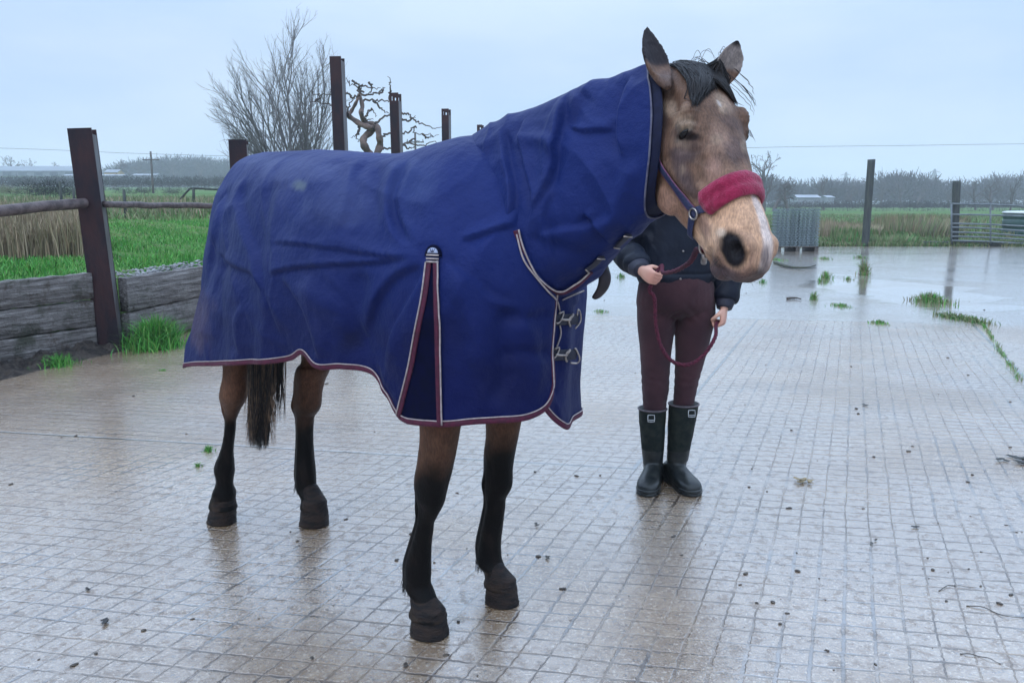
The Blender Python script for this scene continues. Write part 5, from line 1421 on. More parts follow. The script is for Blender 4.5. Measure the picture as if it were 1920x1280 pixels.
# boots
MAT_BOOT = simple_mat('boot_neoprene', (0.006, 0.010, 0.010), (0.016, 0.020, 0.016), 30, 0.6, 0.002, 90, 0.15)
MAT_RUB = simple_mat('boot_rubber', (0.022, 0.024, 0.022), (0.007, 0.009, 0.010), 22, 0.28, 0.001, 60, 0.3)
MAT_RIM = simple_mat('boot_rim', (0.10, 0.075, 0.085), (0.06, 0.05, 0.06), 50, 0.6)
MAT_LOGO = simple_mat('boot_mark', (0.62, 0.64, 0.66), None, 30, 0.5)
def boot(rows, toe, heel, logo):
    sh = prow(rows, dr=1.0, grow=0.003)
    toe = gnd(*toe); heel = gnd(*heel); ax = toe - heel; ax[2] = 0; L_ = 0.285; ax /= np.linalg.norm(ax); heel = toe - ax * L_
    sd_ = np.array([-ax[1], ax[0], 0])
    a = np.linspace(0, 2 * np.pi, 28, endpoint=False); rg = []
    for t, w_, zt in [(0.0, 0.018, 0.05), (0.02, 0.030, 0.075), (0.10, 0.038, 0.10), (0.28, 0.040, 0.12), (0.45, 0.042, 0.105), (0.62, 0.049, 0.082), (0.8, 0.052, 0.068), (0.93, 0.043, 0.054), (0.985, 0.026, 0.042), (1.0, 0.012, 0.034)]:
        c_ = heel + ax * L_ * t
        zz = np.where(np.sin(a) > 0, zt / 2 + 0.008 + (zt / 2 - 0.008) * np.abs(np.sin(a)), 0.016 + (zt / 2 - 0.008) * (1 - np.abs(np.sin(a)) ** 0.35))
        rg.append(c_ + (w_ * np.sign(np.cos(a)) * np.abs(np.cos(a)) ** 0.75)[:, None] * sd_ + zz[:, None] * np.array([0, 0, 1.0]))
    foot = loft(catmull(np.array(rg).reshape(10, -1), 40).reshape(40, 28, 3))
    ank = heel + ax * 0.075; low = sh[-1].mean(0)
    lower = limb([low + [0, 0, 0.05], low, (low + ank) / 2 + [0, 0, 0.02], ank + [0, 0, 0.09], ank + [0, 0, 0.05]], [0.046, 0.045, 0.046, 0.048, 0.040], 24, 14)
    # shaft (open tube with thickness)
    zs = sh[:, :, 2].mean(1)
    top_ring = sh[0]; c0 = top_ring.mean(0)
    V1, F1 = voxel_union([loft(sh), lower, foot], 0.0050, 4)
    zcut = top_ring[0, 2] - 0.002
    V1[:, 2] = np.minimum(V1[:, 2], zcut)
    V1 = V1 + (0.0022 * vnoise(V1 * [1, 1, 1.3], 16, 95) * sstep(0.42, 0.3, V1[:, 2]) * sstep(0.10, 0.2, V1[:, 2]))[:, None]
    V1[:, 2] = np.minimum(V1[:, 2], zcut)
    up_ = V1[:, 2] > 0.20
    o_ = pobj('boot', V1, F1, MAT_BOOT)
    o_.data.materials.append(MAT_RUB)
    cz = np.array([p.center[2] for p in o_.data.polygons]); 
    o_.data.polygons.foreach_set('material_index', np.where(cz < 0.165, 1, 0).astype(np.int32))
    # rubber collar and rim
    r_top = c0 + (top_ring - c0) * 1.03
    V, F = tube(np.concatenate([r_top, r_top[:1]]) + [0, 0, -0.004], 0.0042, 8, False); pobj('rim', V, F, MAT_RIM, o_)
    # rim is an opening: a dark inner disc below the lip
    # sole
    rg = []; tt2 = np.linspace(-0.04, 1.03, 40)
    outl = []
    for s_ in (1, -1):
        for t in (tt2 if s_ > 0 else tt2[::-1]):
            w_ = np.interp(t, [-0.04, 0.0, 0.1, 0.3, 0.45, 0.65, 0.82, 0.94, 1.0, 1.03], [0.004, 0.028, 0.040, 0.039, 0.040, 0.050, 0.054, 0.044, 0.026, 0.006])
            outl.append(heel + ax * L_ * t + sd_ * w_ * s_)
    outl = np.array(outl); cc_ = outl.mean(0)
    lay = [(0.0, 0.97), (0.004, 1.0), (0.010, 1.0), (0.012, 0.975), (0.015, 0.975), (0.017, 1.01), (0.027, 1.01), (0.030, 0.97)]
    V, F = loft(np.array([cc_ + (outl - cc_) * k_ + [0, 0, z_] for z_, k_ in lay])); pobj('sole', V, F, MAT_RUB, o_)
    # square mark on the front
    bv = BVHTree.FromPolygons([Vector(v_) for v_ in V1], [list(map(int, f_)) for f_ in F1])
    mbk = MB()
    def on(u, v):
        h_ = bv.ray_cast(Vector(CAM), Vector(ray(u, v)).normalized()); return np.array(h_[0]) + np.array([0, -0.0012, 0])
    u, v = logo
    sq = [(-6, -6), (0, -6.5), (6, -6), (6.4, 0), (6, 6), (0, 6.4), (-6, 6), (-6.4, 0)]
    c_ = np.array([on(u + x, v + y) for x, y in sq + sq[:1]]); V, F = tube(c_, 0.0016, 6); mbk.add(V, F)
    c_ = np.array([on(u - 5, v + 3), on(u, v + 3.4), on(u + 5, v + 3)]); V, F = tube(c_, 0.0015, 6); mbk.add(V, F)
    pobj('mark', mbk.verts(), mbk.F, MAT_LOGO, o_)
    return o_
boot([(764, 1199, 1248), (780, 1199, 1247), (820, 1202, 1245), (850, 1205, 1243), (870, 1207, 1241)], (1211, 931), (1228, 898), (1221, 784))
boot([(755, 1256, 1308), (775, 1254, 1306), (810, 1253, 1299), (840, 1252, 1293), (862, 1251, 1289)], (1304, 931), (1262, 903), (1297, 775))

# ------------------------------------------------------------------ lead rope
chin, _n = cast(1298, 444, body_bvh)
if chin is None: chin = hd(0.40, -0.19, 0.0)
ch = hd(0.43, -0.185, 0.0); chw = l2w(ch)
ropeP = [chw, at(1307, 468, (chw[1] * 2 + 3.0) / 3), at(1294, 491, 2.55), at(1268, 507, 3.0), at(1243, 511, 3.35), gripR + TR_ * 0.055 + [0.01, 0, 0], gripR + TR_ * 0.02, gripR - TR_ * 0.03,
         gripR - TR_ * 0.055 + [0, 0, -0.01], at(1227, 560, 3.62), at(1230, 610, 3.62), at(1240, 650, 3.60), at(1262, 678, 3.58), at(1292, 683, 3.58), at(1320, 665, 3.60), at(1341, 632, 3.64), gripL + TL_ * 0.05 + [0, 0, -0.02], gripL, gripL - TL_ * 0.05]
ropeP = catmull(np.array(ropeP), 240)
T_, N_, B_ = frames(ropeP)
Lr = np.concatenate([[0], np.cumsum(np.linalg.norm(np.diff(ropeP, axis=0), axis=1))])
m = NT('maroon_rope'); ob = m.objc()
c = m.mix(m.smooth(m.noise(ob, 160, 2, 0.6), 0.4, 0.6), (0.11, 0.020, 0.038), (0.045, 0.010, 0.020)); m.bump(m.noise(ob, 220, 3, 0.6), 0.003)
MAT_ROPE = m.set(c, 0.8, 0.2)
lead = empty('lead_rope', chw)
tag(lead, 'maroon lead rope looping from the horse\'s chin through both of the handler\'s hands', 'lead rope')
mb = MB()
for k in range(3):
    ph = Lr * 95 + k * 2.094; V, F = tube(ropeP + 0.0044 * (np.cos(ph)[:, None] * N_ + np.sin(ph)[:, None] * B_), 0.0047, 7); mb.add(V - chw, F)
mb.build('rope', MAT_ROPE, lead)
mb = MB(); th = np.linspace(0, 2 * np.pi, 20)
V, F = tube(np.stack([0.012 * np.cos(th), 0 * th, 0.018 * np.sin(th) + 0.012], -1), 0.003, 7, False); mb.add(V, F); V, F = tube(np.array([[0, 0, -0.006], [0.004, 0.02, -0.028]]), 0.007, 10); mb.add(V, F)
mb.build('clip', MAT_STEEL, lead)

# ================================================================== FENCE AND BANK ON THE LEFT
MAT_RUST = simple_mat('rusted_steel', (0.032, 0.011, 0.012), (0.009, 0.006, 0.011), 7, 0.5, 0.002, 60, 0.25, stretch=(1, 1, 0.35))
MAT_RUSTE = simple_mat('steel_edge', (0.10, 0.10, 0.11), (0.05, 0.035, 0.035), 9, 0.5, stretch=(1, 1, 0.3))
m = NT('weathered_boards'); ob = m.objc()
gr_ = m.noise(m.vmap(ob, (0.6, 6, 9)), 4, 6, 0.65, 0.4)
c = m.ramp(gr_, [(0.30, (0.040, 0.033, 0.030)), (0.50, (0.15, 0.132, 0.122)), (0.70, (0.31, 0.285, 0.27))])
c = m.mix(m.smooth(m.noise(ob, 2.5, 5, 0.7), 0.5, 0.68), c, (0.045, 0.045, 0.030))
c = m.mix(m.smooth(m.noise(m.vmap(ob, loc=(3, 1, 7)), 5, 5, 0.7), 0.56, 0.7), c, (0.055, 0.038, 0.026))
m.bump(m.math('ADD', m.math('MULTIPLY', gr_, 1.5), m.noise(ob, 22, 5, 0.65)), 0.03)
MAT_BOARD = m.set(c, 0.6, 0.4)
MAT_RAIL = simple_mat('rail_wood', (0.10, 0.070, 0.065), (0.035, 0.020, 0.020), 6, 0.55, 0.003, 40, 0.5, stretch=(0.2, 3, 3))

def h_post(i, top_z, holes, lean=(0, 0), wd=0.20, label='', rz=0):
    x, y = POSTS[i]
    root = empty('steel_post', (x, y, 0), R(rz))
    root.rotation_euler[0] = R(lean[1]); root.rotation_euler[1] = R(lean[0])
    mb = MB(); dp = 0.20; tf = 0.013
    def plate(cx, cy, sx_, sy_, z0, z1): mb.add(*box((cx, cy, (z0 + z1) / 2), (sx_, sy_, z1 - z0)))
    if holes:
        hz0, hz1, hw_ = top_z - 0.13, top_z - 0.06, 0.075
        for yy in (-dp / 2, dp / 2):
            plate(0, yy, wd, tf, -0.2, hz0); plate(0, yy, wd, tf, hz1, top_z)
            for s_ in (-1, 1): plate(s_ * (wd / 2 + hw_ / 2) / 2, yy, (wd - hw_) / 2, tf, hz0, hz1)
        plate(0, 0, 0.010, dp - tf - 0.004, -0.2, hz0 - 0.02)
    else:
        for yy in (-dp / 2, dp / 2): plate(0, yy, wd, tf, -0.2, top_z)
        plate(0, 0, 0.010, dp - tf - 0.004, -0.2, top_z)
    mb.build('beam', MAT_RUST, root, smooth=False)
    # channel side facing right
    mb = MB(); mb.add(*box((wd / 2 - 0.006, 0, top_z / 2 - 0.1), (0.008, dp - tf - 0.006, top_z + 0.1 - (0.16 if holes else 0.0)))); mb.build('side_plate', MAT_RUSTE, root, smooth=False)
    tag(root, label, 'post', 'steel posts of the fence line')
    return root
h_post(0, 1.93, False, (-3.0, 0), 0.190, rz=15, label='short rusty steel post holding the board wall, nearest the camera on the left')
h_post(1, 1.99, False, (-0.5, 0), 0.190, rz=12, label='short rusty steel post rising just behind the horse\'s rump')
h_post(2, 3.30, False, (-0.6, 0), 0.160, rz=-3, label='tallest dark steel post, in front of the bare willow')
h_post(3, 3.12, True, (-0.6, 0), 0.155, rz=-7, label='steel post with a slot at its top beside the twisted dead tree')
h_post(4, 3.26, True, (0, 0), 0.155, rz=-9, label='slotted steel post behind the middle of the horse\'s back')
h_post(5, 3.50, True, (0, 0), 0.155, rz=-10, label='farthest slotted steel post, only its top above the horse\'s withers')

def board_wall(p0, p1, zt, n, label, slope=0.0):
    p0 = np.array(p0); p1 = np.array(p1); L_ = np.linalg.norm(p1 - p0); an = math.atan2(p1[1] - p0[1], p1[0] - p0[0])
    root = empty('board_wall', (*p0, 0), an); hb = zt / n
    for k in range(n):
        z0 = k * hb + 0.004; nx = 90
        xs = np.linspace(0.0, L_, nx); rg = []
        for x in xs:
            t_ = 0.085; e = 0.006
            pr = [(-t_ / 2 + e, z0), (t_ / 2 - e, z0), (t_ / 2, z0 + e), (t_ / 2, z0 + hb - 0.012 - e), (t_ / 2 - e, z0 + hb - 0.012), (-t_ / 2 + e, z0 + hb - 0.012), (-t_ / 2, z0 + hb - 0.012 - e), (-t_ / 2, z0 + e)]
            rg.append([(x, a_ + 0.006 * math.sin(x * 3 + k * 2), b_ + (slope * x if 1 else 0) + 0.006 * math.sin(x * 2.3 + k)) for a_, b_ in pr])
        V, F = loft(np.array(rg)); V = V + (0.006 * vnoise(V, 9, 100 + k) + 0.004 * vnoise(V * [0.5, 1, 1], 30, 110 + k))[:, None] * np.array([0.2, 1, 1])
        obj('board', V, F, MAT_BOARD, root)
    tag(root, label, 'wall', 'board retaining walls between the steel posts')
    return root
P1 = np.array(POSTS[0]); P2 = np.array(POSTS[1]); P3 = np.array(POSTS[2])
board_wall((-4.16 - 0.35, 6.6 - 0.9), P1 + [-0.09, -0.13], 0.70, 3, 'weathered grey board wall left of the nearest rusty post, mud against its foot')
board_wall(P1 + [0.10, 0.10], P2 + [-0.03, -0.12], 0.63, 2, 'cracked grey board wall between the nearest post and the horse\'s rump', 0.02)
board_wall(P2 + [0.05, 0.12], P3 + [-0.03, -0.12], 0.63, 2, 'board wall hidden behind the horse beyond the second post')

def pole_rail(P_, r, label):
    P_ = catmull(np.array(P_, float), 60); o0 = P_[0].copy(); V, F = tube(P_ - o0, r, 14, True); V = V + 0.006 * vnoise(V, 5, 120)[:, None]
    o = obj('wooden_rail', V, F, MAT_RAIL); o.location = tuple(o0); return tag(o, label, 'fence rail', 'wooden rails between the steel posts')
pole_rail([at(-260, 420, 5.6), at(-60, 402, 6.35), at(80, 387, 6.95), at(158, 381, 7.45)], [0.044] * 60, 'wooden rail left of the nearest rusty post')
pole_rail([at(196, 383, 7.55), at(300, 385, 8.5), at(395, 386, 9.4), at(440, 386, 9.75)], [0.030] * 60, 'wooden rail from the nearest rusty post to behind the rump')

# ------------------------------------------------------------------ blades, tufts, twigs
def grass_mat(name, a_=1.0):
    m = NT(name); cc = m.attr(); return m.set(cc, 0.6, 0.25)
MAT_BLADE = grass_mat('grass_blades')
def blades(base, h_, wd, cols, name, lean=0.5, parent=None, seed=0, origin=None, stiff=0.6):
    r_ = np.random.default_rng(seed); n = len(base); base = np.asarray(base, float)
    h_ = np.broadcast_to(h_, (n,)); az = r_.random(n) * 2 * np.pi; d_ = np.stack([np.cos(az), np.sin(az), 0 * az], -1)
    ln = lean * r_.random(n) ** 1.0; sd_ = np.stack([-np.sin(az), np.cos(az), 0 * az], -1)
    rot = r_.random(n) * 3.14; sd_ = np.stack([np.cos(rot), np.sin(rot), 0 * rot], -1)
    up_ = np.array([0, 0, 1.0]); V = np.zeros((n, 7, 3))
    w_ = np.broadcast_to(wd, (n,)) * r_.uniform(0.7, 1.3, n)
    for k, (t, ww) in enumerate([(0, 1.0), (0.4, 0.9), (0.75, 0.6)]):
        c_ = base + up_ * (h_ * t * (1 - 0.25 * ln * t))[:, None] + d_ * (h_ * ln * t ** 2)[:, None]
        V[:, 2 * k] = c_ - sd_ * (w_ * ww / 2)[:, None]; V[:, 2 * k + 1] = c_ + sd_ * (w_ * ww / 2)[:, None]
    V[:, 6] = base + up_ * (h_ * (1 - 0.35 * ln))[:, None] + d_ * (h_ * ln)[:, None]
    i_ = np.arange(n)[:, None] * 7
    F = np.concatenate([np.concatenate([i_ + np.array([[0, 1, 3, 2]]), i_ + np.array([[2, 3, 5, 4]])]), np.concatenate([i_ + np.array([[4, 5, 6, 6]])])])
    # triangles need their own arrays: build with tri + quads via all-tris
    T3 = np.concatenate([i_ + np.array([[0, 1, 3]]), i_ + np.array([[0, 3, 2]]), i_ + np.array([[2, 3, 5]]), i_ + np.array([[2, 5, 4]]), i_ + np.array([[4, 5, 6]])])
    Vv = V.reshape(-1, 3) - (np.zeros(3) if origin is None else np.asarray(origin))
    o = obj(name, Vv, T3, MAT_BLADE, parent)
    if origin is not None and parent is None: o.location = tuple(origin)
    cols = np.asarray(cols, float); pick = cols[r_.integers(len(cols), size=n)] * r_.uniform(0.7, 1.25, n)[:, None]
    vcol(o, np.clip(np.repeat(pick, 7, 0), 0, 1))
    return o
GREEN = [(0.050, 0.24, 0.030), (0.08, 0.29, 0.045), (0.035, 0.16, 0.028), (0.13, 0.27, 0.06)]
DULL = [(0.11, 0.17, 0.06), (0.15, 0.18, 0.08), (0.09, 0.14, 0.05), (0.20, 0.19, 0.10)]
DRY = [(0.30, 0.23, 0.15), (0.36, 0.29, 0.20), (0.22, 0.16, 0.10), (0.17, 0.14, 0.08), (0.25, 0.22, 0.13)]
# bank grass
n = 60000; yy = 5.0 + 17 * rng.random(n) ** 1.3; xx = fence_x(yy) - 0.16 - rng.random(n) ** 1.2 * (2.5 + yy * 0.38)
patch = vnoise(np.stack([xx, yy, 0 * xx], -1), 0.9, 130)
zz = np.array([float(terrain(min(x, float(fence_x(y)) - 0.67), y)) for x, y in zip(xx, yy)])
keep = (patch > -0.75) & ~((yy < 10.2) & (yy > 7.4) & (xx > fence_x(yy) - 0.5 - 0.2 * patch))
xx, yy, zz = xx[keep], yy[keep], zz[keep]
o = blades(np.stack([xx, yy, zz - 0.02], -1), 0.05 + 0.07 * rng.random(len(xx)) + 0.03 * np.clip(patch[keep], -1, 1), 0.012, GREEN, 'bank_grass', 0.9, seed=3)
tag(o, 'bright green grass on the bank behind the board wall', 'grass', kind='stuff')
n = 26000; yy = 22 + 40 * rng.random(n); xx = -1.0 - rng.random(n) * (yy * 0.62)
o = blades(np.stack([xx, yy, [float(terrain(x, y)) - 0.03 for x, y in zip(xx, yy)]], -1), 0.12 + 0.2 * rng.random(n), 0.035, DULL + [(0.10, 0.22, 0.06)], 'meadow_grass', 0.8, seed=4)
tag(o, 'dull green rough grass of the pasture beyond the bank', 'grass', kind='stuff')
# dry reeds
def reed_patch(n, u0, u1, Y0, Y1, h0, h1, seed, cols=DRY, wd=0.016):
    r_ = np.random.default_rng(seed); Y = r_.uniform(Y0, Y1, n); u = r_.uniform(u0, u1, n) + 8 * np.sin(Y * 3)
    X = (u - 960) / FPX * Y * 1.0
    z = np.array([float(terrain(x, y)) for x, y in zip(X, Y)])
    P_ = np.stack([X, Y, z - 0.03], -1); hh = (h0 + (h1 - h0) * r_.random(n)) * (0.8 + 0.25 * vnoise(P_ * [1, 1, 0], 1.1, seed))
    return P_, hh
P_, hh = reed_patch(17000, -120, 172, 10.5, 15.5, 0.45, 0.86, 140)
o = blades(P_, hh, 0.014, DRY, 'dry_reeds', 0.35, seed=5); tag(o, 'tall dry brown reeds on the bank left of the nearest post', 'reeds', kind='stuff')
P_, hh = reed_patch(9000, -100, 430, 24, 48, 0.15, 0.65, 141)
o = blades(P_, hh, 0.03, DRY[:2] + DULL, 'rough_scrub', 0.5, seed=6); tag(o, 'pale scrubby growth in the far left pasture', 'scrub', kind='stuff')

def clump(u, v, n, h_, rad, label, name='grass_tuft', cat='grass tuft', grp=None, cols=GREEN, wd=0.006, lean=1.1, z=0.0, seed=0, asp=1.0):
    c_ = gnd(u, v, z); r_ = np.random.default_rng(seed + int(u)); a = r_.random(n) * 6.283; q_ = np.abs(r_.normal(size=n)) * 0.5
    b_ = np.stack([c_[0] + rad * q_ * np.cos(a), c_[1] + rad * asp * q_ * np.sin(a), np.full(n, z - 0.005)], -1)
    o = blades(b_, h_ * r_.uniform(0.4, 1.1, n) * np.clip(1.1 - 0.5 * q_, 0.3, 1), wd, cols, name, lean, seed=seed + 9, origin=(c_[0], c_[1], z))
    return tag(o, label, cat, grp)
clump(292, 652, 1500, 0.34, 0.27, 'lush green grass clump at the foot of the board wall beside the horse\'s tail', wd=0.009, seed=1)
clump(108, 686, 320, 0.13, 0.17, 'small grass tuft in the mud left of the nearest post', seed=2)
clump(390, 846, 110, 0.05, 0.035, 'tiny grass tuft on the concrete left of the hind hoof', wd=0.0035, seed=3)
clump(371, 874, 60, 0.04, 0.022, 'tiniest grass sprig on the concrete, just below another tuft left of the hind leg', wd=0.003, seed=4)
WG = 'weeds growing in the yard'
clump(305, 695, 50, 0.03, 0.06, 'flat grass wisp on the concrete left of the rug\'s rear hem', wd=0.004, grp=WG, seed=5)
for k, (u, v, n, h_, rad, lb) in enumerate([
    (1549, 522, 160, 0.17, 0.10, 'bushy green weed in front of the pallet of grid tiles'), (1537, 528, 60, 0.09, 0.07, 'low weed touching a bushier one in front of the pallet'),
    (1590, 524, 50, 0.08, 0.08, 'small low weed right of the bushy one near the long puddle'), (1620, 516, 200, 0.34, 0.10, 'tallest weed with reddish stalks, left of the long puddle'),
    (1612, 484, 90, 0.12, 0.2, 'weed nearest the right-hand timber post\'s foot'), (1430, 530, 60, 0.10, 0.06, 'lone weed just right of the horse\'s muzzle'),
    (1526, 562, 60, 0.17, 0.06, 'upright thin weed on the wet yard below the pallet'), (1577, 574, 160, 0.05, 0.20, 'flat yellowish weed patch on the wet yard'),
    (1650, 606, 130, 0.05, 0.12, 'flat weed on the far slab joint below the puddle'), (1454, 488, 100, 0.08, 0.3, 'moss and weeds at the left foot of the pallet'),
    (1545, 486, 80, 0.10, 0.25, 'weeds at the right foot of the pallet'), (1165, 520, 80, 0.10, 0.10, 'weed on the yard left of the handler\'s sleeve'), (1128, 585, 60, 0.05, 0.10, 'flat weed on the slab joint between rug and handler')]):
    clump(u, v, n, h_, rad, lb, 'weed', 'weed', WG, GREEN + DULL + ([(0.20, 0.09, 0.06)] * 3 if 'reddish' in lb else []), 0.010, 1.0, seed=20 + k, asp=1.6)
clump(1745, 566, 420, 0.17, 0.24, 'straggly olive weed clump at the slab corner right of the puddle', 'weed', 'weed', WG, DULL + GREEN[:2], 0.012, 1.4, seed=50, asp=1.8)
# strip of grass in the joint
c0, c1 = gnd(1765, 592), gnd(1842, 606); n = 520; t = rng.random(n)
b_ = c0 + (c1 - c0) * t[:, None] + rng.normal(size=(n, 3)) * [0.06, 0.12, 0]; b_[:, 2] = 0
o = blades(b_, 0.03 + 0.055 * rng.random(n), 0.010, GREEN[2:3] + DULL, 'grass_strip', 1.3, seed=51, origin=(c0[0], c0[1], 0)); tag(o, 'strip of grass growing along the slab edge at the right', 'grass strip', WG, 'stuff')
c0, c1 = gnd(1842, 608), gnd(1915, 715); n = 260; t = rng.random(n) ** 1.2
b_ = c0 + (c1 - c0) * t[:, None] + rng.normal(size=(n, 3)) * [0.012, 0.012, 0]; b_[:, 2] = 0
o = blades(b_, 0.02 + 0.03 * rng.random(n), 0.006, GREEN + DULL, 'moss_line', 1.2, seed=52, origin=(c0[0], c0[1], 0)); tag(o, 'thin line of moss in the long joint at the right edge', 'moss', WG, 'stuff')
# field edge beyond the yard on the right
n = 30000; yy = YARD_END + 0.05 + 5 * rng.random(n) ** 1.6; xx = 3.5 + rng.random(n) * 15
pt = vnoise(np.stack([xx, yy, 0 * xx], -1), 0.8, 131); kp = pt > -0.6; xx, yy = xx[kp], yy[kp]
o = blades(np.stack([xx, yy, [float(terrain(x, y)) - 0.02 for x, y in zip(xx, yy)]], -1), 0.08 + 0.14 * rng.random(len(xx)), 0.022, GREEN[2:3] + DULL + DULL, 'verge_grass', 0.9, seed=7); tag(o, 'green verge along the far edge of the yard', 'grass', kind='stuff')
n = 34000; yy = 30 + 55 * rng.random(n) ** 1.3; xx = 5 + rng.random(n) * yy * 0.62
o = blades(np.stack([xx, yy, [float(terrain(x, y)) - 0.03 for x, y in zip(xx, yy)]], -1), 0.15 + 0.25 * rng.random(n), 0.05, DULL + [(0.12, 0.25, 0.08)], 'field_grass', 0.7, seed=8); tag(o, 'pale rough grass of the flat field beyond the yard', 'grass', kind='stuff')
for (n, u0, u1, Y0, Y1, h0, h1, sd_, nm, lb, cl) in ((5200, 1640, 1800, 30, 38, 0.6, 1.15, 142, 'dry_weeds', 'brown dead weed stalks between the two timber posts', DULL + DRY[2:] + [(0.12, 0.11, 0.07)]), (2600, 1525, 1640, 29, 36, 0.4, 0.8, 143, 'pink_grasses', 'pinkish dry grass right of the pallet', [(0.24, 0.19, 0.13), (0.20, 0.19, 0.10)]), (1600, 1560, 1720, 26.5, 29, 0.3, 0.6, 144, 'rushes', 'green rushes at the far yard edge', GREEN[2:3] + DULL)):
    P_, hh = reed_patch(n, u0, u1, Y0, Y1, h0, h1, sd_); o = blades(P_, hh, 0.028, cl, nm, 0.4, seed=sd_); tag(o, lb, 'weeds', kind='stuff')
# mud heap at the foot of the post
nu, nv_ = 70, 50; V = []
for j in range(nv_):
    for i in range(nu):
        s_ = i / (nu - 1); t_ = j / (nv_ - 1); V.append((s_, t_, 0))
V = np.array(V); c0 = np.array(gnd(-40, 724)); c1 = np.array(gnd(262, 650))
ax = (c1 - c0); wl_ = np.array([fence_x(c0[1]), c0[1]])
P_ = c0 + V[:, :1] * ax
back = np.array([-0.93, 0.36, 0]) * 0.75
P_ = P_ + V[:, 1:2] * back
nse = vnoise(P_, 2.2, 150); nse2 = vnoise(P_, 9, 151)
hgt = 0.27 * V[:, 1] ** 0.8 * (0.75 + 0.5 * nse) * (0.5 + 0.9 * np.exp(-((V[:, 0] - 0.72) / 0.25) ** 2)) + 0.045 * nse2 * np.minimum(1, V[:, 1] * 5) + 0.022 * vnoise(P_, 26, 152) * np.minimum(1, V[:, 1] * 4)
edge_ = np.minimum(1, np.minimum(V[:, 0], 1 - V[:, 0]) * 8); P_[:, 2] = np.maximum(hgt, 0) * edge_ - 0.006
P_[:, :2] += (0.05 * nse[:, None] * (V[:, 1:2] < 0.02))
idx = np.arange(nu * nv_).reshape(nv_, nu); F = np.stack([idx[:-1, :-1], idx[:-1, 1:], idx[1:, 1:], idx[1:, :-1]], -1).reshape(-1, 4)
m = NT('wet_mud'); ob = m.objc(); c = m.mix(m.smooth(m.noise(ob, 12, 5, 0.7), 0.4, 0.6), (0.020, 0.014, 0.012), (0.085, 0.066, 0.052)); m.bump(m.noise(ob, 24, 6, 0.75), 0.07)
MAT_MUD = m.set(c, 0.45, 0.5)
o = obj('mud_heap', P_, F, MAT_MUD); tag(o, 'dark wet mud heaped against the board wall at the nearest post', 'mud', kind='stuff')
# gravel strip behind the second wall
mb = MB(); r_ = np.random.default_rng(160)
for k in range(620):
    y = r_.uniform(7.8, 10.4); x = float(fence_x(y)) - 0.12 - 0.45 * r_.random(); s_ = r_.uniform(0.008, 0.022)
    V, F = ball((0, 0, 0), (s_, s_ * 0.8, s_ * 0.5), 6, 4); mb.add(V + [x, y, float(terrain(x - 0.6, y)) + 0.05 * (1 if k % 3 else 0.4)], F)
m_gr = simple_mat('pale_gravel', (0.26, 0.26, 0.27), (0.10, 0.10, 0.10), 9, 0.4)
o = mb.build('gravel', m_gr); tag(o, 'pale wet gravel strip along the top of the second board wall', 'gravel', kind='stuff')

# ------------------------------------------------------------------ debris on the concrete
MAT_CRUMB = simple_mat('mud_crumb', (0.030, 0.022, 0.018), (0.07, 0.055, 0.04), 90, 0.5, 0.002, 200)
mb = MB(); r_ = np.random.default_rng(170)
for k in range(230):
    v = 470 + 800 * r_.random() ** 0.9; u = r_.uniform(0, 1920) if k % 3 else r_.uniform(1330, 1920); c_ = gnd(u, v)
    if c_[0] < fence_x(c_[1]) + 0.2: continue
    s_ = 0.0014 + 0.0045 * r_.random() ** 2.5 * (1 + 0.22 * c_[1]); V, F = ball((0, 0, 0), (s_ * r_.uniform(0.8, 2.2), s_, s_ * 0.45), 7, 5)
    a_ = r_.random() * 3.14; V = V @ np.array([[math.cos(a_), math.sin(a_), 0], [-math.sin(a_), math.cos(a_), 0], [0, 0, 1]]); V = V * (1 + 0.3 * vnoise(V, 200, k)[:, None]); mb.add(V + c_ + [0, 0, s_ * 0.3], F)
o = mb.build('mud_crumbs', MAT_CRUMB); tag(o, 'crumbs of mud and grit scattered over the wet concrete', 'debris', kind='stuff')
def twig(line, r, label, col=MAT_CRUMB, grp='twigs lying on the yard', cat='twig', name='twig'):
    P_ = catmull(np.array([gnd(u, v) for u, v in line]), 40); P_[:, 2] = r * 0.9 + 0.004 * np.sin(np.linspace(0, 7, 40)) ** 2; o0 = P_[0].copy(); o0[2] = 0
    V, F = tube(P_ - o0, np.linspace(r, r * 0.4, 40), 6); V = V + 0.2 * r * vnoise(V, 60, 3)[:, None]; o = obj(name, V, F, col); o.location = tuple(o0); return tag(o, label, cat, grp)
twig([(1812, 1136), (1850, 1142), (1890, 1158), (1935, 1155)], 0.0018, 'thin dark twig lying at the lower right edge')
twig([(1760, 1108), (1782, 1098), (1800, 1100), (1830, 1102)], 0.0016, 'short bent twig above the longer one at the lower right')
twig([(1800, 1226), (1840, 1232), (1880, 1246)], 0.0018, 'twig beside the dark wet patch in the bottom right corner')
twig([(1452, 494), (1480, 503), (1510, 505), (1530, 500)], 0.035, 'mossy broken plank lying in front of the pallet', simple_mat('mossy_wood', (0.06, 0.07, 0.04), (0.03, 0.03, 0.025), 10, 0.7), None, 'plank', 'plank')
twig([(1476, 562), (1490, 561), (1502, 563)], 0.02, 'short dark stick on the wet yard right of the handler\'s sleeve')
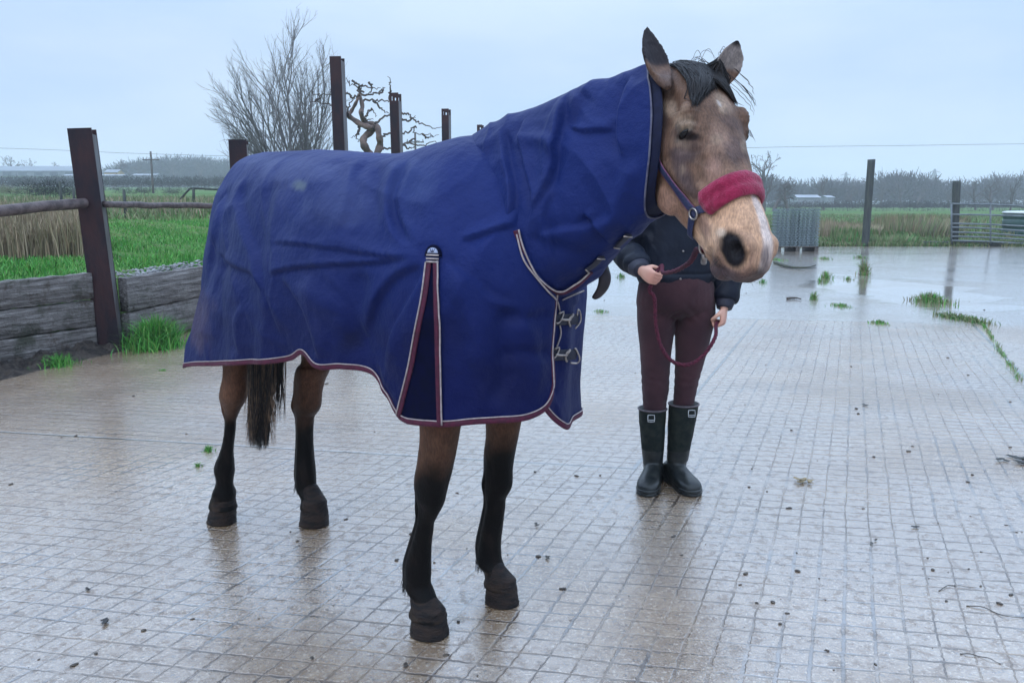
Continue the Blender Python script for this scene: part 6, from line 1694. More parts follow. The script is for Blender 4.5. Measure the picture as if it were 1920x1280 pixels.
def leaf_bits(u, v, n, rad, label, cols, name='dead_leaf', cat='leaf', sz=0.012):
    c_ = gnd(u, v); r_ = np.random.default_rng(int(u + v)); mb = MB()
    for k in range(n):
        L_ = sz * r_.uniform(0.6, 1.6); a_ = r_.random() * 6.28; q_ = 9; rr = []
        for t in np.linspace(-1, 1, 7):
            w_ = 0.42 * L_ * math.sqrt(max(0, 1 - t * t)) + 0.0004; z_ = 0.003 + 0.35 * L_ * (t * t) * r_.uniform(0.5, 1)
            rr.append([(L_ * t, -w_, z_ + w_ * 0.4), (L_ * t, 0, z_), (L_ * t, w_, z_ + w_ * 0.4), (L_ * t, 0, z_ - 0.0015)])
        V, F = loft(np.array(rr)); ca, sa_ = math.cos(a_), math.sin(a_); V = V @ np.array([[ca, sa_, 0], [-sa_, ca, 0], [0, 0, 1]])
        mb.add(V + [r_.normal() * rad, r_.normal() * rad, 0.001 * k], F)
    o = mb.build(name, simple_mat('leaf_brown', *cols, 60, 0.5)); o.location = tuple(c_); return tag(o, label, cat)
leaf_bits(1002, 985, 3, 0.010, 'curled wet leaf on the concrete right of the far foreleg', ((0.10, 0.085, 0.06), (0.03, 0.028, 0.025)))
leaf_bits(1029, 1047, 2, 0.010, 'small dark leaf below the curled one near the far forehoof', ((0.05, 0.045, 0.035), (0.02, 0.018, 0.016)))
leaf_bits(1514, 906, 9, 0.022, 'wisp of yellow hay on the concrete right of the boots', ((0.34, 0.25, 0.12), (0.22, 0.16, 0.08)), 'hay_wisp', 'hay', 0.016)
leaf_bits(1622, 760, 1, 0.0, 'dark pebble on the wet slabs behind the handler\'s right', ((0.05, 0.045, 0.04), (0.03, 0.03, 0.03)), 'pebble', 'pebble', 0.024)
leaf_bits(1636, 1016, 2, 0.012, 'dark leaf scrap right of the boots\' reflection', ((0.045, 0.04, 0.03), (0.02, 0.02, 0.018)))
leaf_bits(1716, 989, 1, 0.0, 'tiny black leaf on the slabs towards the right edge', ((0.02, 0.02, 0.02), (0.015, 0.015, 0.015)))
leaf_bits(198, 1165, 3, 0.010, 'dark leaf scrap in the lower left of the yard', ((0.025, 0.022, 0.02), (0.015, 0.015, 0.015)))
leaf_bits(165, 1102, 2, 0.012, 'small muddy leaf above the scrap in the lower left', ((0.035, 0.03, 0.025), (0.02, 0.018, 0.015)))
leaf_bits(1900, 862, 6, 0.05, 'dark wet leaf clump at the right edge of the slabs', ((0.04, 0.045, 0.035), (0.02, 0.02, 0.018)), 'dead_leaf', 'leaf', 0.03)

# ================================================================== RIGHT BACKGROUND: timber posts, gate, pallet, tank
MAT_TIMB = simple_mat('green_timber', (0.045, 0.055, 0.045), (0.020, 0.026, 0.028), 5, 0.7, 0.01, 40, stretch=(3, 3, 0.4))
def timber_post(u0, v0, u1, v1, Y, wpx, label):
    b_ = at(u1, v1, Y); b_[2] = -0.05; t_ = at(u0, v0, Y); r_ = wpx / 2 * Y / FPX; o0 = b_.copy()
    P_ = np.linspace(b_, t_, 24); a = np.linspace(0, 2 * np.pi, 20, endpoint=False)
    V, F = loft(P_[:, None] + r_ * np.stack([np.sign(np.cos(a)) * np.abs(np.cos(a)) ** 0.5, np.sign(np.sin(a)) * np.abs(np.sin(a)) ** 0.5, 0.06 * np.sin(a + 1)], -1)[None])
    V = V + 0.006 * vnoise(V, 9, 180)[:, None]
    o = obj('timber_post', V - o0, F, MAT_TIMB); o.location = tuple(o0); return tag(o, label, 'post', 'timber posts at the far edge of the yard')
timber_post(1634, 299, 1622, 462, YARD_END + 0.15, 12, 'tall leaning timber post at the yard edge right of the pallet')
timber_post(1794, 339, 1789, 462, YARD_END + 0.25, 12, 'shorter timber post at the hinge end of the metal gate')
# wire strands between the posts
MAT_WIRE = simple_mat('fence_wire', (0.30, 0.31, 0.33), None, 10, 0.4, metal=0.8)
MAT_GALV = simple_mat('galvanised_tube', (0.13, 0.155, 0.165), (0.08, 0.10, 0.11), 8, 0.55)
gt = empty('metal_gate', (*gnd(1786, 464)[:2], 0)); gY = YARD_END + 0.1; o0 = np.array(gt.location)
def gp(u, v): return at(u, v, gY) - o0
bars = [(382, 386), (402, 405), (419, 424), (426, 433), (435, 442), (443, 449), (451, 457)]
for (v0, v1) in bars:
    V, F = tube(catmull(np.array([gp(1783, v0), gp(1850, v0 + (v1 - v0) * 0.3), gp(1920, v1), gp(1990, v1 + 1)]), 12), 0.024, 8); obj('bar', V, F, MAT_GALV, gt)
for u in (1784, 1857, 1990):
    V, F = tube(np.array([gp(u, 380), gp(u, 457)]), 0.026, 8); obj('upright', V, F, MAT_GALV, gt)
tag(gt, 'galvanised seven-bar field gate at the far right of the yard', 'gate')
# low dark kerb timber under the gate
V, F = box((0, 0, 0.06), (5.2, 0.22, 0.14)); o = obj('timber_sleeper', V, F, MAT_TIMB, smooth=False); c_ = gnd(1870, 461); o.location = (c_[0] + 0.4, c_[1], 0); o.rotation_euler = (0, 0, R(-1)); tag(o, 'long dark timber lying on the ground under the metal gate', 'timber')
# tank
MAT_TANK = simple_mat('green_plastic', (0.016, 0.060, 0.050), (0.012, 0.045, 0.040), 3, 0.4); MAT_LID = simple_mat('tank_lid', (0.62, 0.66, 0.68), None, 3, 0.4)
tY = 31.0; c_ = at(1938, 445, tY); tk = empty('water_tank', (c_[0], tY, 0.06)); hw_ = 45 * tY / FPX; hz_ = at(1938, 396, tY)[2] - 0.06
a = np.linspace(0, 2 * np.pi, 36, endpoint=False); ca, sa_ = np.sign(np.cos(a)) * np.abs(np.cos(a)) ** 0.35, np.sign(np.sin(a)) * np.abs(np.sin(a)) ** 0.35
rg = [np.stack([hw_ * k_ * ca, 0.8 * k_ * sa_, np.full(36, z_)], -1) for z_, k_ in [(0, 0.97), (0.05, 1), (hz_ * 0.3, 1), (hz_ * 0.32, 0.985), (hz_ * 0.36, 0.985), (hz_ * 0.38, 1), (hz_ * 0.66, 1), (hz_ * 0.68, 0.985), (hz_ * 0.72, 0.985), (hz_ * 0.74, 1), (hz_ - 0.10, 1.0), (hz_ - 0.09, 0.96)]]
obj('tank_body', *loft(np.array(rg)), MAT_TANK, tk)
rg = [np.stack([hw_ * k_ * ca, 0.8 * k_ * sa_, np.full(36, z_)], -1) for z_, k_ in [(hz_ - 0.088, 1.0), (hz_ - 0.085, 1.03), (hz_ - 0.03, 1.03), (hz_, 0.95), (hz_ + 0.01, 0.5)]]
obj('lid', *loft(np.array(rg)), MAT_LID, tk); tag(tk, 'dark green plastic tank with a pale lid behind the gate', 'tank')
# pallet and stacked grid tiles
pY = gnd(1496, 472)[1]; cx = at(1496, 470, pY)[0]; pw = 1.13
pal = empty('pallet', (cx, pY + 0.5, 0))
MAT_PAL = simple_mat('pallet_wood', (0.10, 0.085, 0.075), (0.05, 0.045, 0.04), 8, 0.7, 0.003, 30)
for k in range(5): obj('slat', *box((0, -0.45 + k * 0.225, 0.135), (pw, 0.16, 0.02)), MAT_PAL, pal, False)
for x in (-0.5, 0, 0.5): obj('skid', *box((x, 0, 0.062), (0.10, 1.0, 0.120)), MAT_PAL, pal, False)
tag(pal, 'low wooden pallet under the two stacks of grey grid tiles', 'pallet')
m = NT('grid_plastic'); c = m.mix(m.smooth(m.noise(m.objc(), 20, 2, 0.5), 0.3, 0.7), (0.17, 0.22, 0.24), (0.08, 0.11, 0.12)); MAT_GRID = m.set(c, 0.45)
tw_ = 0.545; nl = 22; lh = 0.0455
def tile_mesh(seed):
    mb = MB(); r_ = np.random.default_rng(seed)
    # wavy rim on each side plus inner ribs, cell walls standing proud
    for s_ in range(4):
        n_ = 9
        for k in range(n_):
            x0 = -tw_ / 2 + tw_ * k / n_; x1 = x0 + tw_ / n_
            xm = (x0 + x1) / 2; d_ = 0.018
            pts = np.array([(x0, -tw_ / 2 + d_, 0), (xm, -tw_ / 2, 0), (x1, -tw_ / 2 + d_, 0)])
            lo = pts + [0, 0, 0.006 if k % 2 else 0.0]; hi = pts + [0, 0, lh * (0.62 if k % 2 else 0.80)]
            V = np.concatenate([lo, hi, lo + [0, 0.006, 0], hi + [0, 0.006, 0]])
            F = [[0, 1, 4, 3], [1, 2, 5, 4], [6, 9, 10, 7], [7, 10, 11, 8], [3, 4, 10, 9], [4, 5, 11, 10], [0, 6, 7, 1], [1, 7, 8, 2], [0, 3, 9, 6], [2, 8, 11, 5]]
            a_ = s_ * math.pi / 2; V = V @ np.array([[math.cos(a_), math.sin(a_), 0], [-math.sin(a_), math.cos(a_), 0], [0, 0, 1]]); mb.add(V, F)
    for k in range(8):
        x = -tw_ / 2 + tw_ * (k + 1) / 9
        mb.add(*box((x, 0, lh * 0.35), (0.005, tw_ - 0.05, lh * 0.55))); mb.add(*box((0, x, lh * 0.36), (tw_ - 0.05, 0.005, lh * 0.55)))
    return mb
proto = None
r_ = np.random.default_rng(5)
protos = [tile_mesh(k).build('grid_tile', MAT_GRID, None, False) for k in range(1)]
first = True
for sx_ in (-1, 1):
    for k in range(nl):
        o = protos[0] if first else protos[0].copy()
        if not first: COL.objects.link(o)
        first = False
        o.location = (cx + sx_ * 0.283 + (0.015 if k % 2 else -0.015) + r_.normal() * 0.003, pY + 0.30 + r_.normal() * 0.008, 0.147 + k * lh); o.rotation_euler = (0, 0, R(r_.normal() * 0.8))
        tag(o, ('topmost ' if k == nl - 1 else 'lowest ' if k == 0 else '') + 'grey plastic ground grid tile in the %s stack%s' % ('left' if sx_ < 0 else 'right', '' if k in (0, nl - 1) else ', between its topmost and lowest tile'), 'grid tile', 'grid tiles in the %s stack' % ('left' if sx_ < 0 else 'right'))
obj_strap = None

# ================================================================== TREES
MAT_BARK = simple_mat('bare_bark', (0.085, 0.065, 0.055), (0.045, 0.036, 0.034), 4, 0.85, 0.004, 30)
MAT_BARK2 = simple_mat('dead_bark', (0.17, 0.115, 0.095), (0.075, 0.055, 0.050), 5, 0.8, 0.006, 30)
MAT_TWIG = simple_mat('twig_bark', (0.085, 0.070, 0.060), (0.05, 0.045, 0.04), 2, 0.85)
def batch_tubes(paths, radii, n, name, mat, parent):
    Vs = []; Fs = []; base = 0; a = np.linspace(0, 2 * np.pi, n, endpoint=False)
    for P_, r_ in zip(paths, radii):
        T_, N_, B_ = frames(P_); m_ = len(P_); r_ = np.asarray(r_)
        rg = P_[:, None] + r_[:, None, None] * (np.cos(a)[None, :, None] * N_[:, None] + np.sin(a)[None, :, None] * B_[:, None])
        Vs.append(rg.reshape(-1, 3)); i_ = base + np.arange(m_ * n).reshape(m_, n)
        Fs.append(np.stack([i_[:-1], np.roll(i_, -1, 1)[:-1], np.roll(i_, -1, 1)[1:], i_[1:]], -1).reshape(-1, 4)); base += m_ * n
    return obj(name, np.concatenate(Vs), np.concatenate(Fs), mat, parent)
def grow(seed, stems, L0, r0, levels, kids, spread, up, ratio=0.62, wig=0.12, minr=0.004, start=0.25):
    r_ = np.random.default_rng(seed); big = []; small = []
    def rec(p, d, L, r, lv):
        n = 7 if lv < 2 else 4
        P_ = [p]; dd = d.copy()
        for k in range(n - 1):
            dd = dd + r_.normal(size=3) * wig + np.array([0, 0, up]) / n; dd /= np.linalg.norm(dd); P_.append(P_[-1] + dd * L / (n - 1))
        P_ = np.array(P_); rr = np.linspace(r, max(r * 0.35, minr * 0.7), n)
        (big if lv < 2 else small).append((P_, rr))
        if lv < levels:
            nk = kids[min(lv, len(kids) - 1)]
            for k in range(nk):
                t = start + (1 - start) * (k + r_.random()) / nk; i_ = min(int(t * (n - 1)), n - 2); f = t * (n - 1) - i_
                q_ = P_[i_] * (1 - f) + P_[i_ + 1] * f; dl = P_[i_ + 1] - P_[i_]; dl /= np.linalg.norm(dl)
                pr = np.cross(dl, r_.normal(size=3)); pr /= np.linalg.norm(pr); an = R(spread * r_.uniform(0.6, 1.3))
                rec(q_, dl * math.cos(an) + pr * math.sin(an), L * ratio * r_.uniform(0.7, 1.15) * (1.15 - 0.5 * t), max(r * 0.52 * (1.1 - 0.5 * t), minr), lv + 1)
    for (d, s_) in stems:
        d = np.array(d, float); d /= np.linalg.norm(d); rec(np.array([r_.normal() * 0.15 * (len(stems) > 1), r_.normal() * 0.15 * (len(stems) > 1), -0.1]), d, L0 * s_, r0 * s_, 0)
    return big, small
def tree(name, loc, gs, label, cat='tree', group=None, mats=(None, None), nb=6, ns=3):
    root = empty(name, loc); big, small = gs
    batch_tubes([b[0] for b in big], [b[1] for b in big], nb, 'trunk', mats[0] or MAT_BARK, root)
    batch_tubes([b[0] for b in small], [b[1] for b in small], ns, 'crown', mats[1] or MAT_TWIG, root)
    return tag(root, label, cat, group)
# bare willow behind the tallest steel post
MAT_WILLOW = simple_mat('willow_bark', (0.19, 0.18, 0.18), (0.12, 0.115, 0.115), 2, 0.8)
wY = 27.0; wx_ = at(560, 400, wY)[0]; wz = float(terrain(wx_, wY))
st = []
for (dx, s_) in [(-1.55, 0.55), (-1.35, 0.66), (-1.1, 0.78), (-0.85, 0.86), (-0.62, 0.95), (-0.42, 1.02), (-0.22, 1.18), (-0.10, 1.25), (0.05, 1.0), (0.18, 1.02), (0.30, 1.12), (0.42, 0.9), (0.62, 0.72), (-1.35, 0.45)]:
    st.append(((dx, rng.normal() * 0.25, 1.25), s_))
tree('willow_tree', (wx_, wY, wz), grow(21, st, 3.75, 0.046, 3, (12, 9, 4), 26, 0.30, 0.50, 0.085, 0.0034, 0.18), 'large bare many-stemmed willow behind the steel posts', 'tree', mats=(MAT_WILLOW, MAT_WILLOW))
# twisted dead tree
tY_ = 24.0; tz = float(terrain(at(705, 400, tY_)[0], tY_)); o0 = at(705, 400, tY_); o0 = np.array([o0[0], tY_, tz])
def cpt(L, dY=0, kink=False):
    if kink:
        Q_ = np.array([at(360 + x / 3.2, 20 + y / 3.2, tY_ + dY) - o0 for x, y in L]); n_ = len(L) * 5; t_ = np.linspace(0, len(L) - 1, n_)
        Q2 = np.stack([np.interp(t_, np.arange(len(L)), Q_[:, c]) for c in range(3)], -1) * 0.75 + catmull(Q_, n_) * 0.25
        return Q2 + rng.normal(size=Q2.shape) * 0.022 * np.minimum(1, np.arange(n_) / 3)[:, None]
    return catmull(np.array([at(360 + x / 3.2, 20 + y / 3.2, tY_ + dY + 0.12 * math.sin(k * 2.1)) - o0 for k, (x, y) in enumerate(L)]), len(L) * 5)
B1 = [([(1112, 1270), (1108, 1120), (1100, 1000), (1090, 900), (1060, 855), (1030, 800), (1035, 760), (1085, 715), (1062, 700), (1010, 680), (950, 640), (928, 622)], 0.135, 0.06),
      ([(1112, 1265), (1118, 1120), (1115, 1000), (1105, 880), (1128, 810), (1122, 750), (1105, 690), (1045, 672), (1015, 620), (1022, 570), (1003, 500)], 0.125, 0.05),
      ([(935, 632), (958, 600), (988, 545), (1005, 500)], 0.06, 0.035)]
B2 = [[(1005, 500), (1018, 478), (985, 452), (940, 430), (925, 405)], [(1003, 502), (1080, 500), (1128, 490), (1150, 458)], [(1060, 430), (1085, 468), (1055, 500)], [(1012, 548), (1075, 538), (1130, 542), (1182, 540), (1215, 560)],
      [(1095, 680), (1150, 640), (1210, 622), (1250, 650), (1300, 662)], [(1018, 605), (1040, 660), (1090, 655)], [(1040, 640), (1065, 595), (1085, 590), (1110, 640)], [(1120, 770), (1165, 740), (1250, 735), (1308, 726), (1342, 690), (1330, 735), (1400, 742), (1480, 746)],
      [(1110, 830), (1200, 826), (1290, 795), (1380, 812), (1440, 785), (1492, 802)], [(1210, 640), (1290, 660), (1345, 660), (1380, 682), (1450, 708), (1500, 700)], [(1250, 612), (1300, 620), (1312, 650), (1340, 636)], [(1186, 540), (1190, 490), (1197, 440), (1180, 398)],
      [(1005, 510), (960, 520), (930, 490), (900, 500), (830, 505), (740, 502), (715, 490)], [(930, 575), (900, 580), (830, 560), (745, 548), (705, 550)], [(930, 622), (945, 560), (965, 520)], [(740, 548), (765, 520), (750, 500)], [(1085, 540), (1140, 590), (1190, 620)], [(1000, 690), (1000, 740), (960, 760)],
      [(1062, 700), (1010, 700), (985, 750), (1005, 790)], [(1265, 800), (1300, 825), (1340, 815)], [(960, 420), (1000, 440), (1018, 478)], [(1380, 740), (1420, 765), (1450, 745)], [(1010, 500), (1000, 460), (1040, 450), (1080, 470), (1130, 465)], [(1290, 795), (1330, 770), (1360, 780)], [(1120, 500), (1145, 480), (1150, 462)]]
root = empty('dead_tree', o0)
batch_tubes([cpt(L) for L, a_, b_ in B1], [np.linspace(a_, b_, len(L) * 5) * (1 + 0.12 * np.sin(np.arange(len(L) * 5) * 1.3)) for L, a_, b_ in B1], 10, 'trunk', MAT_BARK2, root)
batch_tubes([cpt(L, rng.normal() * 0.3, True) for L in B2], [np.linspace(0.034, 0.007, len(L) * 5) for L in B2], 6, 'branches', MAT_BARK, root)
tag(root, 'twisted dead tree with looping trunk between the slotted steel posts', 'tree')
# small tree low behind the horse's withers, between the slotted posts
tree('bare_tree', (at(800, 300, 60)[0], 60, 0.9), grow(33, [((0, 0, 1), 1), ((0.25, 0, 1), 0.8), ((-0.3, 0, 1), 0.8)], 3.4, 0.10, 3, (7, 6, 3), 34, 0.12, 0.55, 0.12, 0.012), 'small distant bare tree seen between the dead tree and the withers')
# distant bare trees: four kinds, copied
kinds = [grow(41, [((0.05, 0, 1), 1)], 5.2, 0.30, 4, (7, 5, 4, 3), 42, 0.06, 0.60, 0.14, 0.022, 0.35),
         grow(42, [((-0.12, 0, 1), 1)], 4.6, 0.34, 4, (8, 5, 4, 3), 50, 0.02, 0.62, 0.17, 0.022, 0.30),
         grow(43, [((0.0, 0, 1), 1), ((0.3, 0, 1), 0.7)], 5.6, 0.26, 4, (6, 5, 4, 2), 34, 0.10, 0.58, 0.12, 0.022, 0.35),
         grow(44, [((0.35, 0, 1), 1)], 4.0, 0.36, 4, (7, 6, 4, 3), 55, 0.0, 0.62, 0.20, 0.022, 0.4)]
heads = {}
def far_tree(k, u, Y, hpx_top, label, grp='bare trees along the far edge of the field', lean=0):
    x = (u - 960) / FPX * Y * CP; z = float(terrain(x, Y)) if True else 0
    big, small = kinds[k]; H_ = max(b[0][:, 2].max() for b in big + small)
    ztop = at(u, hpx_top, Y)[2]; s_ = (ztop - z) / H_
    if k not in heads:
        r_ = tree('bare_tree', (x, Y, z), kinds[k], label, 'tree', grp); heads[k] = r_
    else:
        src = heads[k]; r_ = src.copy(); COL.objects.link(r_)
        for ch in list(src.children):
            c_ = ch.copy(); COL.objects.link(c_); c_.parent = r_
        r_['label'] = label; r_.location = (x, Y, z)
    r_.scale = (s_, s_, s_); r_.rotation_euler = (0, 0, (u * 1.7) % 6.28); tag(r_, label, 'tree', grp)
    return r_
FT = [(2, 1432, 125, 281, 'tallest bare tree beside the horse\'s noseband'), (1, 1478, 118, 330, 'gnarled bare tree above the left stack of the pallet'), (3, 1452, 122, 338, 'bare tree leaning between the tallest one and the gnarled one'),
      (0, 1545, 150, 331, 'round-crowned bare tree above the white sheds'), (1, 1600, 190, 346, 'bare tree just left of the leaning timber post'), (2, 1652, 200, 338, 'bare tree just right of the leaning timber post'),
      (0, 1690, 200, 338, 'wide bare tree in the middle of the right-hand tree line'), (3, 1722, 210, 346, 'bare tree left of the nearer pylon'), (2, 1778, 190, 350, 'low bare tree right of the nearer pylon'),
      (0, 1830, 150, 338, 'bare tree behind the left end of the gate'), (1, 1862, 145, 332, 'spreading bare tree above the middle of the gate'), (2, 1896, 140, 328, 'tall bare tree above the green tank'), (0, 1935, 140, 330, 'bare tree at the right edge of the photo')]
for a_ in FT: far_tree(*a_)
LT = [(0, 25, 260, 292, 'bare tree above the greenhouses at the left edge'), (2, 62, 270, 296, 'bare tree second from the left on the skyline'), (1, 112, 280, 303, 'low bare tree left of the nearest rusty post'), (3, 215, 270, 297, 'bare tree on the skyline right of the nearest rusty post'), (1, 262, 300, 300, 'bare tree left of the utility pole'), (0, 330, 320, 303, 'bare tree right of the utility pole'), (2, 380, 320, 300, 'bare tree left of the second steel post')]
for a_ in LT: far_tree(*a_, grp='bare trees on the left skyline')
# far woods: uncountable masses of twiggy crowns
def wood(name, label, items, seed, mat, per=420):
    r_ = np.random.default_rng(seed); P0 = []; P1 = []; W_ = []
    for (x, y, z, rx, h_) in items:
        n = per; th = r_.random(n) * 6.283; cs = r_.uniform(-0.25, 1, n); rr = r_.random(n) ** 0.45
        q_ = np.stack([np.sqrt(np.maximum(0, 1 - np.clip(cs, -1, 1) ** 2)) * np.cos(th) * rx * rr, np.sqrt(np.maximum(0, 1 - cs ** 2)) * np.sin(th) * rx * rr, (0.42 + 0.56 * cs * rr) * h_], -1)
        q_[: n // 6, 2] *= r_.random(n // 6)
        c_ = np.array([0, 0, 0.2 * h_]); d_ = q_ - c_; d_ /= np.linalg.norm(d_, axis=1)[:, None]; d_ += r_.normal(size=(n, 3)) * 0.45
        P0.append(q_ + [x, y, z]); P1.append(q_ + d_ * h_ * 0.12 + [x, y, z]); W_.append(np.full(n, h_ * 0.012))
        P0.append(np.array([[x, y, z]])); P1.append(np.array([[x, y, z + h_ * 0.6]])); W_.append(np.array([h_ * 0.02]))
    P0 = np.concatenate(P0); P1 = np.concatenate(P1); W_ = np.concatenate(W_)
    sd_ = np.cross(P1 - P0, r_.normal(size=P0.shape)); sd_ /= np.linalg.norm(sd_, axis=1)[:, None] + 1e-9
    V = np.stack([P0 - sd_ * W_[:, None], P0 + sd_ * W_[:, None], P1 + sd_ * W_[:, None] * 0.4, P1 - sd_ * W_[:, None] * 0.4], 1).reshape(-1, 3)
    F = np.arange(len(V)).reshape(-1, 4)
    o = obj(name, V, F, mat); return tag(o, label, name.replace('_', ' '), kind='stuff')
MAT_WOOD = simple_mat('winter_wood', (0.040, 0.036, 0.036), (0.024, 0.025, 0.027), 0.1, 0.9)
MAT_CONIF = simple_mat('dark_wood', (0.018, 0.024, 0.024), (0.012, 0.017, 0.018), 0.1, 0.9)
r_ = np.random.default_rng(200); it = []
for k in range(95):
    Y = r_.uniform(215, 300); u = r_.uniform(1380, 2000); x = (u - 960) / FPX * Y; h_ = Y * r_.uniform(0.020, 0.033) + (Y * 0.006 if u > 1850 or 1640 < u < 1720 else 0)
    it.append((x, Y, 0, h_ * r_.uniform(0.5, 0.9), h_))
wood('far_woodland', 'hazy winter woodland along the horizon on the right', it, 201, MAT_WOOD, 900)
it = []
for k in range(140):
    Y = r_.uniform(330, 460); u = r_.uniform(-60, 760); x = (u - 960) / FPX * Y; z = float(terrain(x, Y)); vt = 300 + 8 * math.sin(u * 0.013) + (10 if u < 240 else 0) + r_.uniform(0, 16)
    zt_ = float(at(u, vt, Y)[2]); h_ = max(zt_ - z, 3); it.append((x, Y, z, h_ * r_.uniform(0.6, 1.1), h_))
wood('skyline_woodland', 'hazy dark woodland on the low hill to the left', it, 202, MAT_CONIF, 900)
def hedge(u0, u1, Y, vtop, label, n, seed, mat=None):
    r_ = np.random.default_rng(seed); it = []
    for k in range(n):
        u = u0 + (u1 - u0) * (k + r_.random()) / n; x = (u - 960) / FPX * Y; y = Y + r_.normal() * 0.8; z = float(terrain(x, y)); h_ = max(at(u, vtop + r_.uniform(-2, 3), Y)[2] - z, 0.5)
        it.append((x, y, z, h_ * 0.8, h_))
    o = wood('hedge', label, it, seed, mat or MAT_WOOD, 260); o['kind'] = 'thing'; o['category'] = 'hedge'; return o
hedge(1440, 1990, 130, 377, 'dark low hedge along the far side of the right-hand field', 90, 210)
hedge(-60, 470, 150, 330, 'dark hedge across the far left pasture below the greenhouses', 90, 211, MAT_CONIF)
hedge(86, 140, 46, 338, 'dark bush standing behind the reeds left of the nearest post', 7, 212, MAT_CONIF)
hedge(236, 345, 70, 352, 'brown-green bushes round the utility pole', 12, 213)
hedge(-40, 80, 60, 345, 'pale willow scrub at the left edge behind the reeds', 12, 214, simple_mat('pale_scrub', (0.17, 0.16, 0.09), (0.10, 0.11, 0.06), 0.5, 0.9))

# ------------------------------------------------------------------ far buildings, poles, pylons
MAT_WHITE = simple_mat('white_cladding', (0.26, 0.28, 0.31), (0.18, 0.20, 0.23), 0.4, 0.5); MAT_ROOF = simple_mat('grey_roof', (0.22, 0.24, 0.27), (0.16, 0.17, 0.19), 0.4, 0.6); MAT_OCH = simple_mat('ochre_wall', (0.46, 0.34, 0.18), None, 0.3, 0.8)
def shed(u0, u1, vb, vt, Y, label, wall, roof, name='shed', ridge=0.35):
    p0 = at(u0, vb, Y); p1 = at(u1, vb, Y); H_ = at(u0, vt, Y)[2] - p0[2]; W2 = (p1[0] - p0[0]) / 2; dp = max(4.0, W2 * 0.6)
    root = empty(name, ((p0[0] + p1[0]) / 2, Y, p0[2] - 0.5)); hw = H_ * (1 - ridge) + 0.5; Hh = H_ + 0.5
    V = [(-W2, 0, 0), (W2, 0, 0), (W2, dp, 0), (-W2, dp, 0), (-W2, 0, hw), (W2, 0, hw), (W2, dp, hw), (-W2, dp, hw), (-W2, dp / 2, Hh - 0.02), (W2, dp / 2, Hh - 0.02)]
    obj('wall', V, [[0, 1, 5, 4], [1, 2, 6, 9, 5], [2, 3, 7, 6], [3, 0, 4, 8, 7], [0, 3, 2, 1]], wall, root, False)
    e = 0.15
    V = [(-W2 - e, -e, hw - 0.05), (W2 + e, -e, hw - 0.05), (W2 + e, dp / 2, Hh), (-W2 - e, dp / 2, Hh), (-W2 - e, dp + e, hw - 0.05), (W2 + e, dp + e, hw - 0.05)]
    V += [(x, y, z + 0.08) for x, y, z in V]
    obj('roof', V, [[0, 3, 2, 1], [3, 4, 5, 2], [6, 7, 8, 9], [9, 8, 11, 10], [0, 1, 7, 6], [4, 10, 11, 5], [1, 2, 8, 7], [2, 5, 11, 8], [0, 6, 9, 3], [3, 9, 10, 4]], roof, root, False)
    nwin = max(2, int(W2 / 2))
    for k in range(nwin):
        x = -W2 + 2 * W2 * (k + 0.5) / nwin; obj('door_panel', *box((x, -0.03, hw * 0.45), (2 * W2 / nwin * 0.55, 0.05, hw * 0.6)), roof, root, False)
    return tag(root, label, 'building')
shed(-30, 145, 327, 311, 240, 'long pale glasshouse on the hill at the left edge', simple_mat('dull_glass', (0.20, 0.22, 0.25), (0.14, 0.16, 0.19), 0.5, 0.4), simple_mat('glass_roof', (0.10, 0.125, 0.15), (0.07, 0.09, 0.11), 0.5, 0.3), 'greenhouse', 0.6)
shed(118, 230, 334, 327, 200, 'low white-roofed shed behind the nearest rusty post', MAT_ROOF, MAT_WHITE)
shed(196, 220, 333, 318, 210, 'small ochre house behind the low white shed', MAT_OCH, MAT_ROOF, 'house')
shed(248, 292, 334, 326, 205, 'dark low barn left of the utility pole', MAT_ROOF, MAT_ROOF)
shed(1496, 1538, 379, 366, 135, 'white shed in the trees above the pallet', MAT_WHITE, MAT_WHITE)
shed(1552, 1564, 377, 367, 140, 'tiny white shed right of the bigger one above the pallet', MAT_WHITE, MAT_WHITE)
def util_pole(u, v0, v1, Y, label):
    b_ = at(u, v1, Y); t_ = at(u, v0, Y); root = empty('utility_pole', b_)
    H_ = t_[2] - b_[2]; obj('pole', *tube(np.array([[0, 0, -0.5], [0, 0, H_]]), [0.14, 0.10], 10), MAT_TWIG, root)
    obj('cross_arm', *box((0, -0.12, H_ - 0.9), (1.8, 0.10, 0.12)), MAT_TWIG, root, False)
    for x in (-0.8, 0, 0.8): obj('insulator', *tube(np.array([[x, -0.12, H_ - 0.84], [x, -0.12, H_ - 0.6]]), [0.06, 0.04], 8), MAT_ROOF, root)
    return tag(root, label, 'utility pole')
util_pole(290, 284, 400, 95, 'wooden utility pole with a cross arm in the left pasture')
util_pole(781, 250, 400, 90, 'thin utility pole seen between the slotted posts above the horse\'s back')
MAT_PYL = simple_mat('pylon_steel', (0.16, 0.17, 0.18), None, 1, 0.6)
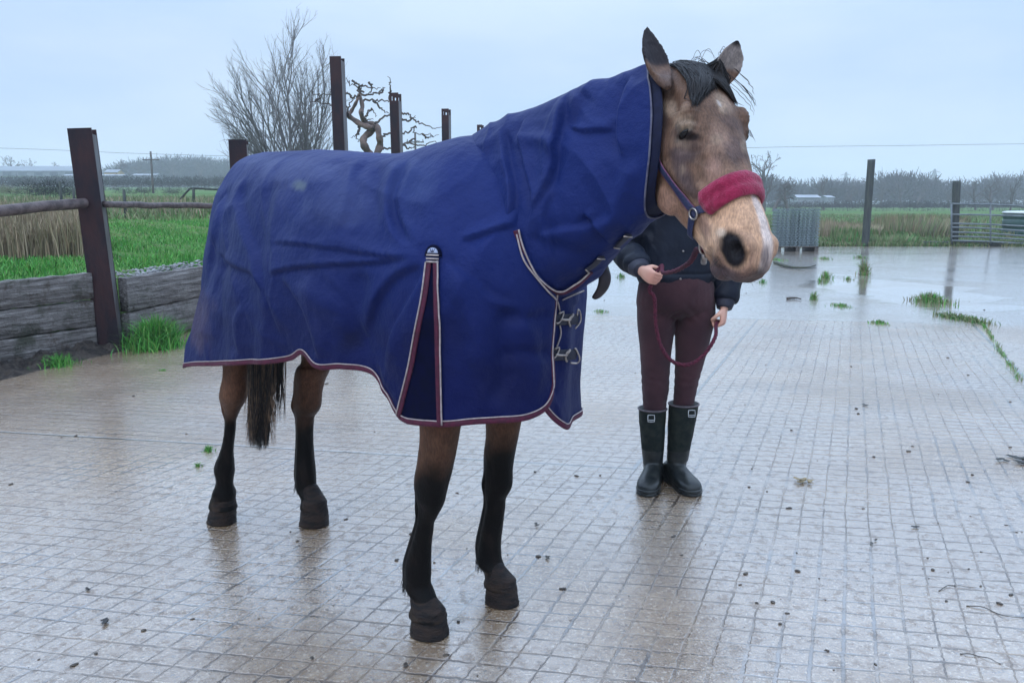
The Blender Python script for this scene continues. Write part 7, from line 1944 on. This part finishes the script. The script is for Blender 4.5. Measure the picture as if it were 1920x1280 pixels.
def pylon(u, vt, vb, Y, label):
    b_ = at(u, vb, Y); b_[2] = 0; H_ = at(u, vt, Y)[2]; root = empty('pylon', b_); mb = MB(); w0 = H_ * 0.11
    def leg(z): return w0 * (1 - z / H_) ** 0.9 + 0.3
    for sx_ in (-1, 1):
        for sy_ in (-1, 1):
            zz_ = np.linspace(0, H_, 8); mb.add(*tube(np.stack([sx_ * np.array([leg(z) for z in zz_]), sy_ * np.array([leg(z) for z in zz_]), zz_], -1), 0.28, 5))
    zs = np.linspace(0, H_ * 0.95, 9)
    for z0, z1 in zip(zs[:-1], zs[1:]):
        for sy_ in (-1, 1):
            mb.add(*tube(np.array([[-leg(z0), sy_ * leg(z0), z0], [leg(z1), sy_ * leg(z1), z1]]), 0.16, 4)); mb.add(*tube(np.array([[leg(z0), sy_ * leg(z0), z0], [-leg(z1), sy_ * leg(z1), z1]]), 0.16, 4))
    mb.build('tower', MAT_PYL, root)
    for z_ in (0.66, 0.78, 0.90):
        w_ = H_ * 0.16 * (1.25 - abs(z_ - 0.74)); obj('cross_arm', *tube(np.array([[-w_, 0, z_ * H_], [0, 0, z_ * H_ + 1.2], [w_, 0, z_ * H_]]), [0.1, 0.35, 0.1], 5), MAT_PYL, root)
    return tag(root, label, 'pylon')
pylon(1748, 317, 380, 560, 'lattice pylon above the tree line between the two timber posts')
pylon(1583, 323, 380, 620, 'fainter lattice pylon left of the leaning timber post')
def cable(L, Y, r, label):
    P_ = catmull(np.array([at(u, v, Y) for u, v in L]), 80); o0 = P_[0].copy(); V, F = tube(P_ - o0, r, 6); o = obj('power_line', V, F, MAT_PYL); o.location = tuple(o0); return tag(o, label, 'power line')
cable([(-500, 270), (0, 278), (290, 289), (640, 296), (1000, 290), (1415, 277), (1700, 273), (1920, 270), (2400, 266)], 140, 0.035, 'thin overhead power line crossing the sky behind everything')
# small rail fence at the far left pasture
fr = empty('field_rail', at(372, 375, 36)); o0 = np.array(fr.location)
for L in ([(338, 374), (352, 358), (362, 353), (400, 355), (440, 356)],): obj('rail', *tube(catmull(np.array([at(u, v, 36) - o0 for u, v in L]), 20), 0.045, 8), MAT_TIMB, fr)
for u in (363, 415): obj('post', *tube(np.array([at(u, 352, 36) - o0, at(u, 385, 36) - o0]), 0.06, 8), MAT_TIMB, fr)
tag(fr, 'dark rail fence in the pasture just left of the horse\'s rump', 'fence')
for k, (u, v0, v1, Y, lb) in enumerate([(116, 340, 385, 26, 'thin fence stake among the reeds at the left'), (235, 355, 395, 24, 'thin fence stake in the grass right of the nearest rusty post'), (140, 352, 385, 25, 'thin fence stake close to the left side of the nearest rusty post')]):
    b_ = at(u, v1, Y); o = obj('fence_stake', *tube(np.array([[0, 0, -0.3], [0, 0, at(u, v0, Y)[2] - b_[2]]]), [0.045, 0.04], 8), MAT_TIMB); o.location = tuple(b_); tag(o, lb, 'stake', 'fence stakes in the left pasture')

# ------------------------------------------------------------------ haze
V = np.array([[x, y, z] for z in (-1.2, 42) for y in (-12, 905) for x in (-1120, 1120)])
m = bpy.data.materials.new('damp_air'); m.use_nodes = True; t_ = m.node_tree; t_.nodes.clear()
pv = t_.nodes.new('ShaderNodeVolumePrincipled'); pv.inputs['Color'].default_value = (0.90, 0.95, 1.0, 1); pv.inputs['Density'].default_value = 0.0010; pv.inputs['Anisotropy'].default_value = 0.0
oo = t_.nodes.new('ShaderNodeOutputMaterial'); t_.links.new(pv.outputs[0], oo.inputs['Volume'])
o = obj('haze', V, [[0, 2, 3, 1], [4, 5, 7, 6], [0, 1, 5, 4], [2, 6, 7, 3], [0, 4, 6, 2], [1, 3, 7, 5]], m, smooth=False); tag(o, kind='stuff')
